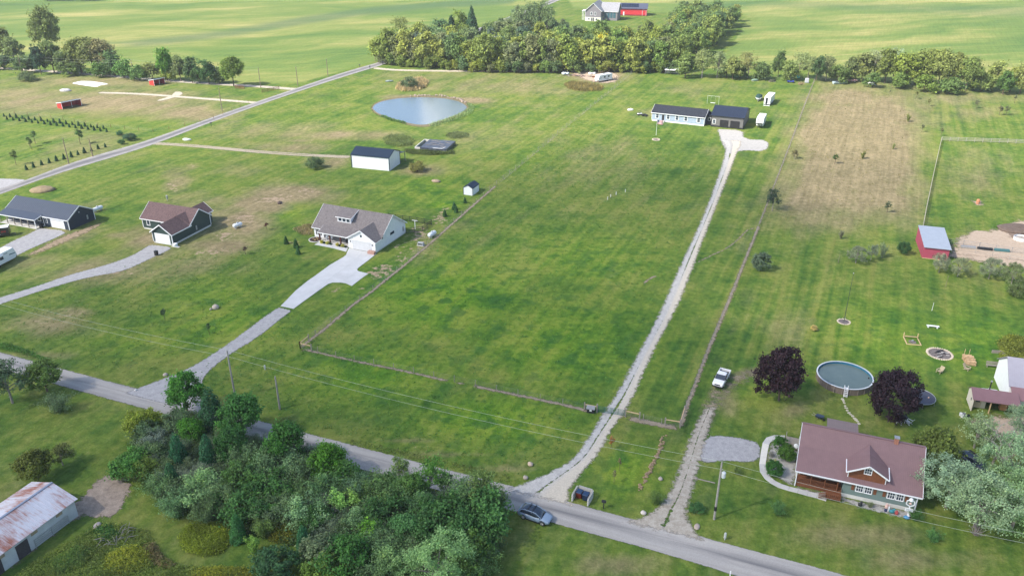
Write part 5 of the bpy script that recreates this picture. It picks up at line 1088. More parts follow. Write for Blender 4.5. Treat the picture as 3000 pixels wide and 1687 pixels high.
# the wood
WD = 'trees of the wood beyond the pond'
front = [(1108+i*26.5, 190+min(22, i*1.6) + RT.uniform(-3, 3)) for i in range(34)]
CL_F = [(a_*1.32, b_*1.48, c_*1.75) for a_, b_, c_ in [(.115,.125,.022),(.135,.140,.026),(.085,.105,.024),(.060,.085,.028),(.100,.120,.024),(.135,.138,.026),(.090,.095,.036),(.075,.105,.022)]]
NM = ['olive green', 'yellow green', 'mid green', 'dark green', 'leafy green', 'golden green', 'brownish green', 'fresh green']
for i, (px, py) in enumerate(front):
    spot = ('by the country road', 'behind the pond', 'left of the camper', 'behind the camper', 'right of the camper', 'behind the white canopy')[min(5, int((px-1108)/150))]
    k = RT.randrange(8); v = g(px, py-4); hh = RT.uniform(11, 16)
    if i == 0: hh = 12
    tree('wood_tree', 'fdecid', (v.x, v.y), hh, CL_F[k], NM[k] + ' tree in the front row of the wood ' + spot, WD, 'tree', RT.uniform(.75, .95))
    k2 = RT.randrange(8); w = g(px+13, py+2); tree('wood_edge_bush', 'fsh', (w.x, w.y), RT.uniform(3.5, 6.5), CL_F[k2], NM[k2] + ' bush at the foot of the wood ' + spot, 'bushes along the wood edge', 'bush', RT.uniform(.8, 1.1))
poly = np.array([[g(*p).x, g(*p).y] for p in [(1112,186),(1500,200),(1990,208),(2095,150),(2140,100),(2172,58),(2000,64),(1900,70),(1800,76),(1690,84),(1640,92),(1560,78),(1500,75),(1420,110),(1300,130),(1180,150)]])
got = []; tries = 0; lo, hi = poly.min(0), poly.max(0)
house_px = [(1400,150), (1568,150)]
hp = [np.array([g(*p).x+4, g(*p).y]) for p in house_px]
while len(got) < 160 and tries < 9000:
    tries += 1; p = np.array([RT.uniform(lo[0], hi[0]), RT.uniform(lo[1], hi[1])])
    if sdist(p[None], poly)[0] < 2: continue
    X_, Y_ = to_px(np.array(p[0]), np.array(p[1]))
    if 1660 < X_ < 1970 and Y_ < 112: continue
    if any(np.hypot(*(p-q)) < 8.2 for q in got): continue
    if any(abs(p[0]-q[0]) < 8 and -26 < p[1]-q[1] < 9 for q in hp): continue
    got.append(p)
for p in got:
    k = RT.randrange(8); X_, Y_ = to_px(np.array(p[0]), np.array(p[1])); right = X_ > 1750
    where = ('far left', 'left of the middle', 'in the middle', 'right of the middle', 'far right')[int(min(4, max(0, (X_-1110)/200)))] + (', near its front' if Y_ > 150 else ', deep inside' if Y_ > 105 else ', along its back')
    hh = RT.uniform(9, 14) if Y_ > 140 else RT.uniform(10, 13.5) if X_ > 1980 else RT.uniform(7.5, 10.5) if not 1640 < X_ < 1960 else RT.uniform(5.5, 7.5)
    c = CL_F[k] if right or RT.random() < .5 else (CL_F[k][0]*.75, CL_F[k][1]*.85, CL_F[k][2]*1.5)
    tree('wood_tree', 'fdecid', p, hh, c, NM[k] + ' tree inside the wood, ' + where, WD, 'tree', RT.uniform(.8, 1.05))
for px, py, hh, kd, ti, wd, lab in [(1382,68,19,'spruce',(.024,.050,.030),1.0,'tall dark spruce standing above the wood'),(1323,98,18,'spruce',(.016,.036,.024),1.15,'black green spruce at the left of the wood'),
    (1525,62,19,'loose',(.105,.120,.070),.6,'left poplar of the tall pale group'),(1550,55,21,'loose',(.100,.120,.072),.6,'middle left poplar of the tall pale group'),(1578,52,22,'loose',(.105,.125,.075),.6,'middle right poplar of the tall pale group'),(1602,62,19,'loose',(.10,.115,.07),.6,'right poplar of the tall pale group'),(1490,88,14,'loose',(.15,.155,.10),.8,'pale whitish tree left of the poplars'),
    (1168,85,15,'loose',(.120,.125,.055),.85,'pale tree at the left corner of the wood'),(1350,72,13,'fdecid',(.10,.115,.03),.8,'olive tree between the two spruces'),(1222,110,13,'fdecid',(.115,.115,.035),.9,'olive brown tree in the left wood'),(1760,155,15,'fdecid',(.26,.20,.025),.7,'golden yellow tree in the front of the wood'),(1130,140,11,'fdecid',(.055,.10,.03),1.0,'green tree leaning over the country road'),
    (2120,60,13,'fdecid',(.125,.130,.045),1.0,'pale olive tree at the far right of the wood'),(2085,90,14,'fdecid',(.115,.120,.04),1.0,'olive tree at the right side of the wood'),(1690,150,12,'fdecid',(.165,.155,.03),.8,'yellowing tree behind the camper')]:
    ti = (ti[0]*1.2, ti[1]*1.45, ti[2])
    tree('wood_tree', kd, at_crown(px, py, hh, .52), hh, ti, lab, WD, 'tree', wd)
# tree line on the right
RL = 'trees of the right-hand hedgerow'
for px, py, hh, kd, ti, wd, lab in [(2010,195,10,'fdecid',(.10,.115,.04),1.1,'pale willowy tree at the hedgerow start'),(2060,185,13,'loose',(.130,.140,.070),.9,'large pale willow in the hedgerow'),(2105,188,12,'loose',(.130,.138,.068),.9,'second pale willow in the hedgerow'),(2150,200,10,'fdecid',(.105,.115,.045),.9,'grey green hedgerow tree'),(2195,190,12,'loose',(.125,.120,.05),.8,'brownish pale hedgerow tree'),(2235,207,8,'fsh',(.06,.08,.03),.9,'dark hedgerow shrub by the parked cars'),
    (2284,190,11,'fdecid',(.055,.080,.034),.6,'upright dark hedgerow tree'),(2316,205,9,'fsh',(.09,.105,.035),.9,'olive hedgerow shrub above the blue mower'),(2345,188,12,'loose',(.125,.13,.06),.8,'pale hedgerow tree above the blue mower'),(2372,195,11,'loose',(.12,.125,.06),.8,'wispy hedgerow tree by the fence end'),(2396,205,10,'fdecid',(.036,.060,.026),.7,'dark hedgerow tree at the fence end'),(2425,200,11,'loose',(.12,.12,.06),.8,'wispy hedgerow tree right of the fence end'),
    (2460,215,8,'fsh',(.07,.085,.03),1.0,'hedgerow shrub behind the rowing boat'),(2495,205,10,'fdecid',(.085,.095,.04),.9,'hedgerow tree behind the pink pickup'),(2530,200,12,'fdecid',(.10,.105,.045),.9,'hedgerow tree above the white van'),(2565,190,14,'loose',(.12,.128,.075),.9,'tall pale hedgerow tree above the white van'),(2600,200,13,'fdecid',(.09,.105,.03),.9,'hedgerow tree right of the white van'),(2625,185,14,'loose',(.17,.18,.12),.7,'whitish leaved tree in the hedgerow'),
    (2655,205,13,'fdecid',(.105,.12,.03),.95,'olive hedgerow tree in the wide group'),(2690,200,14,'fdecid',(.115,.125,.036),.95,'broad hedgerow tree left of the largest'),(2725,198,15,'decid',(.110,.118,.036),.9,'largest tree of the right-hand hedgerow'),(2760,205,15,'decid',(.105,.112,.036),.9,'hedgerow tree right of the largest'),(2800,205,15,'decid',(.110,.118,.036),.9,'broad hedgerow tree on the right'),(2840,220,13,'decid',(.085,.10,.03),.95,'rounded hedgerow tree ending the wide group'),
    (2880,240,8,'fsh',(.085,.10,.036),1.1,'low hedgerow bush after the wide group'),(2915,225,11,'fdecid',(.12,.125,.04),.9,'pale hedgerow tree near the right edge'),(2945,245,9,'fdecid',(.055,.085,.026),.9,'dark hedgerow bush near the right edge'),(2968,235,10,'fdecid',(.15,.145,.028),.8,'yellow green hedgerow tree near the right edge'),(2998,235,11,'fdecid',(.115,.12,.045),.9,'hedgerow tree on the right edge'),
    (2640,238,6,'fsh',(.075,.095,.026),1.2,'leafy hedgerow shrub under the whitish tree'),(2710,245,7,'fsh',(.075,.10,.024),1.2,'bright hedgerow shrub below the largest tree'),(2785,250,7,'fsh',(.06,.08,.026),1.2,'shrub below the broad right tree'),(2560,236,6,'fsh',(.05,.07,.024),1.0,'dark shrub behind the white van'),(2130,212,5,'fsh',(.06,.08,.03),1.3,'low shrub under the pale willows'),(2170,213,5,'fsh',(.055,.075,.03),1.3,'low dark shrub under the brownish tree'),(2490,224,4,'fsh',(.045,.065,.022),1.3,'low dark shrub behind the boat')]:
    ti = (ti[0]*1.32, ti[1]*1.5, ti[2]*1.2)
    tree('hedgerow_tree', kd, at_crown(px, py, hh, .5), hh, ti, lab, RL, 'tree', wd)
for i, px in enumerate((140, 165, 188, 240, 265)):
    v = g(px, 3); tree('far_tree', 'fsh', (v.x, v.y), 9, (.05, .075, .03), 'small round tree along the far upper left drive', 'trees along the far drive', 'tree', .8)

# ---- rough growth: tall grass, goldenrod, reeds
def weeds(name, poly_px, n, h, w, tint, label, seed=1, shape='blade', clear=0):
    rs = np.random.RandomState(seed); q = np.array([[g(*p).x, g(*p).y] for p in poly_px]); lo, hi = q.min(0), q.max(0)
    P = rs.uniform(lo, hi, (n*3, 2)); e = sdist(P, q); P = P[e > 0][:n]; e = e[e > 0][:n]; n = len(P)
    hh = h*rs.uniform(.4, 1.15, n)*np.clip(.45+e/1.5, .45, 1); a = rs.uniform(0, 6.283, n)
    if shape == 'blade':
        C = np.column_stack([P, hh*.5]); N = unit(np.stack([np.cos(a), np.sin(a), rs.uniform(.1, .9, n)], 1)); lean = rs.normal(size=(n, 2))*.25
        t = np.stack([-np.sin(a), np.cos(a), np.zeros(n)], 1)*w*rs.uniform(.5, 1.4, n)[:, None]
        base = np.column_stack([P, np.zeros(n)]); top = np.column_stack([P+lean*hh[:, None], hh]); mid = (base+top)/2 + rs.normal(size=(n, 3))*.04
        V = np.stack([base-t*.5, mid-t*.9, top, mid+t*.9], 1).reshape(-1, 3)
    else:
        rep = 5; C = np.repeat(np.column_stack([P, np.zeros(n)]), rep, 0); hz = np.repeat(hh, rep)*rs.uniform(.2, 1, n*rep); C[:, 2] = hz; C[:, :2] += rs.normal(size=(n*rep, 2))*w*1.6
        N = unit(rs.normal(size=C.shape)+np.array([0, 0, .8])); r = rs.normal(size=C.shape); T = unit(np.cross(N, r)); B = np.cross(N, T); s = w*rs.uniform(.6, 1.5, len(C))[:, None]
        V = np.stack([C-T*s, C+B*s*.5, C+T*s, C-B*s*.5], 1).reshape(-1, 3)
    me = mesh_np(name, V, np.arange(len(V)).reshape(-1, 4)); at = me.attributes.new('shade', 'FLOAT', 'FACE')
    m = len(V)//4; at.data.foreach_set('value', np.clip(rs.uniform(.15, .85, m) + .25*np.sin(V[::4, 0]*.8)*np.sin(V[::4, 1]*.7), 0, 1).astype(np.float32)); me.materials.append(LEAF)
    o = link(name, me); o.color = (*tint, 1); return tag(o, label, kind='stuff')
weeds('goldenrod', [(524,1572),(545,1545),(585,1530),(640,1535),(668,1560),(672,1595),(650,1620),(600,1632),(556,1622),(530,1600)], 2600, 1.1, .09, (.15, .19, .02), 'dense goldenrod patch ringed by the mown path', 3, 'leaf')
weeds('meadow_weeds', [(40,1687),(110,1640),(180,1600),(250,1560),(300,1530),(370,1540),(430,1555),(455,1590),(470,1625),(520,1655),(640,1668),(720,1662),(740,1720),(0,1760)], 4200, .8, .10, (.11, .15, .03), 'rough green and yellow meadow weeds by the rusty barn', 4, 'leaf')
weeds('thicket_undergrowth', [(400,1290),(480,1250),(600,1250),(760,1290),(900,1330),(1000,1385),(1130,1420),(1300,1450),(1470,1490),(1470,1530),(1420,1600),(1400,1700),(1000,1700),(960,1640),(900,1600),(840,1600),(760,1560),(700,1570),(640,1520),(540,1500),(450,1450),(400,1400)], 17000, 1.1, .16, (.06, .105, .03), 'brambles and undergrowth filling the thicket floor', 5, 'leaf')
weeds('goldenrod', [(770,1530),(830,1525),(870,1550),(860,1590),(800,1590),(770,1565)], 900, 1.2, .11, (.130, .135, .014), 'goldenrod drift in the thicket clearing', 6, 'leaf')
weeds('goldenrod', [(940,1540),(1010,1530),(1030,1570),(1000,1600),(960,1580)], 900, 1.2, .11, (.105, .120, .014), 'goldenrod drift among the shrubs', 7, 'leaf')
weeds('roadside_weeds', [(0,1022),(60,1036),(150,1062),(140,1052),(60,1018),(0,1004)], 900, .5, .10, (.06, .14, .025), 'tall green ditch weeds on the upper road verge', 8, 'leaf')
weeds('pond_reeds', [(1255,366),(1300,352),(1345,336),(1372,318),(1366,306),(1378,304),(1392,318),(1382,334),(1340,352),(1300,366),(1265,374)], 1800, 1.2, .07, (.15, .21, .085), 'pale green reeds on the near bank of the pond', 9)
weeds('pond_reeds', [(1118,338),(1150,350),(1190,360),(1190,366),(1140,354),(1112,342)], 900, 1.0, .10, (.06, .12, .03), 'short green reeds on the left bank of the pond', 10)
weeds('dry_weeds', [(1156,262),(1165,246),(1195,234),(1235,230),(1258,240),(1250,256),(1225,268),(1180,270)], 2400, 1.7, .14, (.27, .215, .115), 'mound of tan dry weeds behind the pond', 11)
weeds('dry_weeds', [(1652,250),(1675,243),(1720,246),(1770,256),(1760,268),(1700,270),(1665,262)], 2200, 1.6, .13, (.16, .135, .05), 'band of brown tall grass below the camper', 12)
weeds('weed_mound', [(1120,408),(1145,396),(1185,398),(1215,410),(1205,428),(1160,432),(1130,424)], 1300, 1.1, .14, (.10, .13, .045), 'green weedy mound behind the pole barn', 13, 'leaf')
weeds('weed_mound', [(1310,392),(1340,386),(1372,392),(1376,404),(1330,408),(1305,402)], 700, .7, .13, (.095, .12, .05), 'dark weedy mound right of the covered foundation', 14, 'leaf')
weeds('bed_weeds', [(2922,1000),(2960,985),(3010,1000),(3060,1020),(3060,1100),(2990,1100),(2950,1080),(2930,1040)], 2600, 1.4, .14, (.115, .135, .022), 'overgrown yellow green garden bed at the right edge', 15, 'leaf')
weeds('dry_weeds', [(855,672),(890,660),(920,655),(918,690),(885,690)], 700, .7, .10, (.20, .165, .085), 'dry weeds left of the farmhouse', 16)
weeds('weed_fringe', [(1225,441),(1300,448),(1330,442),(1330,452),(1260,456),(1200,452),(1180,440)], 1500, 1.0, .13, (.070, .095, .030), 'weeds along the near foundation wall', 17, 'leaf')
weeds('verge_tussocks', [(1020,1302),(1290,1364),(1500,1415),(1500,1395),(1300,1345),(1030,1285)], 700, .25, .10, (.11, .14, .035), 'rough verge grass above the road', 18, 'leaf')
weeds('pasture_tufts', [(900,1015),(1100,850),(1460,545),(1700,340),(1880,400),(2060,480),(2000,720),(1840,1060),(1740,1190),(1500,1140),(1200,1080)], 2600, .14, .13, (.055, .135, .024), 'darker grass tufts scattered through the big field', 21, 'leaf')
weeds('pasture_tufts', [(560,1090),(760,960),(870,905),(1100,1060),(1700,1215),(1640,1330),(1500,1400),(1050,1290),(700,1190)], 1300, .12, .11, (.06, .14, .026), 'grass tufts on the verge below the field fence', 22, 'leaf')
weeds('pasture_tufts', [(0,900),(430,760),(820,700),(800,880),(440,1110),(0,1010)], 1100, .12, .12, (.065, .13, .028), 'grass tufts in the left lawns', 23, 'leaf')
weeds('pasture_tufts', [(2250,640),(2300,420),(2400,260),(2650,270),(2700,620),(2480,680)], 1300, .22, .13, (.14, .135, .055), 'dry grass tussocks in the tan meadow', 24, 'leaf')
weeds('goldenrod', [(300,1640),(350,1610),(400,1600),(450,1625),(440,1660),(380,1680),(310,1680)], 1300, 1.0, .09, (.20, .22, .025), 'yellow goldenrod drift in the rough meadow', 25, 'leaf')
weeds('goldenrod', [(560,1670),(640,1662),(730,1668),(740,1700),(560,1700)], 900, 1.0, .09, (.20, .21, .025), 'yellow goldenrod drift on the bottom edge', 26, 'leaf')
weeds('bramble_patch', [(280,1550),(320,1540),(350,1560),(330,1590),(285,1585)], 900, .8, .10, (.05, .12, .03), 'dark green bramble patch above the fallen branches', 27, 'leaf')
weeds('bramble_patch', [(150,1640),(230,1600),(280,1610),(240,1660),(160,1687)], 1200, .7, .10, (.085, .15, .035), 'fresh green weeds along the rusty barn', 28, 'leaf')
weeds('dry_weeds', [(450,1590),(475,1630),(520,1660),(480,1665),(430,1640),(420,1600)], 700, .9, .09, (.17, .14, .06), 'brownish seeding weeds beside the mown path', 29, 'leaf')
# ------------------------------------------------------------------ vehicles (x forward, wheels on z = 0)
RUB = M('tyre_rubber', (.018, .018, .019), .9, .2); RIM = M('alloy', (.45, .45, .47), .35, .1, metal=.6)
AGL = M('auto_glass', (.018, .030, .050), .06, .1, spec=.8); LAMP = M('lamp_lens', (.75, .76, .78), .15, .05, spec=.7); TAIL = M('tail_lens', (.30, .02, .02), .25, .1)
def paint(name, c, rough=.28): return M(name, c, rough, .04, .6, spec=.6)
def heading(a, b):
    v = b-a; return math.atan2(v.y, v.x)
def loft(b, secs):
    n = len(secs[0][1]); base = len(b.v); full = 2*n-2
    for x, half in secs:
        pts = list(half) + [(-y, z) for y, z in half[-2:0:-1]]
        b.v += [(x, y, z) for y, z in pts]
    for i in range(len(secs)-1):
        for j in range(full):
            q = (j+1) % full; b.f.append((base+i*full+j, base+i*full+q, base+(i+1)*full+q, base+(i+1)*full+j))
    b.f.append(tuple(base+j for j in range(full))); b.f.append(tuple(base+(len(secs)-1)*full+j for j in range(full))[::-1])
    return b
def wheel(p, x, y, r=.34, w=.24, rim=True):
    s = 1 if y > 0 else -1
    t = MB().lathe([(r*.6, -w/2), (r*.93, -w/2), (r, -w/2+.04), (r, w/2-.04), (r*.93, w/2), (r*.6, w/2)], 18, (x, y, r), 'y').obj('wheel', RUB, p)
    b = MB().lathe([(.04, 0), (r*.62, 0), (r*.62, .03), (.04, .03)], 14, (x, y+s*(w/2-.015)-(.03 if s < 0 else 0), r), 'y')
    for k in range(5): a = 2*math.pi*k/5; b.bar((x, y+s*(w/2+.025), r), (x+r*.56*math.cos(a), y+s*(w/2+.025), r+r*.56*math.sin(a)), .05, .02)
    b.obj('rim', RIM if rim else BLACK, t); return t
def suv(loc, rz, label):
    e = empty('parked_car', loc, rz, label, 'car'); P = paint('silver_blue_paint', (.20, .275, .38)); Wd = .92
    def S(x, w, zb, zm, zt): return (x, [(0, zb), (w*.86, zb), (w*.99, zb+.14), (w, zm), (w*.94, zt), (w*.5, zt+.035), (0, zt+.045)])
    b = loft(MB(), [S(-2.29, .70, .52, .74, .98), S(-2.2, .86, .34, .72, 1.04), S(-1.4, Wd, .26, .74, 1.04), S(0, Wd, .24, .72, 1.0), S(.85, Wd, .24, .70, .99), S(1.6, .91, .28, .68, .92), S(2.1, .84, .32, .62, .80), S(2.3, .62, .40, .58, .70)])
    body = b.obj('body', P, e, smooth=True)
    def G(x, wb, zb, wt, zt): return (x, [(0, zb), (wb, zb), (wt+(wb-wt)*.4, zb+(zt-zb)*.66), (wt, zt-.03), (wt*.8, zt+.02), (0, zt+.04)])
    loft(MB(), [G(-2.12, .74, .98, .66, 1.06), G(-1.75, .82, 1.0, .68, 1.50), G(-1.1, .86, 1.0, .70, 1.58), G(-.1, .87, 1.0, .70, 1.60), G(.42, .87, .98, .68, 1.50), G(1.22, .80, .95, .72, 1.03)]).obj('cabin_glass', AGL, e, smooth=True)
    b = MB()
    for s in (-1, 1):
        b.bar((1.2, s*.78, 1.04), (.42, s*.70, 1.53), .07); b.bar((.42, s*.70, 1.53), (-.1, s*.71, 1.62), .08); b.bar((-.1, s*.71, 1.62), (-1.15, s*.71, 1.60), .09, .06); b.bar((-1.15, s*.71, 1.60), (-1.8, s*.72, 1.46), .10, .06); b.bar((-1.8, s*.74, 1.44), (-2.05, s*.84, 1.04), .16, .07); b.bar((-.25, s*.80, 1.02), (-.25, s*.72, 1.58), .05)
    b.obj('pillar', P, body)
    b = MB()
    for x in (-.15, -.85): b.bar((x, -.72, 1.72), (x, .72, 1.72), .07, .05); b.bar((x, .68, 1.62), (x, .68, 1.78), .06); b.bar((x, -.68, 1.62), (x, -.68, 1.78), .06)
    b.obj('roof_rack', BLACK, e)
    for s in (-1, 1):
        MB().box(.85, 1.05, s*.95-.09, s*.95+.09, .98, 1.12).obj('mirror', P, e, bevel=.03)
        MB().box(2.02, 2.2, s*.64-.14, s*.64+.14, .66, .76).obj('headlight', LAMP, e, bevel=.03); MB().box(-2.30, -2.2, s*.66-.16, s*.66+.16, .82, .94).obj('tail_light', TAIL, e, bevel=.02)
        for x in (-1.38, 1.40):
            wheel(e, x, s*.80, .35, .24); MB().tube([(x+.44*math.cos(R(t_)), s*.915, .35+.44*math.sin(R(t_))) for t_ in range(-10, 191, 20)], .05, 5).obj('wheel_arch', BLACK, e)
        MB().box(-1.0, 1.0, s*.90-.03, s*.90+.03, .20, .32).obj('sill', BLACK, e)
    MB().box(2.14, 2.31, -.5, .5, .42, .55).obj('bumper_grille', BLACK, e, bevel=.03); return e
def pickup(name, loc, rz, label, P, L=5.4, crew=.0, group=None):
    e = empty(name, loc, rz, label, 'pickup', group); w = .94; f = L/2
    def S(x, w, zb, zm, zt): return (x, [(0, zb), (w*.9, zb), (w, zb+.12), (w, zm), (w*.95, zt), (0, zt+.03)])
    b = loft(MB(), [S(-.55, w, .45, .85, 1.10), S(.9, w, .42, .85, 1.10), S(f-1.0, w, .45, .84, 1.08), S(f-.25, w*.97, .45, .82, 1.04), S(f, w*.86, .5, .78, .94)]); body = b.obj('body', P, e, smooth=False)
    b = MB(); b.box(-f, -.56, -w, -w+.09, .55, 1.12); b.box(-f, -.56, w-.09, w, .55, 1.12); b.box(-f, -f+.08, -w+.09, w-.09, .55, 1.12); b.box(-f+.08, -.56, -w+.09, w-.09, .5, .6); bed = b.obj('bed', P, e)
    MB().box(-f+.085, -.565, -w+.095, w-.095, .6, .68).obj('bed_liner', BLACK, bed)
    def G(x, wb, zb, wt, zt): return (x, [(0, zb), (wb, zb), (wt, zt-.06), (wt*.85, zt), (0, zt+.03)])
    loft(MB(), [G(-.54-crew, .88, 1.09, .76, 1.72), G(.55, .88, 1.09, .76, 1.76)]).obj('cab', P, e)
    b = MB(); b.add([(.57, -.74, 1.70), (.57, .74, 1.70), (1.30, .82, 1.12), (1.30, -.82, 1.12), (.5, -.74, 1.66), (.5, .74, 1.66), (1.2, .82, 1.08), (1.2, -.82, 1.08)], [(0,1,2,3),(7,6,5,4),(0,4,5,1),(1,5,6,2),(2,6,7,3),(3,7,4,0)]); b.obj('windshield', AGL, e)
    for s in (-1, 1):
        b = MB(); b.add([(.42, s*.895, 1.16), (-.40, s*.895, 1.16), (-.40, s*.80, 1.64), (.32, s*.80, 1.66), (1.15, s*.885, 1.14), (.55, s*.80, 1.66)], [(0,1,2,3),(4,0,3,5)]); b.obj('side_window', AGL, e)
        for x in (-f+1.0, f-1.0): wheel(e, x, s*.82, .37, .26)
        MB().box(.85, 1.03, s*1.02-.10, s*1.02+.10, 1.08, 1.28).obj('mirror', BLACK, e); MB().box(f-.14, f+.01, s*.68-.16, s*.68+.16, .78, .95).obj('headlight', LAMP, e); MB().box(-f-.02, -f+.03, s*.82-.09, s*.82+.09, .7, 1.0).obj('tail_light', TAIL, e)
    MB().box(f-.05, f+.02, -.48, .48, .72, .93).obj('grille', BLACK, e); MB().box(f-.1, f+.12, -w*.92, w*.92, .42, .62).obj('bumper', BLACK, e, bevel=.03)
    return e
def trailer_rv(loc, rz, label, L=8.5, Hh=2.7, Wd=2.45, stripe=(.03, .06, .10), fifth=False, win=BLACK, base=.55):
    e = empty('camper_trailer', loc, rz, label, 'camper', 'parked camper trailers'); W_ = paint('camper_white', (.72, .74, .76), .35); f = L/2; w = Wd/2; top = base+Hh
    nose = [(-f, base), (f-.5, base), (f, base+.55), (f-.15, base+1.4), (f-.55, top), (-f+.15, top), (-f, top-.2)] if not fifth else [(-f, base), (f-2.3, base), (f-2.3, base+1.0), (f-.2, base+1.1), (f, base+1.6), (f-.7, top+.35), (-f+.15, top), (-f, top-.2)]
    MB().prism(nose, -w, w, 'y').obj('body', W_, e, bevel=.05)
    ST = M('rv_stripe_%02d' % int(sum(stripe)*1000), stripe, .4, .05)
    for s in (-1, 1):
        y = s*(w+.012)
        b = MB(); b.add([(-f*.55, y, base+.35), (f*.1, y, base+.75), (f*.35, y, base+1.05), (f*.05, y, base+.95), (-f*.5, y, base+.6)], [(0, 1, 2, 3, 4)]); b.add([(f*.55, y, base+1.2), (f*.93, y, base+1.05), (f*.95, y, base+1.2), (f*.6, y, base+1.45)], [(0, 1, 2, 3)]); b.bar((-f*.8, y, top-.5), (f*.5, y, top-.5), .02, .1); b.obj('graphic_stripe', ST, e)
        for x in (-f*.45, f*.12): MB().box(x-.5, x+.5, y-.012, y+.012, base+1.15, base+1.85).obj('window', GLASS, e)
        for x in (-f*.2-.45, -f*.2+.45): wheel(e, x, s*(w-.14), .34, .22, False)
    MB().box(-f*.72, f*.2, -w-.30, -w-.005, base+.2, top-.35).obj('slide_out', W_, e)
    for x in (-f*.5, f*.05): MB().box(x-.5, x+.5, -w-.325, -w-.303, base+1.1, base+1.8).obj('window', GLASS, e)
    MB().box(-.4, .5, -.35, .35, top, top+.28).obj('air_conditioner', M('rv_grey', (.30, .31, .33), .6, .1), e, bevel=.06); MB().box(-f*.6, -f*.6+.4, -.2, .2, top, top+.12).obj('roof_vent', M('rv_grey', (.30, .31, .33)), e)
    if not fifth:
        b = MB(); b.bar((f-.3, -.6, base-.1), (f+1.1, 0, base-.1), .1); b.bar((f-.3, .6, base-.1), (f+1.1, 0, base-.1), .1); b.bar((f+.9, 0, 0), (f+.9, 0, base), .08); b.obj('tow_bar', BLACK, e)
        for y in (-.18, .18): MB().lathe([(.02, 0), (.15, .05), (.15, .5), (.05, .58)], 10, (f+.3, y, base-.05)).obj('gas_bottle', WHITE, e)
    else:
        b = MB(); b.box(f-1.5, f-1.3, -.7, -.55, 0, base+1.0); b.box(f-1.5, f-1.3, .55, .7, 0, base+1.0); b.obj('landing_leg', BLACK, e)
        b = MB(); b.add([(f+.005, -.9, base+1.5), (f+.005, -.25, base+1.5), (f-.6, -.5, top+.25), (f-.68, -1.1, top+.2)], [(0,1,2,3)]); b.add([(f+.005, .9, base+1.5), (f+.005, .25, base+1.5), (f-.6, .5, top+.25), (f-.68, 1.1, top+.2)], [(0,3,2,1)]); b.add([(f+.01, -1.1, base+1.15), (f+.01, 1.1, base+1.15), (f+.02, 1.1, base+1.45), (f+.02, -1.1, base+1.45)], [(0,1,2,3)]); b.obj('front_graphic', BLACK, e)
    return e
def box_trailer(loc, rz, label, L, H_, Wd, mat, ramp=False, base=.5):
    e = empty('cargo_trailer', loc, rz, label, 'trailer', 'parked cargo trailers'); f = L/2; w = Wd/2
    MB().box(-f, f, -w, w, base, base+H_).obj('body', mat, e, bevel=.04)
    MB().box(-f-.02, f+.02, -w-.02, w+.02, base+H_+.003, base+H_+.05).obj('roof', WHITE, e)
    for s in (-1, 1):
        for x in (-.45, .4): wheel(e, x, s*(w+.05), .33, .2); 
        MB().box(-1.0, .95, s*(w+.06)-.16, s*(w+.06)+.16, .72, .80).obj('fender', STEEL, e)
    b = MB(); b.bar((f, -.5, .45), (f+1.2, 0, .45), .1); b.bar((f, .5, .45), (f+1.2, 0, .45), .1); b.bar((f+1.0, 0, 0), (f+1.0, 0, .5), .07); b.obj('tow_bar', BLACK, e)
    return e
a, c = g(1533,1521), g(1587,1540); m_ = (a+c)/2; rz = heading(a, c); off = Vector((-math.sin(rz), math.cos(rz), 0))*.86
suv((m_.x+off.x, m_.y+off.y, .062), rz, 'silver blue crossover car parked on the road edge')
a, c = g(2126,1086,.6), g(2103,1128,.5); m_ = g(2113,1112,.4); pickup('pickup_truck', (m_.x, m_.y, .05), heading(a, c), 'white pickup truck parked on the grass beside the purple maple', paint('truck_white', (.76, .77, .79)), 5.3)
a, c = g(-62,818), g(72,748); m_ = (a+c)/2; rz = heading(a, c); off = Vector((-math.sin(rz), math.cos(rz), 0))*1.3
trailer_rv((m_.x+off.x, m_.y+off.y, 0), rz, 'white camper trailer cut by the left edge below the blue house', 9.5, 2.45, 2.4, (.03, .10, .13), base=.5)
a, c = g(-45,702), g(27,694); m_ = (a+c)/2; rz = heading(a, c); off = Vector((-math.sin(rz), math.cos(rz), 0))*1.1
e = box_trailer((m_.x+off.x, m_.y+off.y, 0), rz, 'black cargo trailer with a white roof at the left edge', 5.6, 1.9, 2.0, paint('trailer_black', (.022, .022, .026)))
b = MB()
for k, x in enumerate((1.2, 1.45, 1.75, 2.0)): b.box(x, x+.18, -1.015, -1.0, 1.25, 1.55+.08*(k % 2))
b.obj('side_lettering', M('sign_red', (.35, .03, .03), .5, .1), e)
a, c = g(1790,236), g(1747,244); m_ = (a+c)/2; trailer_rv((m_.x, m_.y+1.3, 0), heading(a, c), 'white camper trailer parked on the bare camp ground by the wood', 8.5, 2.5, 2.4, (.25, .27, .30))
v = g(1808,203); e = box_trailer((v.x, v.y+1, 0), R(-4), 'small white box trailer standing against the wood edge', 8.0, 2.3, 2.3, paint('trailer_white', (.72, .73, .76)))
a, c = g(2226,352), g(2210,384); m_ = (a+c)/2; trailer_rv((m_.x+1.2, m_.y, 0), heading(a, c), 'white fifth wheel camper parked beside the grey garage', 10.5, 2.6, 2.45, (.03, .035, .045), True)
a, c = g(2262,292), g(2243,313); m_ = (a+c)/2; e = box_trailer((m_.x, m_.y, 0), heading(a, c)+math.pi, 'tall white enclosed trailer with open ramp door behind the grey garage', 9.5, 2.7, 2.4, paint('trailer_white', (.72, .73, .76)))
MB().box(-4.79, -4.76, -.2, .6, .6, 3.0).obj('dark_doorway', BLACK, e); MB().box(-5.3, -4.77, -1.2, 1.2, .02, .12).obj('ramp', WHITE, e)
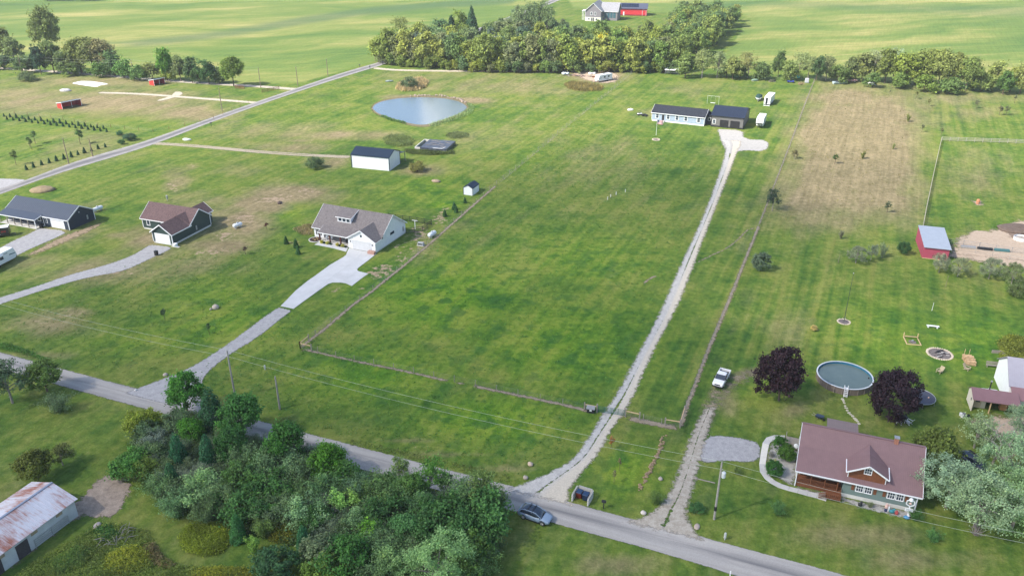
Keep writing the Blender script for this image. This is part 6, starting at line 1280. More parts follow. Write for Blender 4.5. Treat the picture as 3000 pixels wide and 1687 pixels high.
# boats and odds along the hedgerow
def boat(loc, rz, label, L, hull, cover=None, trailer=True):
    e = empty('boat', loc, rz, label, 'boat', 'boats parked on the grass'); f = L/2; w = L*.2; zb = .5 if trailer else .05
    def S(x, k, z): return (x, [(0, zb+z), (w*k*.6, zb+z+.05), (w*k, zb+.75), (w*k, zb+.85), (0, zb+.86)])
    h = loft(MB(), [S(-f, .85, .02), S(-f*.4, 1, 0), S(f*.35, .95, .02), S(f*.8, .55, .18), S(f, .06, .55)]).obj('hull', hull, e)
    if cover: loft(MB(), [(-f, [(0, zb+.87), (w*.85, zb+.87), (w*.5, zb+1.1), (0, zb+1.2)]), (-f*.3, [(0, zb+.87), (w, zb+.87), (w*.6, zb+1.7), (0, zb+1.85)]), (f*.35, [(0, zb+.87), (w*.95, zb+.87), (w*.5, zb+1.5), (0, zb+1.6)]), (f*.9, [(0, zb+.87), (w*.3, zb+.87), (w*.15, zb+.95), (0, zb+1.0)])]).obj('cover', cover, e)
    else: MB().box(-f*.7, f*.4, -w*.7, w*.7, zb+.865, zb+.88).obj('deck', BLACK, e)
    if trailer:
        b = MB(); b.bar((-f*.8, -.5, .35), (f+.8, 0, .35), .1); b.bar((-f*.8, .5, .35), (f+.8, 0, .35), .1); b.obj('boat_trailer', STEEL, e)
        for s in (-1, 1): wheel(e, -f*.2, s*w*.9, .3, .18)
    return e
a, c = g(2226,284), g(2218,304); m_ = (a+c)/2; boat((m_.x, m_.y, 0), heading(a, c), 'white boat under a dark green cover next to the enclosed trailer', 6.5, WHITE, M('green_canvas', (.02, .055, .045), .8, .2, 3))
v = g(2462,246); boat((v.x, v.y, 0), R(4), 'pale blue open boat resting in the grass at the hedgerow', 6.5, paint('pale_blue_hull', (.38, .48, .54)), None, False)
v = g(2490,240); pickup('old_pickup', (v.x, v.y, 0), R(-6), 'faded pink old pickup under the hedgerow', paint('faded_pink', (.50, .30, .28), .6), 5.6)
v = g(2552,249); e = empty('white_van', (v.x, v.y, 0), R(-88), 'white van facing out of the hedgerow', 'van'); P = paint('van_white', (.72, .74, .78))
loft(MB(), [(-2.4, [(0, .4), (.95, .4), (.98, 1.2), (.85, 2.2), (0, 2.25)]), (1.0, [(0, .4), (.95, .4), (.98, 1.2), (.84, 2.2), (0, 2.25)]), (1.25, [(0, .4), (.95, .4), (.98, 1.1), (.88, 1.25), (0, 1.3)]), (2.4, [(0, .45), (.88, .45), (.92, .9), (.85, 1.05), (0, 1.1)])]).obj('body', P, e)
MB().add([(1.05, -.80, 2.1), (1.05, .80, 2.1), (1.32, .86, 1.3), (1.32, -.86, 1.3)], [(0,1,2,3)]).obj('windshield', AGL, e); MB().box(2.36, 2.46, -.6, .6, .62, .85).obj('grille', paint('van_blue', (.05, .10, .35)), e)
for s in (-1, 1):
    for x in (-1.5, 1.6): wheel(e, x, s*.85)
    MB().box(2.3, 2.45, s*.72-.14, s*.72+.14, .72, .92).obj('headlight', LAMP, e)
def tarp_load(px, rz, label, col):
    v = g(*px); e = empty('covered_load', (v.x, v.y, 0), R(rz), label, 'covered load', 'tarp covered loads')
    b = MB(); b.ball((0, 0, .45), 1, 12, 6, (1.7, .8, .55), .06, int(px[0])); b.obj('tarp', col, e, smooth=True); b = MB(); b.box(-1.4, 1.4, -.6, .6, .0, .15); b.obj('pallet', WOODG, e)
tarp_load((2211,238), 8, 'low load under a pale green tarp, left of the two by the hedgerow', M('pale_green_tarp', (.16, .24, .18), .6, .2)); tarp_load((2262,240), 5, 'low load under a dark brown tarp, right of the two by the hedgerow', M('brown_tarp', (.055, .06, .035), .7, .3))
v = g(2316,243); e = empty('utility_buggy', (v.x, v.y, 0), R(-15), 'blue utility buggy with roll bar by the hedgerow', 'buggy'); BL = paint('buggy_blue', (.03, .06, .35))
b = MB(); b.box(-1.4, 1.4, -.6, .6, .45, .8); b.box(.7, 1.4, -.55, .55, .8, 1.0); b.obj('body', BL, e, bevel=.05); b = MB()
for x in (-.3, .6):
    for s in (-.55, .55): b.bar((x, s, .8), (x, s, 1.85), .06)
b.bar((-.3, -.55, 1.85), (-.3, .55, 1.85), .06); b.bar((.6, -.55, 1.85), (.6, .55, 1.85), .06); b.box(-.35, .65, -.6, .6, 1.86, 1.92); b.obj('roll_bar', BLACK, e); MB().box(-.2, .3, -.5, .5, .8, 1.15).obj('seat', BLACK, e)
for x in (-1, 1):
    for s in (-1, 1): wheel(e, x, s*.62, .32, .25, False)
v = g(2334,229); e = empty('teal_tub', (v.x, v.y, 0), 0, 'turquoise plastic tub lying at the hedgerow', 'tub'); TEAL = M('turquoise', (.10, .52, .48), .5, .08)
MB().lathe([(.6, 0), (1.25, .15), (1.3, .9), (1.2, .9), (1.1, .2), (.1, .15)], 16).obj('shell', TEAL, e); MB().lathe([(1.36, .86), (1.36, .95), (1.2, .95)], 16, cap=False).obj('rim', TEAL, e)
v = g(2363,243); e = empty('tote_tank', (v.x, v.y, 0), R(-10), 'grey caged tote tank near the hedgerow fence end', 'tank'); MB().box(-.75, .75, -.6, .6, .15, 1.9).obj('tank', M('tote_plastic', (.50, .50, .55), .6, .05), e, bevel=.08); b = MB()
for z in (.3, .8, 1.3, 1.8): b.bar((-.78, -.63, z), (.78, -.63, z), .04); b.bar((.78, -.63, z), (.78, .63, z), .04); b.bar((-.78, -.63, z), (-.78, .63, z), .04)
b.box(-.8, .8, -.65, .65, 0, .14); b.obj('cage', STEEL, e)
v = g(2345,249); e = empty('brush_pile', (v.x, v.y, 0), 0, 'small brown brush heap near the tote tank', 'brush pile'); rn = random.Random(5)
def sticks(e, n, rx, hz, mat, seed, th=.04, name='branch'):
    rn = random.Random(seed)
    for i in range(n):
        a_ = rn.uniform(0, 6.28); x, y = rn.uniform(-rx, rx), rn.uniform(-rx, rx)*.7; l = rn.uniform(.5, 1.2)*rx
        MB().tube([(x-l*math.cos(a_)/2, y-l*math.sin(a_)/2, rn.uniform(.03, hz*.5)), (x, y, rn.uniform(.1, hz)), (x+l*math.cos(a_)/2, y+l*math.sin(a_)/2, rn.uniform(.05, hz))], [th, th*.8, th*.4], 5).obj(name, mat, e)
sticks(e, 26, 1.1, 1.4, M('brush_brown', (.27, .19, .12), .9, .2), 8, .07)
v = g(1690,222); e = empty('debris_pile', (v.x, v.y, 0), R(-8), 'scattered pink grey lumber scraps beside the camp lane', 'debris'); rn = random.Random(9)
for i in range(46):
    k = rn.random(); x = -5+k*13 + rn.uniform(-1, 1); y = -1.5*k + rn.uniform(-2.2, 1.8)*(1-.6*k); a_ = rn.uniform(0, 3.1); l = rn.uniform(.5, 1.3)
    MB().bar((x-l*math.cos(a_), y-l*math.sin(a_), rn.uniform(.06, .3)), (x+l*math.cos(a_), y+l*math.sin(a_), rn.uniform(.06, .5)), rn.uniform(.12, .3), .1).obj('board', (WOODG, M('pinkish_board', (.40, .25, .21), .8, .2), DKW)[i % 3], e)
for px, lab, nm, cc in (((1656,218), 'white and blue junk bag heap left of the lumber scraps', 'junk_bag', (.55, .60, .66)), ((1734,218), 'white sheeted stack above the camper', 'sheeted_stack', (.72, .70, .70))):
    v = g(*px); b = MB()
    for i in range(5): b.ball((random.Random(i).uniform(-1.2, 1.2)*(1 if i else 0), random.Random(i+9).uniform(-.8, .8)*(1 if i else 0), .35), .75, 9, 5, (1.1, .9, .75), .16, i)
    tag(b.obj(nm, M(nm, cc, .7, .1), None, (v.x, v.y, 0), smooth=True), lab, 'junk')
v = g(1724,214); tag(MB().lathe([(.3, 0), (.34, .2), (.34, 1.3), (.3, 1.45)], 12).obj('steel_drum', M('drum_brown', (.08, .06, .045), .6, .2), None, (v.x, v.y, 0)), 'upright dark drum beside the sheeted stack', 'drum')
v = g(1798,234); e = empty('scrap_heap', (v.x, v.y, 0), 0, 'tangle of dark scrap metal right of the camp camper', 'scrap'); sticks(e, 16, 1.4, 1.8, M('scrap_dark', (.07, .065, .06), .7, .2), 12, .07, 'rod')
v = g(1740,227); tag(MB().lathe([(.9, 0), (1.0, .25), (.75, .3), (.7, .1)], 14, cap=False).obj('fire_ring', WOODD, None, (v.x, v.y, .04)), 'small rusty fire ring above the camper', 'fire ring')
# canvas shelter by the hedgerow
v = g(1968,218); e = empty('field_canopy', (v.x, v.y, 0), R(-14), 'white topped run-in canopy in front of the wood', 'canopy')
MB().slab((-3.2, -1.6, 2.0), (3.2, -1.6, 2.0), (3.2, 1.8, 2.5), (-3.2, 1.8, 2.5), .1).obj('roof', WHITE, e)
for x in (-2.9, 2.9):
    for y in (-1.4, 1.6): MB().bar((x, y, 0), (x, y, 2.1+.12*(y > 0)), .1).obj('post', STEEL, e)
MB().box(-2.9, 2.9, 1.6, 1.68, .1, 1.7).obj('back_wall', STEEL, e)
v = g(2088,306); e = empty('swing_frame', (v.x, v.y, 0), R(-20), 'thin white swing frame behind the ranch roof', 'swing'); b = MB()
for x in (-2.2, 2.2): b.bar((x, 0, 0), (x, 0, 3.2), .05)
b.bar((-2.2, 0, 3.2), (2.2, 0, 3.2), .05); b.obj('frame', WHITE, e); b = MB(); b.box(-.9, .9, -.25, .25, .5, .58); b.obj('seat', WHITE, e); b = MB(); b.bar((-.85, 0, .55), (-.85, 0, 3.2), .04); b.bar((.85, 0, .55), (.85, 0, 3.2), .04); b.obj('chain', STEEL, e)
def quad_bike(px, rz, label, col):
    v = g(*px); e = empty('quad_bike', (v.x, v.y, 0), R(rz), label, 'quad bike'); MB().box(-.9, .9, -.4, .4, .45, .75).obj('body', col, e, bevel=.08); MB().box(-.6, .2, -.2, .2, .75, .95).obj('seat', BLACK, e, bevel=.05); b = MB(); b.bar((.45, 0, .7), (.35, 0, 1.15), .06); b.bar((.35, -.4, 1.15), (.35, .4, 1.15), .05); b.obj('handlebar', BLACK, e)
    for x in (-.65, .65):
        for s in (-1, 1): wheel(e, x, s*.5, .3, .25, False)
quad_bike((1874,338), 20, 'white quad bike left of the ranch house', WHITE); quad_bike((1889,341), -30, 'dark quad bike between the white one and the ranch house', BLACK)
v = g(1847,324); tag(MB().ball((0, 0, .3), .8, 9, 5, (1.4, .9, .6), .2, 4).obj('stone_heap', WHITE, None, (v.x, v.y, 0)), 'white heap on bare ground above the quad bikes', 'heap')

# ------------------------------------------------------------------ tanks, boxes, small yard things
def propane(px, rz, label, L=2.6, r=.5):
    v = g(*px); e = empty('propane_tank', (v.x, v.y, 0), R(rz), label, 'tank', 'propane tanks'); f = L/2
    MB().lathe([(.05, -f), (r*.55, -f+.06), (r*.88, -f+.2), (r, -f+.42), (r, f-.42), (r*.88, f-.2), (r*.55, f-.06), (.05, f)], 16, (0, 0, r+.25), 'x').obj('shell', M('tank_white', (.66, .69, .72), .4, .06), e, smooth=True)
    MB().lathe([(.2, 0), (.2, .15), (.14, .26), (.02, .28)], 12, (0, 0, 2*r+.23)).obj('valve_dome', M('tank_grey', (.40, .42, .45), .5, .05), e)
    for x in (-f*.55, f*.55): MB().box(x-.12, x+.12, -.35, .35, 0, .36).obj('saddle', CONC, e)
propane((287,619), 65, 'white propane tank behind the navy house', 3.2); propane((697,667), 50, 'white propane tank in the lawn right of the green house'); propane((1266,694), 62, 'white propane tank by the field fence right of the farmhouse', 2.9, .55); propane((2893,1160), -14, 'white propane tank behind the cream shed', 3.0, .55)
v = g(1233,719); e = empty('generator', (v.x, v.y, 0), R(-20), 'grey standby generator on a pad near the field fence', 'generator'); MB().box(-.7, .7, -.4, .4, .1, .8).obj('housing', M('gen_grey', (.34, .36, .37), .6, .08), e, bevel=.04); MB().box(-.85, .85, -.5, .5, 0, .1).obj('pad', CONC, e); MB().box(-.5, .5, -.415, -.4, .3, .6).obj('louvre', BLACK, e)
v = g(1089,744); e = empty('brick_stack', (v.x, v.y, .02), R(-24), 'stack of pinkish bricks at the garage corner of the farmhouse', 'bricks'); BR = M('pink_brick', (.42, .25, .20), .9, .15)
bm_me = MB().box(-.28, .28, -.2, .2, 0, .13).me('brick'); bm_me.materials.append(BR)
for k in range(5):
    for i in range(3):
        for j in range(2): o = link('brick', bm_me, None, e); o.location = (-.6+i*.6, -.22+j*.44, k*.14)
for x in (-15.0, -13.7): 
    q = place(FARM, x, 1.9, .30); e = empty('porch_chair', q, R(-24), 'white porch chair %s on the farmhouse porch' % ('at the left end' if x < -14 else 'in the middle'), 'chair'); b = MB(); b.box(-.3, .3, -.3, .3, .38, .44); b.obj('seat', WHITE, e); MB().box(-.3, .3, .26, .32, .44, 1.0).obj('backrest', WHITE, e)
    for sx in (-.26, .26):
        for sy in (-.26, .26): MB().box(sx-.03, sx+.03, sy-.03, sy+.03, 0, .38).obj('leg', WHITE, e)
q = place(FARM, -8.9, 2.2, .30); e = empty('grill', q, R(-24), 'black covered grill on the farmhouse porch', 'grill'); MB().box(-.6, .6, -.35, .35, 0, .85).obj('cabinet', BLACK, e, bevel=.04); MB().lathe([(.02, -.6), (.36, -.6), (.36, .6), (.02, .6)], 12, (0, 0, .86), 'x').obj('lid', BLACK, e)
for i, x in enumerate((-15.0, -14.2, -13.3, -12.5, -10.6, -9.8, -9.0, -8.2)):
    q = place(FARM, x, -.05); tree('porch_plant', 'bushy', q, .55 if i % 2 else .8, (.02, .05, .02) if i % 2 else (.32, .30, .05), ('dark' if i % 2 else 'yellow') + ' low plant in the strip before the farmhouse porch', 'plants before the farmhouse porch', 'plant', 1.0)
v = place(FARM, -17.6, 1.2); e = empty('mulch_bed', v, R(-24), 'curved dark mulch bed with edging at the farmhouse corner', 'flower bed'); MB().lathe([(1.5, 0), (1.5, .06), (.05, .09)], 20).obj('mulch', M('dark_mulch', (.045, .028, .022), .95, .25, 4), e); MB().lathe([(1.72, 0), (1.72, .14), (1.52, .14), (1.52, 0)], 20, cap=False).obj('edging', CONC, e)
for i in range(4): MB().ball((.6*math.cos(i*1.7), .6*math.sin(i*1.7), .25), .24, 8, 5, (1, 1, .9), .1, i).obj('plant', M('tan_plant', (.32, .22, .10), .9, .2), e)
q = place(FARM, 1.0, 16.6); e = empty('clothesline_post', q, R(-20), 'white T shaped clothesline post inside the black fence', 'post'); MB().bar((0, 0, 0), (0, 0, 2.4), .12).obj('upright', WHITE, e); MB().bar((-.75, 0, 2.35), (.75, 0, 2.35), .1).obj('crossarm', WHITE, e)
# concrete drive of the farmhouse, laid in slabs
def slab_path(name, label, slabs, mat, z0, z1, gap=.02):
    e = empty(name, (0, 0, 0)); tag(e, label, kind='structure')
    for sq in slabs:
        q = [g(*p) for p in sq]; c_ = sum(q, Vector())/len(q); q = [c_+(p-c_)*(1-gap/max(.3, (p-c_).length)) for p in q]
        MB().prism([(p.x, p.y) for p in q], z0, z1, 'z').obj('slab', mat, e)
    return e
slab_path('concrete_driveway', 'pale concrete driveway of the white farmhouse', [
    [(1022,728),(1064,736),(1048,756),(1007,753),(1014,747),(1016,741)],[(1064,736),(1103,744),(1078,764),(1048,756)],[(1007,753),(1048,756),(1018,780),(966,777)],[(1048,756),(1078,764),(1051,784),(1046,790),(1018,780)],
    [(966,777),(1018,780),(986,803),(932,802)],[(1018,780),(1046,790),(1050,795),(1020,814),(986,803)],[(1050,795),(1079,802),(1054,820),(1020,814)],[(932,802),(986,803),(955,826),(898,826)],[(986,803),(1020,814),(997,828),(975,828),(962,832),(955,826)],[(1020,814),(1054,820),(1031,838),(1012,830),(997,828)],
    [(898,826),(955,826),(962,832),(930,854),(866,852)],[(866,852),(930,854),(894,880),(843,876)],[(843,876),(894,880),(860,905),(822,897)]], CONCW, .01, .075)
slab_path('porch_walk', 'concrete walk along the farmhouse porch', [[(921,717),(939,707),(962,712),(948,722)],[(948,722),(962,712),(990,718),(978,728)],[(978,728),(990,718),(1020,726),(1014,738)]], CONCW, .01, .07)
sw = [((2298,1286),(2300,1276)),((2274,1287),(2268,1275)),((2257,1296),(2245,1282)),((2253,1304),(2234,1297)),((2249,1322),(2230,1318)),((2246,1340),(2227,1339)),((2243,1360),(2224,1359)),((2246,1378),(2226,1381)),((2256,1396),(2240,1402)),((2270,1408),(2258,1416)),((2290,1418),(2280,1428)),((2314,1426),(2308,1437)),((2340,1432),(2336,1444)),((2368,1440),(2364,1452)),((2396,1446),(2392,1459)),((2424,1455),(2420,1468))]
for i in range(3, 6): pass
E_ = slab_path('sidewalk', 'curved concrete sidewalk round the cottage side bed', [[sw[i][0], sw[i+1][0], sw[i+1][1], sw[i][1]] for i in range(len(sw)-1)], CONC, .01, .08)
for i, o in enumerate(E_.children):
    if 3 <= i <= 5: o.data.materials.clear(); o.data.materials.append(M('pale_concrete', (.66, .63, .56), .85, .06))

# ------------------------------------------------------------------ pool, trampoline and garden things
rimL, rimR = g(2393,1092,1.25), g(2558,1124,1.25); pc = g(2475.5,1098,1.25); pr_ = (rimR-rimL).length/2
e = empty('swimming_pool', (pc.x, pc.y, 0), 0, 'round above ground swimming pool with brown wall and white rim', 'pool')
PW_ = M('pool_brown', (.17, .135, .115), .7, .12, 3); NP = 22
for i in range(NP):
    a0, a1 = 2*math.pi*i/NP, 2*math.pi*(i+1)/NP; b = MB(); pts = [(pr_*math.cos(a0+(a1-a0)*k/3), pr_*math.sin(a0+(a1-a0)*k/3)) for k in range(4)]; inn = [(x*.985, y*.985) for x, y in pts[::-1]]
    b.prism(pts+inn, 0, 1.22, 'z').obj('wall_panel', PW_, e)
    MB().box(pr_-.02, pr_+.09, -.07, .07, 0, 1.2).obj('upright', M('pool_upright', (.24, .20, .175), .7, .1), e, None, a0)
MB().lathe([(pr_-.10, 1.225), (pr_+.12, 1.225), (pr_+.12, 1.28), (pr_-.10, 1.28)], 66, cap=False).obj('rim', M('pool_rim', (.60, .63, .66), .5, .05), e)
t = NT('pool_water'); t.set(t.ramp(t.noise(.6, 4, .6), [(.3, (.105, .150, .140)), (.7, (.135, .180, .165))]), .12, 0, .5); t.bump(t.noise(2.5, 3), .05, .02)
MB().lathe([(.05, 0), (pr_*.984, 0), (pr_*.984, .85), (.05, .851)], 66).obj('water', t.m, e, smooth=False)
MB().lathe([(pr_*.983, .86), (pr_*.9835, 1.2), (pr_*.981, 1.2), (pr_*.980, .86)], 66, cap=False).obj('liner', M('pool_liner', (.03, .16, .26), .5, .15), e)
lp = g(2474,1142); aa = math.atan2(lp.y-pc.y, lp.x-pc.x); ld = MB()
for s in (-.28, .28): ld.bar((pr_+.75, s, 0), (pr_+.05, s, 1.75), .07); ld.bar((pr_+.05, s, 1.75), (pr_-.35, s, 1.7), .06); ld.bar((pr_-.35, s, 1.7), (pr_-.35, s, .8), .06)
for k in range(5): x = pr_+.70-.14*k; ld.box(x-.1, x+.1, -.28, .28, .18+.24*k, .22+.24*k)
ld.box(pr_-.35, pr_+.12, -.28, .28, 1.29, 1.34); ld.obj('ladder', WHITE, e, None, aa)
c_ = g(2694,1160,.9); e = empty('trampoline', (c_.x, c_.y, 0), 0, 'round trampoline with dark mat behind a purple maple', 'trampoline'); tr_ = 2.35
MB().lathe([(.03, .88), (tr_, .88), (tr_, .90), (.03, .90)], 36).obj('mat', M('trampoline_mat', (.065, .068, .095), .6, .15), e); MB().tube([(1.04*tr_*math.cos(R(10*k)), 1.04*tr_*math.sin(R(10*k)), .88) for k in range(37)], .05, 6, False).obj('frame_ring', STEEL, e)
for k in range(6): a_ = R(60*k+20); MB().tube([(tr_*math.cos(a_), tr_*math.sin(a_), .86), (tr_*1.03*math.cos(a_), tr_*1.03*math.sin(a_), 0)], .035, 6).obj('leg', STEEL, e)
MB().ball((1.2, -.6, 1.02), .12, 10, 6).obj('ball', M('orange_ball', (.6, .4, .3), .5, .05), e)
STN = M('ring_stone', (.50, .43, .34), .9, .2, 3); ASH = M('ash_bed', (.14, .12, .115), .95, .45, 2.5)
def stone_ring(name, px, r, n, label, fill, sq=(.2, .2, .14), cat='ring'):
    v = g(*px); e = empty(name, (v.x, v.y, 0), 0, label, cat); me = MB().ball((0, 0, .06), 1, 7, 4, sq, .14, 3).me('stone'); me.materials.append(STN)
    for i in range(n): a_ = 2*math.pi*i/n; o = link('stone', me, None, e, (r*math.cos(a_), r*math.sin(a_), 0), a_+RT.uniform(-.3, .3)); o.scale = (RT.uniform(.85, 1.2),)*3
    MB().lathe([(r*.97, 0), (r*.97, .04), (.05, .07)], 24).obj('bed', fill, e); return e
e = stone_ring('fire_pit', (2753,1037), 2.1, 34, 'large round stone fire pit full of ash', ASH, (.24, .20, .15), 'fire pit'); rn = random.Random(3)
for i in range(14): a_ = rn.uniform(0, 6.28); r_ = rn.uniform(0, 1.4); l = rn.uniform(.2, .6); MB().tube([(r_*math.cos(a_)-l, r_*math.sin(a_), .12), (r_*math.cos(a_)+l, r_*math.sin(a_)+rn.uniform(-.4, .4), .16)], rn.uniform(.04, .1), 6).obj('charred_log', (BLACK, M('pale_ash', (.45, .43, .42), .95, .2), DKW)[i % 3], e)
e = stone_ring('flagpole_bed', (2472,943), 1.15, 26, 'round stone edged bed at the foot of the dark flagpole', M('grey_mulch', (.13, .11, .11), .95, .3, 4), (.16, .15, .11), 'flower bed')
v = g(2472,943); e = empty('bare_flagpole', (v.x, v.y, 0), 0, 'tall dark green flagpole without flag in the right lawn', 'flagpole'); MB().tube([(0, 0, 0), (0, 0, 6), (0, 0, 10.4)], [.07, .055, .035], 8).obj('pole', M('dark_green_pole', (.03, .06, .045), .5, .1), e); MB().ball((0, 0, 10.48), .11, 10, 6).obj('finial', STEEL, e); MB().bar((.05, -.1, .8), (.05, -.1, 1.1), .06).obj('cleat', STEEL, e)
v = g(1922,397); e = empty('flagpole', (v.x, v.y, 0), 0, 'white flagpole flying a striped flag before the ranch house', 'flagpole'); MB().tube([(0, 0, 0), (0, 0, 5.6)], [.06, .035], 8).obj('pole', WHITE, e)
FR, FW, FB = M('flag_red', (.42, .05, .06), .8, .08), M('flag_white', (.70, .70, .70), .8, .05), M('flag_blue', (.03, .045, .14), .8, .08)
def wave(x): return (.10*math.sin(x*3.1), -.14*x)
fl = empty('flag', (0, 0, 0)); fl.parent = e
for k in range(13):
    b = MB(); z1_ = 5.35-k*.11; xs = [i*.16 for i in range(14)]
    for xa, xb in zip(xs[:-1], xs[1:]):
        if k < 7 and xa < .8: continue
        (ya, da_), (yb, db_) = wave(xa), wave(xb); b.add([(xa, ya-.01, z1_+da_), (xb, yb-.01, z1_+db_), (xb, yb-.01, z1_-.11+db_), (xa, ya-.01, z1_-.11+da_), (xa, ya+.01, z1_+da_), (xb, yb+.01, z1_+db_), (xb, yb+.01, z1_-.11+db_), (xa, ya+.01, z1_-.11+da_)], [(0,1,2,3),(7,6,5,4),(0,4,5,1),(2,6,7,3)])
    b.obj('stripe', FR if k % 2 == 0 else FW, fl)
b = MB()
for xa, xb in zip(xs[:5], xs[1:6]): (ya, da_), (yb, db_) = wave(xa), wave(xb); b.add([(xa, ya-.012, 5.35+da_), (xb, yb-.012, 5.35+db_), (xb, yb-.012, 4.58+db_), (xa, ya-.012, 4.58+da_), (xa, ya+.012, 5.35+da_), (xb, yb+.012, 5.35+db_), (xb, yb+.012, 4.58+db_), (xa, ya+.012, 4.58+da_)], [(0,1,2,3),(7,6,5,4)])
b.obj('canton', FB, fl); b = MB()
for i in range(6):
    for j in range(5): x = .08+i*.125; y_, d_ = wave(x); z_ = 5.27-j*.15+d_; b.box(x-.02, x+.02, y_-.018, y_+.018, z_-.02, z_+.02)
b.obj('stars', FW, fl)
stone_ring('flagpole_planter', (1922,410), 1.2, 18, 'ring planter at the foot of the striped flag pole', M('grey_mulch', (.13, .11, .11)), (.22, .2, .25), 'planter')
# stepping stones from the pool to the cottage
e = empty('stepping_stones', g(2470,1150)); tag(e, 'line of pale stepping stones from the pool to the cottage', 'path'); o0 = e.location; me = MB().lathe([(.26, 0), (.26, .05), (.03, .06)], 8).me('stone'); me.materials.append(M('pale_stone', (.50, .46, .36), .9, .12))
for i, p in enumerate([(2474,1160),(2468,1169),(2471,1174),(2473,1180),(2476,1189),(2479,1195),(2482,1202),(2487,1209),(2492,1214),(2498,1219),(2504,1226),(2508,1230),(2512,1234),(2516,1241)]):
    q = g(*p); o = link('stone', me, None, e, (q.x-o0.x, q.y-o0.y, .01), RT.uniform(0, 3)); o.scale = (RT.uniform(.8, 1.3), RT.uniform(.7, 1.1), 1)
def adirondack(px, rz, label, col, name='garden_chair', group=None):
    v = g(*px); e = empty(name, (v.x, v.y, 0), R(rz), label, 'chair', group); b = MB()
    for k in range(5): x = -.3+k*.15; b.bar((x, .35, .3), (x, .75, 1.05), .12, .03)
    b.obj('backrest', col, e); b = MB()
    for k in range(5): y = -.35+k*.16; b.box(-.32, .32, y-.07, y+.07, .38-.04*k, .41-.04*k)
    b.obj('seat', col, e)
    for s in (-1, 1):
        MB().box(s*.38-.07, s*.38+.07, -.45, .45, .6, .63).obj('armrest', col, e); MB().box(s*.36-.04, s*.36+.04, -.42, -.34, 0, .6).obj('leg', col, e); MB().bar((s*.34, .5, .02), (s*.34, -.35, .36), .08, .04).obj('leg', col, e)
OAK = M('weathered_oak', (.42, .35, .24), .85, .12, 4)
adirondack((2752,1091), -60, 'weathered wooden garden chair left of the pair below the fire pit', OAK); adirondack((2832,1083), 35, 'weathered wooden garden chair below the firewood stack', OAK)
for px, rz, k in (((2634,1239), 150, 'left'), ((2660,1240), 215, 'right')): adirondack(px, rz, 'white garden chair, %s one of the pair under the purple maple' % k, WHITE)
v = g(2647,1232); e = empty('garden_table', (v.x, v.y, 0), 0, 'dark round table between the white garden chairs', 'table'); MB().lathe([(.05, .70), (.55, .70), (.55, .75), (.05, .75)], 18).obj('top', BLACK, e)
for k in range(3): a_ = R(120*k); MB().tube([(.35*math.cos(a_), .35*math.sin(a_), 0), (.1*math.cos(a_), .1*math.sin(a_), .7)], .03, 6).obj('leg', BLACK, e)
v = g(2640,1222); e = empty('bicycle', (v.x, v.y, 0), R(100), 'pale bicycle leaning beside the white garden chairs', 'bicycle'); b = MB()
b.bar((-.5, 0, .34), (-.05, 0, .85), .05); b.bar((-.05, 0, .85), (.42, 0, .8), .05); b.bar((-.0, 0, .35), (.42, 0, .8), .05); b.bar((-.5, 0, .34), (.0, 0, .35), .04); b.bar((.42, 0, .9), (.52, 0, .34), .05); b.obj('frame', WHITE, e)
for x in (-.5, .52): MB().tube([(x+.33*math.cos(R(20*k)), 0, .34+.33*math.sin(R(20*k))) for k in range(19)], .025, 5, False).obj('wheel', RUB, e)
MB().box(-.2, .05, -.07, .07, .9, .95).obj('saddle', BLACK, e); MB().bar((.4, -.28, 1.0), (.4, .28, 1.0), .04).obj('handlebar', BLACK, e)
v = g(2836,1060); e = empty('firewood_stack', (v.x, v.y, 0), R(-8), 'leaning stack of split firewood with two upright stakes', 'firewood'); rn = random.Random(2); LOG = M('split_wood', (.45, .31, .18), .9, .25, 5); me = MB().tube([(-.75, 0, 0), (.75, 0, 0)], .11, 6).me('log'); me.materials.append(LOG)
for k in range(7):
    for j in range(5): o = link('log', me, None, e, (rn.uniform(-.12, .12), -1.3+j*.55+rn.uniform(-.05, .05), .12+k*.17*(1-.12*abs(j-2))), rn.uniform(-.08, .08))
for x in (-.4, .4): MB().bar((x, 1.3, 0), (x, 1.3, 1.9), .07).obj('stake', WOODL, e)
v = g(2912,1076); e = empty('park_bench', (v.x, v.y, 0), R(-12), 'long grey slatted bench at the garden bed', 'bench')
for k in range(3): MB().box(-1.3, 1.3, -.25+k*.17, -.11+k*.17, .42, .46).obj('slat', WOODG, e)
for k in range(3): MB().bar((-1.3, .32+.04*k, .6+.15*k), (1.3, .32+.04*k, .6+.15*k), .03, .12).obj('slat', WOODG, e)
for x in (-1.2, 1.2): MB().box(x-.05, x+.05, -.25, -.17, 0, .42).obj('leg', WOODG, e); MB().bar((x, .25, 0), (x, .42, .95), .08).obj('leg', WOODG, e)
v = g(2732,960); e = empty('stone_bench', (v.x, v.y, 0), R(-14), 'long white slab bench on the right lawn', 'bench'); MB().box(-1.1, 1.1, -.22, .22, .36, .46).obj('seat', WHITE, e)
for x in (-.8, .8): MB().box(x-.12, x+.12, -.16, .16, 0, .36).obj('leg', WHITE, e)
v = g(2673,1001); e = empty('timber_frame', (v.x, v.y, 0), R(-11), 'square raw timber frame with two uprights on the lawn', 'frame'); b = MB()
MB().box(-1.3, 1.3, -1.25, -1.11, 0, .14).obj('beam', WOODL, e); MB().box(-1.3, -1.16, -1.11, 1.5, 0, .14).obj('beam', WOODL, e); MB().box(1.16, 1.3, -1.11, 1.5, 0, .14).obj('beam', WOODL, e); MB().box(-1.16, 1.16, 1.3, 1.44, .3, .44).obj('beam', WOODL, e)
for x in (-1.23, 1.23): MB().box(x-.07, x+.07, 1.51, 1.65, 0, 1.0).obj('upright', WOODL, e)
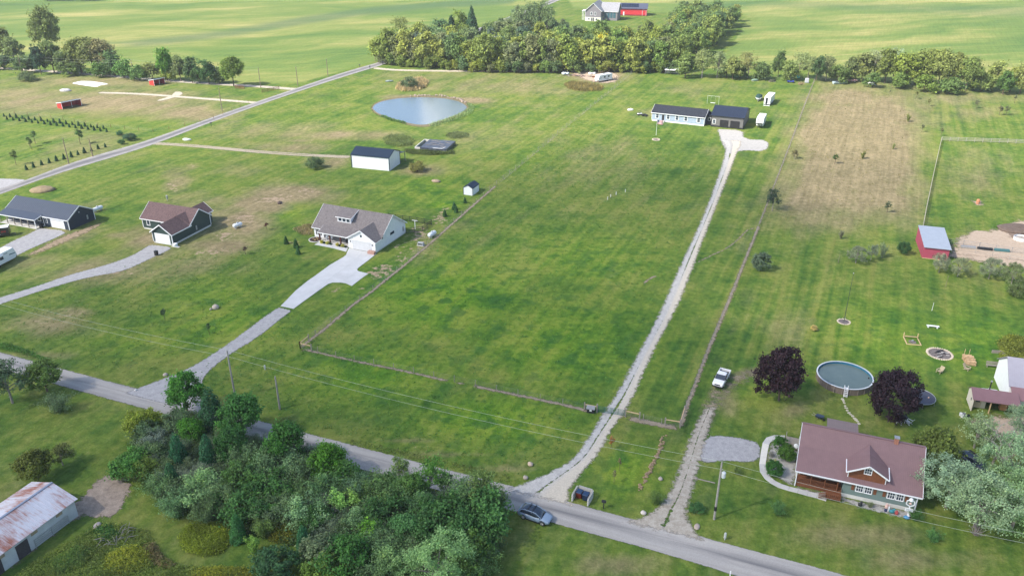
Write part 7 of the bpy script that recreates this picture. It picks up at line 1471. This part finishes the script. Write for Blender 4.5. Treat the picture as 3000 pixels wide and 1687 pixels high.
MB().lathe([(.7, 0), (.55, .06), (.05, .08)], 12).obj('ash_patch', ASH, e); MB().lathe([(.16, .08), (.2, .12), (.2, .35), (.16, .35)], 10).obj('pot', STEEL, e)
v = g(2942,1040); e = empty('raised_bed_board', (v.x, v.y, 0), 0, 'grey boards edging the overgrown bed', 'board'); MB().bar((-1.9, .8, .3), (-.3, .6, .3), .08, .6).obj('board', WOODG, e); MB().bar((-.3, .6, .3), (.2, -3.6, .3), .08, .6).obj('board', WOODG, e); MB().bar((.2, -3.6, .3), (1.6, -4.0, .3), .08, .6).obj('board', WOODG, e)
# front bed ornaments at the cottage
def fig(px, parts, label, name, cat='ornament', rz=-20):
    v = g(*px); e = empty(name, (v.x, v.y, 0), R(rz), label, cat)
    for nm, mb, mt in parts: mb.obj(nm, mt, e, smooth=True)
    return e
C1 = M('orn_pink', (.60, .40, .35), .6, .1); C2 = M('orn_navy', (.03, .04, .10), .6, .1); C3 = M('orn_teal', (.04, .22, .26), .6, .1); C4 = M('orn_red', (.35, .06, .06), .6, .1); C5 = M('orn_blue', (.05, .22, .42), .5, .1)
fig((2594,1497), [('trousers', MB().lathe([(.16, 0), (.2, .1), (.2, .5), (.14, .55)], 10), C2), ('jacket', MB().lathe([(.18, .55), (.24, .7), (.2, 1.0), (.1, 1.1)], 10), C1), ('head', MB().ball((0, 0, 1.22), .15, 10, 6), C1)], 'garden figurine with pink coat and dark trousers in the front bed', 'garden_figurine')
fig((2601,1497), [('body', MB().lathe([(.14, 0), (.2, .3), (.16, .8), (.08, .95)], 10), WHITE), ('head', MB().ball((0, 0, 1.05), .13, 10, 6), C1)], 'white garden figurine beside the pink coated one', 'garden_figurine')
fig((2611,1503), [('body', MB().ball((0, 0, .35), .32, 10, 6, (1.1, .7, .9)), C3), ('head', MB().ball((.25, 0, .72), .16, 10, 6), C3)], 'teal animal ornament in the front bed', 'animal_ornament')
fig((2626,1506), [('pot', MB().lathe([(.14, 0), (.22, .1), (.24, .4), (.17, .5)], 10), C4), ('lid', MB().ball((0, 0, .55), .12, 8, 5), C4)], 'red jar ornament in the front bed', 'garden_jar')
fig((2655,1518), [('rock', MB().ball((0, 0, .2), .3, 10, 6, (1.4, .9, .8), .1), C5), ('swan', MB().tube([(.1, 0, .2), (.25, 0, .5), (.05, 0, .75), (.2, 0, .95), (.38, 0, .9)], [.2, .2, .12, .09, .05], 8), WHITE)], 'blue and white swan ornament at the end of the front bed', 'swan_ornament')
fig((2519,1482), [('body', MB().ball((0, 0, .3), .3, 9, 6, (1, .8, 1), .1), BLACK), ('head', MB().ball((.12, 0, .7), .18, 9, 6), BLACK)], 'dark bear ornament beside the porch steps', 'bear_ornament')
# white lantern sign on a post
v = g(2657,1513); e = empty('yard_sign', (v.x, v.y, 0), R(-20), 'white post sign with six sided open frame and cap at the cottage corner', 'sign'); b = MB(); hx = [(.55*math.cos(R(90+60*k)), 2.35+.55*math.sin(R(90+60*k))) for k in range(6)]
for (x0, z0), (x1, z1) in zip(hx, hx[1:]+hx[:1]): b.bar((x0, 0, z0), (x1, 0, z1), .09, .12)
b.obj('open_frame', WHITE, e); MB().lathe([(.3, 2.8), (.22, 3.05), (.03, 3.15)], 12).obj('cap', WHITE, e); MB().bar((0, 0, 0), (0, 0, 1.85), .13).obj('post', WHITE, e); MB().box(-.5, .5, -.14, -.08, 1.0, 1.5).obj('sign_board', WHITE, e); b = MB(); rn = random.Random(6)
for z in (1.35, 1.15):
    x = -.36
    while x < .36: w_ = rn.uniform(.04, .09); b.box(x, x+w_, -.15, -.142, z-.045, z+.045); x += w_+.035
b.obj('faded_lettering', M('faded_ink', (.16, .20, .25), .8, .1), e); MB().ball((0, 0, 2.25), .18, 10, 6, (1, .6, 1)).obj('figure', C1, e)

# ------------------------------------------------------------------ rocks
def rock(px, r_, label, col=(.37, .325, .28), sq=(1.1, .9, .75), seed=1):
    r = r_*.78; v = g(*px); m = M('field_stone_%d' % int(col[0]*100), col, .9, .18, 2)
    return tag(MB().ball((0, 0, r*sq[2]*.55), r, 10, 7, sq, .12, seed).obj('boulder', m, None, (v.x, v.y, 0), RT.uniform(0, 3), smooth=True), label, 'rock', 'field boulders')
rock((632,903), .95, 'largest pale boulder in the left lawn', seed=2); rock((618,907), .38, 'small stone beside the largest boulder', seed=3); rock((485,1100), .55, 'pale boulder beside the gravel drive mouth', seed=4); rock((1554,1362), .55, 'pinkish stacked boulder left of the main drive', (.48, .38, .30), seed=5); rock((1540,1401), .5, 'low flat stone at the main drive mouth', seed=6)
rock((1935,1404), .45, 'pale stone in the corner lawn by the worn drive', seed=7); rock((1885,1504), .5, 'pale stone on the verge below the tussock', (.5, .46, .42), seed=8); rock((2042,1543), .55, 'flat stone at the foot of the verge near the pedestal', (.40, .33, .28), (1.5, .9, .4), seed=9); rock((820,597), .8, 'dark brown stone in the dry swath', (.10, .075, .065), seed=10); rock((1277,533), 1.1, 'dug out stone heap above the white shed', (.36, .27, .19), (1.6, 1, .5), seed=11); rock((398,1144), .35, 'small white stone at the drive corner', (.6, .58, .55), seed=12); rock((285,1507+35), .7, 'fallen pale stump in the meadow', (.42, .37, .36), (1.3, .8, .5), 13)
v = g(345,1575); e = empty('fallen_branches', (v.x, v.y, 0), R(25), 'grey fallen branches lying in the meadow weeds', 'branches'); sticks(e, 22, 2.0, .8, M('dead_grey', (.30, .27, .26), .9, .15), 21, .05)
v = g(2854,1566); e = empty('dead_shrub', (v.x, v.y, 0), 0, 'bare grey dead shrub under the silver maple', 'shrub'); rn = random.Random(31)
for i in range(40):
    a_ = rn.uniform(0, 6.28); s = rn.uniform(.4, 1.7); MB().tube([(0, 0, 0), (s*.5*math.cos(a_), s*.5*math.sin(a_), rn.uniform(.5, 1.0)), (s*math.cos(a_+.3), s*math.sin(a_+.3), rn.uniform(.6, 1.7))], [.03, .02, .01], 4).obj('stem', M('dead_mauve', (.26, .22, .22), .9, .1), e)
v = g(2893,1402); e = empty('bare_tree', (v.x, v.y, 0), 0, 'leafless grey tree between the silver maples', 'tree'); b = MB(); rn = random.Random(8)
def limb(p, d, r, n):
    q = p + d; b.tube([p, p.lerp(q, .5)+Vector((rn.uniform(-.1, .1), rn.uniform(-.1, .1), 0)), q], [r, r*.85, r*.7], 6, False)
    if n: 
        for k in range(3 if n > 2 else 2): a_ = rn.uniform(0, 6.28); limb(q, (d.normalized()*.6+Vector((math.cos(a_)*.7, math.sin(a_)*.7, .15))).normalized()*d.length*rn.uniform(.55, .8), r*.6, n-1)
limb(Vector((0, 0, 0)), Vector((.1, 0, 3.4)), .22, 5); b.obj('trunk_and_limbs', M('pale_dead_bark', (.30, .27, .24), .9, .15), e)
v = g(2850,1362); e = empty('shaded_car', (v.x, v.y, 0), R(-70), 'dark blue car half hidden under the trees on the right', 'car'); P = paint('midnight_paint', (.015, .022, .045))
def S(x, w, zb, zm, zt): return (x, [(0, zb), (w*.9, zb), (w, zb+.12), (w, zm), (w*.94, zt), (0, zt+.03)])
loft(MB(), [S(-2.3, .8, .4, .7, .95), S(-1.5, .92, .3, .72, 1.0), S(.8, .92, .3, .7, .98), S(1.9, .88, .35, .65, .88), S(2.3, .7, .42, .6, .74)]).obj('body', P, e, smooth=True); loft(MB(), [(-2.0, [(0, .96), (.78, .96), (.7, 1.1), (0, 1.15)]), (-1.5, [(0, .98), (.82, .98), (.68, 1.55), (0, 1.62)]), (.2, [(0, .98), (.82, .98), (.68, 1.55), (0, 1.62)]), (1.1, [(0, .96), (.8, .96), (.75, 1.0), (0, 1.02)])]).obj('cabin_glass', AGL, e, smooth=True)
for x in (-1.4, 1.4):
    for s in (-1, 1): wheel(e, x, s*.8)
v = g(2400,1228); e = empty('wheelbarrow', (v.x, v.y, 0), R(-40), 'dark wheelbarrow tipped on the lawn behind the cottage', 'wheelbarrow'); loft(MB(), [(-.6, [(0, .35), (.25, .38), (.38, .7), (0, .7)]), (.3, [(0, .3), (.25, .32), (.4, .75), (0, .75)]), (.65, [(0, .6), (.1, .62), (.3, .8), (0, .8)])]).obj('tray', M('barrow_blue', (.03, .045, .08), .5, .1), e); wheel(e, .7, 0, .2, .1, False); b = MB(); b.bar((.6, 0, .25), (-1.2, .3, .6), .05); b.bar((.6, 0, .25), (-1.2, -.3, .6), .05); b.bar((-.3, .2, 0), (-.3, .2, .4), .05); b.bar((-.3, -.2, 0), (-.3, -.2, .4), .05); b.obj('handles', WOODG, e)
v = g(2827,1222); e = empty('bin_heap', (v.x, v.y, 0), 0, 'white and grey buckets heaped at the cream shed side', 'buckets')
for i in range(5): x, y = (i % 3)*.5-.5, (i//3)*.5; MB().lathe([(.18, 0), (.22, .5), (.19, .5), (.16, .05)], 10, (x, y, 0), cap=False).obj('bucket', (WHITE, STEEL, BLACK)[i % 3], e)
v = g(2936,1198); e = empty('crate_stack', (v.x, v.y, 0), R(-17), 'orange wooden crates stacked against the white barn', 'crates')
for k in range(3): MB().box(-.5, .5, -.35, .35, .42*k, .42*k+.38).obj('crate', M('orange_wood', (.50, .27, .12), .8, .12), e)
for i, (px, lab) in enumerate((((122,668), 'black wheeled bin beside the blue house porch'),((459,748), 'dark bin standing by the green house drive'))):
    v = g(*px); e = empty('wheeled_bin', (v.x, v.y, 0), R(-20), lab, 'bin'); MB().prism([(-.3, .1), (.3, .1), (.38, 1.05), (-.36, 1.0)], -.3, .3, 'y').obj('body', BLACK, e); MB().box(-.42, .40, -.34, .34, 1.05, 1.13).obj('lid', BLACK, e, bevel=.02)
    for s in (-1, 1): wheel(e, -.25, s*.3, .12, .06, False)
v = g(515,722); e = empty('rain_barrel', (v.x, v.y, 0), 0, 'white round tub at the garage corner of the green house', 'barrel'); MB().lathe([(.4, 0), (.5, .1), (.5, .7), (.42, .8), (.02, .84)], 14).obj('shell', WHITE, e); MB().lathe([(.52, .35), (.52, .42)], 14, cap=False).obj('hoop', M('teal_hoop', (.05, .25, .2), .5, .1), e)

# ------------------------------------------------------------------ bins in a block enclosure, feeder box, mailboxes
fl_, fr_, bk = g(1676,1449,1.15), g(1706,1458,1.15), g(1686,1413,1.15); rz = heading(fl_, fr_); Wn, Dn = 2.3, 2.2
e = empty('block_enclosure', (fl_.x, fl_.y, 0), rz, 'three sided grey block enclosure for bins at the drive mouth', 'enclosure')
b = MB(); b.box(-.195, .195, -.095, .095, 0, .19); me = b.me('block'); BLK = M('cinder_block', (.47, .465, .44), .9, .12, 3); me.materials.append(BLK)
b = MB()
for x in (-.19, -.02, .15): b.box(x, x+.04, -.095, .095, 0, .19)
b.box(-.15, .15, -.095, -.06, 0, .19); b.box(-.15, .15, .06, .095, 0, .19); met = b.me('block'); met.materials.append(BLK)
for k in range(6):
    m_e = met if k == 5 else me; sh = .2*(k % 2)
    for i in range(5): link('block', m_e, None, e, (.0, .2+.4*i+sh*.5, .2*k), R(90)); link('block', m_e, None, e, (Wn, .2+.4*i+sh*.5, .2*k), R(90))
    for i in range(5): link('block', m_e, None, e, (.32+.4*i+sh*.2, Dn, .2*k))
def bin_(x, y, col, lab):
    a_ = rz; q = (e.location.x+x*math.cos(a_)-y*math.sin(a_), e.location.y+x*math.sin(a_)+y*math.cos(a_), 0); f = empty('wheeled_bin', q, a_-R(90), lab, 'bin'); MB().prism([(-.35, .1), (.3, .1), (.42, 1.05), (-.42, 1.0)], -.38, .38, 'y').obj('body', col, f); b = MB(); b.box(-.5, .48, -.42, .42, 1.06, 1.16); b.obj('lid', M('navy_lid', (.02, .045, .10), .45, .1), f, bevel=.03)
    for s in (-1, 1): wheel(f, -.32, s*.38, .14, .07, False)
bin_(.65, 1.2, M('bin_maroon', (.11, .018, .014), .5, .15), 'maroon wheeled bin with navy lid in the block enclosure'); bin_(1.62, 1.1, M('bin_navy', (.014, .028, .065), .5, .1), 'navy wheeled bin in the block enclosure')
v = g(1731,1206); e = empty('feed_box', (v.x, v.y, 0), R(-16), 'small black box shelter with grey pitched lid and white notice by the gate', 'box'); MB().box(-.6, .6, -.45, .45, .05, .85).obj('box', BLACK, e); b = MB(); b.slab((-.7, -.6, .82), (.7, -.6, .82), (.7, 0, 1.2), (-.7, 0, 1.2), .05); b.slab((-.7, 0, 1.2), (.7, 0, 1.2), (.7, .6, .82), (-.7, .6, .82), .05); b.obj('lid', M('lid_grey', (.22, .23, .25), .7, .1), e); MB().box(-.17, .2, -.47, -.45, .42, .72).obj('notice', WHITE, e)
def post_box(px, label, name, col, h=1.1, w=.16, head=True, cat='mailbox'):
    v = g(*px); e = empty(name, (v.x, v.y, 0), R(-110), label, cat); MB().box(-.06, .06, -.06, .06, 0, h).obj('post', col, e)
    if head: MB().prism([(-w, h), (w, h), (w, h+.2), (w*.7, h+.32), (-w*.7, h+.32), (-w, h+.2)], -.3, .3, 'y').obj('box', col, e)
    else: MB().lathe([(w, h*.35), (w, h), (w*.7, h+.14), (.02, h+.18)], 10).obj('cap', col, e)
post_box((1768,1489), 'black mailbox on a post at the road verge', 'mailbox', BLACK); post_box((1731,1461), 'small white marker stake beside the block enclosure', 'marker_stake', WHITE, .5, .08, False, 'marker'); PED = M('pedestal_grey', (.42, .44, .43), .6, .08)
post_box((2123,1580), 'grey utility pedestal on the verge below the pole', 'utility_pedestal', PED, 1.0, .17, False, 'pedestal'); post_box((777,1083), 'grey green utility pedestal behind the short pole', 'utility_pedestal', PED, .8, .16, False, 'pedestal'); post_box((2138,1690), 'white marker post on the near verge at the bottom edge', 'marker_stake', WHITE, .9, .07, False, 'marker')
post_box((619,371), 'black mailbox on the country road verge', 'mailbox', BLACK, 1.2, .3); post_box((1084,203), 'dark mailbox at the wood lane mouth', 'mailbox', BLACK, 1.2, .35); post_box((1054,199), 'dark mailbox on the far side of the country road', 'mailbox', BLACK, 1.2, .3)
for i, (px, lab) in enumerate((((1780,585), 'lowest of the four white stakes in the big field'),((1789,578), 'second lowest white stake in the big field'),((1805,571), 'third white stake in the big field'),((1832,563), 'highest white stake in the big field'))): post_box(px, lab, 'marker_stake', WHITE, .7, .07, False, 'marker')
v = g(491,590); post_box((491,588), 'steel vent pipe behind the green house', 'vent_pipe', STEEL, 1.4, .25, False, 'pipe')
v = g(548,412); tag(MB().ball((0, 0, .35), .9, 9, 5, (1.6, .8, .5), .2, 7).obj('white_scrap', WHITE, None, (v.x, v.y, 0)), 'white scrap pile beside the country road junction', 'scrap')
v = g(1141,240); tag(MB().ball((0, 0, .3), 1.0, 9, 5, (1.8, .6, .45), .2, 8).obj('upturned_canoe', M('grey_hull', (.22, .26, .25), .6, .15), None, (v.x, v.y, 0), R(15)), 'small grey upturned boat left of the weed mound', 'boat')
v = g(2864,597); e = empty('feed_tub', (v.x, v.y, 0), 0, 'orange barrel feeder on bare ground in the paddock', 'feeder'); MB().lathe([(.4, 0), (.45, .1), (.45, .95), (.3, 1.25), (.05, 1.3)], 12).obj('barrel', M('feeder_orange', (.52, .20, .10), .6, .15), e); MB().lathe([(.47, .4), (.47, .5)], 12, cap=False).obj('band', STEEL, e)
patch('feeder_dirt', [(2848,592),(2862,586),(2880,590),(2884,600),(2866,604),(2850,600)], SAND, .028, step=.5)
v = g(2990,702); e = empty('hay_ring', (v.x, v.y, 0), 0, 'white round hay ring feeder at the right edge of the paddock', 'feeder'); MB().lathe([(1.6, 0), (1.6, .75), (1.54, .75), (1.54, 0)], 26, cap=False).obj('skirt', WHITE, e); MB().ball((0, 0, .25), 1.3, 10, 5, (1, 1, .4), .12, 5).obj('hay', M('hay_grey', (.30, .27, .24), .95, .25, 3), e)
v = g(2985,672); tag(MB().ball((0, 0, .3), 4, 16, 7, (1.3, .9, .12), .06, 9).obj('manure_heap', M('manure', (.13, .095, .075), .95, .25, 1.5), None, (v.x, v.y, -.1), smooth=True), 'broad brown manure heap in the paddock', 'heap')
patch('white_sheet', [(208,245),(245,236),(328,247),(294,250),(286,256),(262,254)], sheet_mat('white_sheeting', lambda t, u: ((.74, .74, .76), None), .1, .2), .05, step=1.5, label='flat white plastic sheet spread in the upper left paddock', kind='structure')
v = g(192,267); tag(MB().ball((0, 0, .4), 1.6, 12, 6, (1.5, 1, .5), .1, 3).obj('gravel_heap', M('pale_gravel_heap', (.42, .41, .42), .95, .15, 3), None, (v.x, v.y, -.2)), 'small grey gravel heap left of the white sheet', 'heap')
v = g(125,558); tag(MB().ball((0, 0, .3), 2.6, 14, 7, (1.3, 1, .32), .08, 6).obj('soil_mound', M('dry_soil', (.26, .20, .12), .95, .25, 1.5), None, (v.x, v.y, -.1), smooth=True), 'low dry soil mound behind the blue house', 'mound')
# row of broken stones in the corner lawn
e = empty('stone_row', g(1940,1290)); tag(e, 'winding row of brown stones in the corner lawn', 'stones'); o0 = e.location; me = MB().ball((0, 0, .08), 1, 7, 4, (.22, .17, .12), .2, 5).me('stone'); me.materials.append(M('brown_stone', (.27, .195, .12), .95, .25, 4))
line = arc_pts([g(*p) for p in [(1946,1276),(1938,1300),(1930,1325),(1918,1350),(1906,1372),(1892,1398),(1882,1418),(1875,1434)]], 70)
for p in line: o = link('stone', me, None, e, (p[0]-o0.x+RT.uniform(-.35, .35), p[1]-o0.y+RT.uniform(-.2, .2), 0), RT.uniform(0, 3)); o.scale = (RT.uniform(.7, 1.4),)*3
# rocks along the far bank of the pond
e = empty('pond_riprap', g(1260,282)); tag(e, 'row of pale rocks along the far pond bank', 'rocks'); o0 = e.location; me = MB().ball((0, 0, .2), 1, 7, 4, (.6, .5, .4), .18, 5).me('rock'); me.materials.append(M('riprap', (.33, .26, .215), .9, .25, 2))
for p in arc_pts([g(*p) for p in [(1208,283),(1250,280.5),(1300,283),(1345,291),(1362,300)]], 60): o = link('rock', me, None, e, (p[0]-o0.x+RT.uniform(-.6, .6), p[1]-o0.y+RT.uniform(-1.2, 1.2), 0), RT.uniform(0, 3)); o.scale = (RT.uniform(.25, 1.0),)*3

# ------------------------------------------------------------------ fences and gates
def wire_fence(name, pts_px, step, label, r=.05, h=1.25, mat=WOODG, strands=(.25, .5, .75, 1.0, 1.2), brace=()):
    P = [g(*p) for p in pts_px]; e = empty(name, P[0], 0, label, 'fence'); o0 = P[0]; Q = arc_pts(P, max(2, round(sum((b_-a_).length for a_, b_ in zip(P[:-1], P[1:]))/step)+1))
    me = MB().tube([(0, 0, -.05), (0, 0, h)], r, 6).me('post'); me.materials.append(mat)
    for p in Q: link('post', me, None, e, (p[0]-o0.x, p[1]-o0.y, 0)).scale = (1, 1, RT.uniform(.92, 1.06))
    W_ = M('fence_wire', (.20, .21, .20), .6, .1)
    for z in strands:
        b = MB(); b.tube([(p[0]-o0.x, p[1]-o0.y, z) for p in Q], .009, 3, False); b.obj('wire', W_, e)
    for a_, c_ in brace:
        a_, c_ = g(*a_)-o0, g(*c_)-o0
        for q in (a_, c_): MB().box(q.x-.09, q.x+.09, q.y-.09, q.y+.09, 0, 1.5).obj('brace_post', mat, e)
        MB().bar((a_.x, a_.y, 1.15), (c_.x, c_.y, 1.15), .12).obj('brace_rail', WOODL, e)
    return e
wire_fence('field_fence', [(1715,1201),(1640,1184),(1500,1155),(1379,1128),(1187,1088),(1026,1056),(913,1029),(880,1021)], 3.9, 'wire fence along the front of the big field', brace=(((880,1021),(913,1029)), ((1712,1201),(1748,1208))))
wire_fence('field_fence', [(880,1021),(907,997),(983,936),(1096,849),(1200,765),(1297,681),(1375,612),(1454,542),(1545,468),(1631,395),(1720,322),(1806,253),(1856,210)], 5.2, 'wire fence climbing the left side of the big field', brace=(((880,1021),(905,1000)),))
wire_fence('field_fence', [(1992,1252),(2003,1213),(2039,1122),(2073,1029),(2149,849),(2212,690),(2240,618),(2317,419),(2390,226)], 5.5, 'wire fence along the right side of the drive field', brace=(((1992,1252),(2004,1212)),))
wire_fence('field_fence', [(1832,1221),(1872,1230),(1948,1246),(1992,1253)], 3.2, 'short wire fence between the gate and the corner post', brace=(((1832,1221),(1873,1230)), ((1948,1246),(1992,1253))))
wire_fence('hedgerow_fence', [(1990,216),(2120,226),(2250,232),(2392,234)], 7, 'thin wire fence in front of the hedgerow', .06)
wire_fence('paddock_wire_fence', [(0,334),(60,336),(180,352),(300,372),(455,388),(620,352),(730,305)], 6, 'wire fence round the upper left paddocks', .06, mat=WOODD)
gt0, gt1 = g(1751,1208), g(1831,1220); rz = heading(gt0, gt1); Lg = (gt1-gt0).length; GRN = M('gate_green', (.012, .10, .075), .5, .1)
for k in range(2):
    q = gt0.lerp(gt1, .5*k); e = empty('field_gate', (q.x, q.y, 0), rz, 'green tube gate, %s leaf across the main drive' % ('left' if k == 0 else 'right'), 'gate', 'gate leaves'); w_ = Lg/2-.08
    for z in (.25, .45, .65, .85, 1.05, 1.25): MB().tube([(.04, 0, z), (w_, 0, z)], .03, 6).obj('rail', GRN, e)
    for x in (.05, w_*.5, w_): MB().bar((x, 0, .2), (x, 0, 1.3), .06).obj('upright', GRN, e)
for q, lab in ((gt0, 'left wooden gate post of the main drive'), (gt1, 'right wooden gate post of the main drive')): tag(MB().lathe([(.11, 0), (.11, 1.6), (.02, 1.63)], 10).obj('gate_post', WOODG, None, (q.x-.1, q.y+.12, 0)), lab, 'post')
def rail_fence(name, pts, step, label, mat, h=1.35, rails=3, pw=.12, rw=.14):
    P = [g(*p) for p in pts]; e = empty(name, P[0], 0, label, 'fence'); o0 = P[0]; n = max(2, round(sum((b_-a_).length for a_, b_ in zip(P[:-1], P[1:]))/step)+1); Q = [Vector(p)-o0 for p in arc_pts(P, n)]
    for q in Q: MB().box(q.x-pw/2, q.x+pw/2, q.y-pw/2, q.y+pw/2, 0, h+.05).obj('post', mat, e)
    for a_, c_ in zip(Q[:-1], Q[1:]):
        for k in range(rails): z = h*(k+1)/rails-.08; MB().bar((a_.x, a_.y-.08, z), (c_.x, c_.y-.08, z), .04, rw).obj('rail', mat, e)
    return e
BRD = M('silver_boards', (.36, .33, .29), .85, .15, 3)
rail_fence('board_fence', [(2704,664),(2712,620),(2735,510),(2757,414)], 2.6, 'grey board fence on the left side of the paddock', BRD); rail_fence('board_fence', [(2758,413),(2850,416),(3000,421),(3100,425)], 2.6, 'grey board fence along the top of the paddock', BRD)
rail_fence('pipe_rail_fence', [(2776,713),(2850,722),(2920,734),(3060,752)], 3.2, 'thin pipe rail fence above the feed alley', STEEL, 1.3, 3, .08, .05); rail_fence('pale_rail_fence', [(2808,734),(2870,743),(2940,757),(3060,778)], 3.2, 'pale rail fence above the sand track', BRD, 1.1, 1, .08, .09)
for pts, lab in (([(690,226+34),(716,262)], 'short brown board fence right of the farm lane mouth'), ([(768,272),(818,262)], 'brown board fence at the farm lane mouth')): rail_fence('entrance_fence', pts, 2.6, lab, WOODD, 1.4, 4)
e = empty('feed_trough_row', g(2800,725), R(-14), 'line of feed troughs under the pipe rail fence', 'trough')
for i in range(3): MB().box(1.0+i*3.6, 4.2+i*3.6, -.3, .3, .1, .6).obj('trough', (STEEL, BLACK, M('teal_plastic', (.06, .16, .17), .6, .1))[i], e)

# ------------------------------------------------------------------ utility poles and wires
PW1 = M('pole_grey', (.30, .28, .26), .9, .15, 3); PW2 = M('pole_brown', (.21, .165, .125), .9, .15, 3); WIRE = M('line_wire', (.42, .46, .40), .5, .05)
def upole(px, h, label, mat=PW1, top=True, extra=None, arm=False):
    v = g(*px) if not isinstance(px, Vector) else px; e = empty('utility_pole', (v.x, v.y, 0), R(-20), label, 'pole', 'utility poles'); MB().tube([(0, 0, -.1), (0, 0, h*.5), (0, 0, h)], [.17, .145, .115], 10).obj('shaft', mat, e)
    if top: MB().lathe([(.05, h), (.06, h+.08), (.03, h+.22)], 8).obj('insulator', STEEL, e); MB().lathe([(.04, -.1), (.06, 0), (.04, .1)], 8, (.18, 0, h-1.05), 'x').obj('insulator', STEEL, e)
    if arm: MB().bar((-1.0, 0, h-.25), (1.0, 0, h-.25), .1).obj('crossarm', mat, e)
    if extra == 'can':
        MB().lathe([(.05, h-2.3), (.26, h-2.25), (.28, h-1.5), (.2, h-1.4), (.05, h-1.38)], 14, (.42, 0, 0)).obj('transformer', M('transformer_grey', (.52, .56, .58), .5, .06), e); MB().lathe([(.18, 1.5), (.18, 2.2)], 10).obj('sleeve', BLACK, e)
    return Vector((v.x, v.y, h))
A_ = upole((689,1163), 8.9, 'tall grey utility pole beside the gravel drive mouth'); B_ = upole((2092,1520), 9.4, 'utility pole with transformer beside the cottage lawn', extra='can'); upole((820,1198), 6.2, 'shorter grey pole without wires right of the tall one', top=False)
L_ = Vector((A_.x-62, A_.y+25.5, 0)); R_ = Vector((B_.x+47, B_.y-17.5, 0))
L_ = upole(L_, 9.0, 'utility pole beyond the left edge of the view'); R_ = upole(R_, 9.2, 'utility pole beyond the right edge of the view')
def wire(a_, c_, dz, sag, label, r=.016):
    a_ = a_+Vector((0, 0, dz)); c_ = c_+Vector((0, 0, dz)); pts = [a_.lerp(c_, i/24)-Vector((0, 0, sag*4*(i/24)*(1-i/24)))-a_ for i in range(25)]
    return tag(MB().tube(pts, r, 5, False).obj('power_line', WIRE, None, a_), label, 'wire', 'overhead power lines')
for (p, q, nm) in ((L_, A_, 'left of the tall pole'), (A_, B_, 'over the big field front'), (B_, R_, 'right of the transformer pole')):
    wire(p, q, .2, 1.0, 'upper power line ' + nm, .014); wire(p, q, -1.05, 1.1, 'lower power line ' + nm, .014)
tag(MB().bar((0, 0, .05), (-3.0, 1.2, .05), .14, .1).obj('fallen_pole', WOODG, None, g(2095,1415)), 'short brown pole lying on the grass left of the transformer pole', 'log')
far = [(-120,222,'beyond the left edge'),(66,218,'left'),(394,232,'by the red shelter'),(764,257,'before the lane mouth'),(873,255,'at the lane mouth')]
prev = None
for px, py, nm in far[:4]:
    t_ = upole((px, py), 8.2, 'far pole of the farm lane line, ' + nm, PW2)
    if prev is not None:
        for dz in (.2, -1.0): wire(prev, t_, dz, .9, 'far power line along the farm lane ending at the pole ' + nm, .016)
    prev = t_
prev = None
for px, py, h, nm in [(202,481,8.0,'first from the left'),(272,459,5.8,'short second'),(651,326,8.6,'before the paddock lane'),(873,254,8.3,'at the farm lane mouth'),(961,225,7.8,'past the lane mouth'),(1100,181,8.0,'nearest the wood')]:
    t_ = upole((px, py), h, 'pole along the country road, ' + nm, PW2, top=h > 6)
v = g(2455,770); tag(MB().tube([(0, 0, 0), (.1, .05, 2.2)], [.05, .03], 6).obj('thin_stake', PW2, None, (v.x, v.y, 0)), 'thin dark stake in the meadow edge', 'stake')
v = g(2770,840); tag(MB().tube([(0, 0, 0), (.05, .05, 2.6)], [.045, .03], 6).obj('thin_stake', PW2, None, (v.x, v.y, 0)), 'thin stake on the lawn below the red shed', 'stake')
v = g(2730,910); tag(MB().tube([(0, 0, 0), (0, 0, 1.8)], [.045, .03], 6).obj('thin_stake', WHITE, None, (v.x, v.y, 0)), 'white stake on the lawn above the slab bench', 'stake')
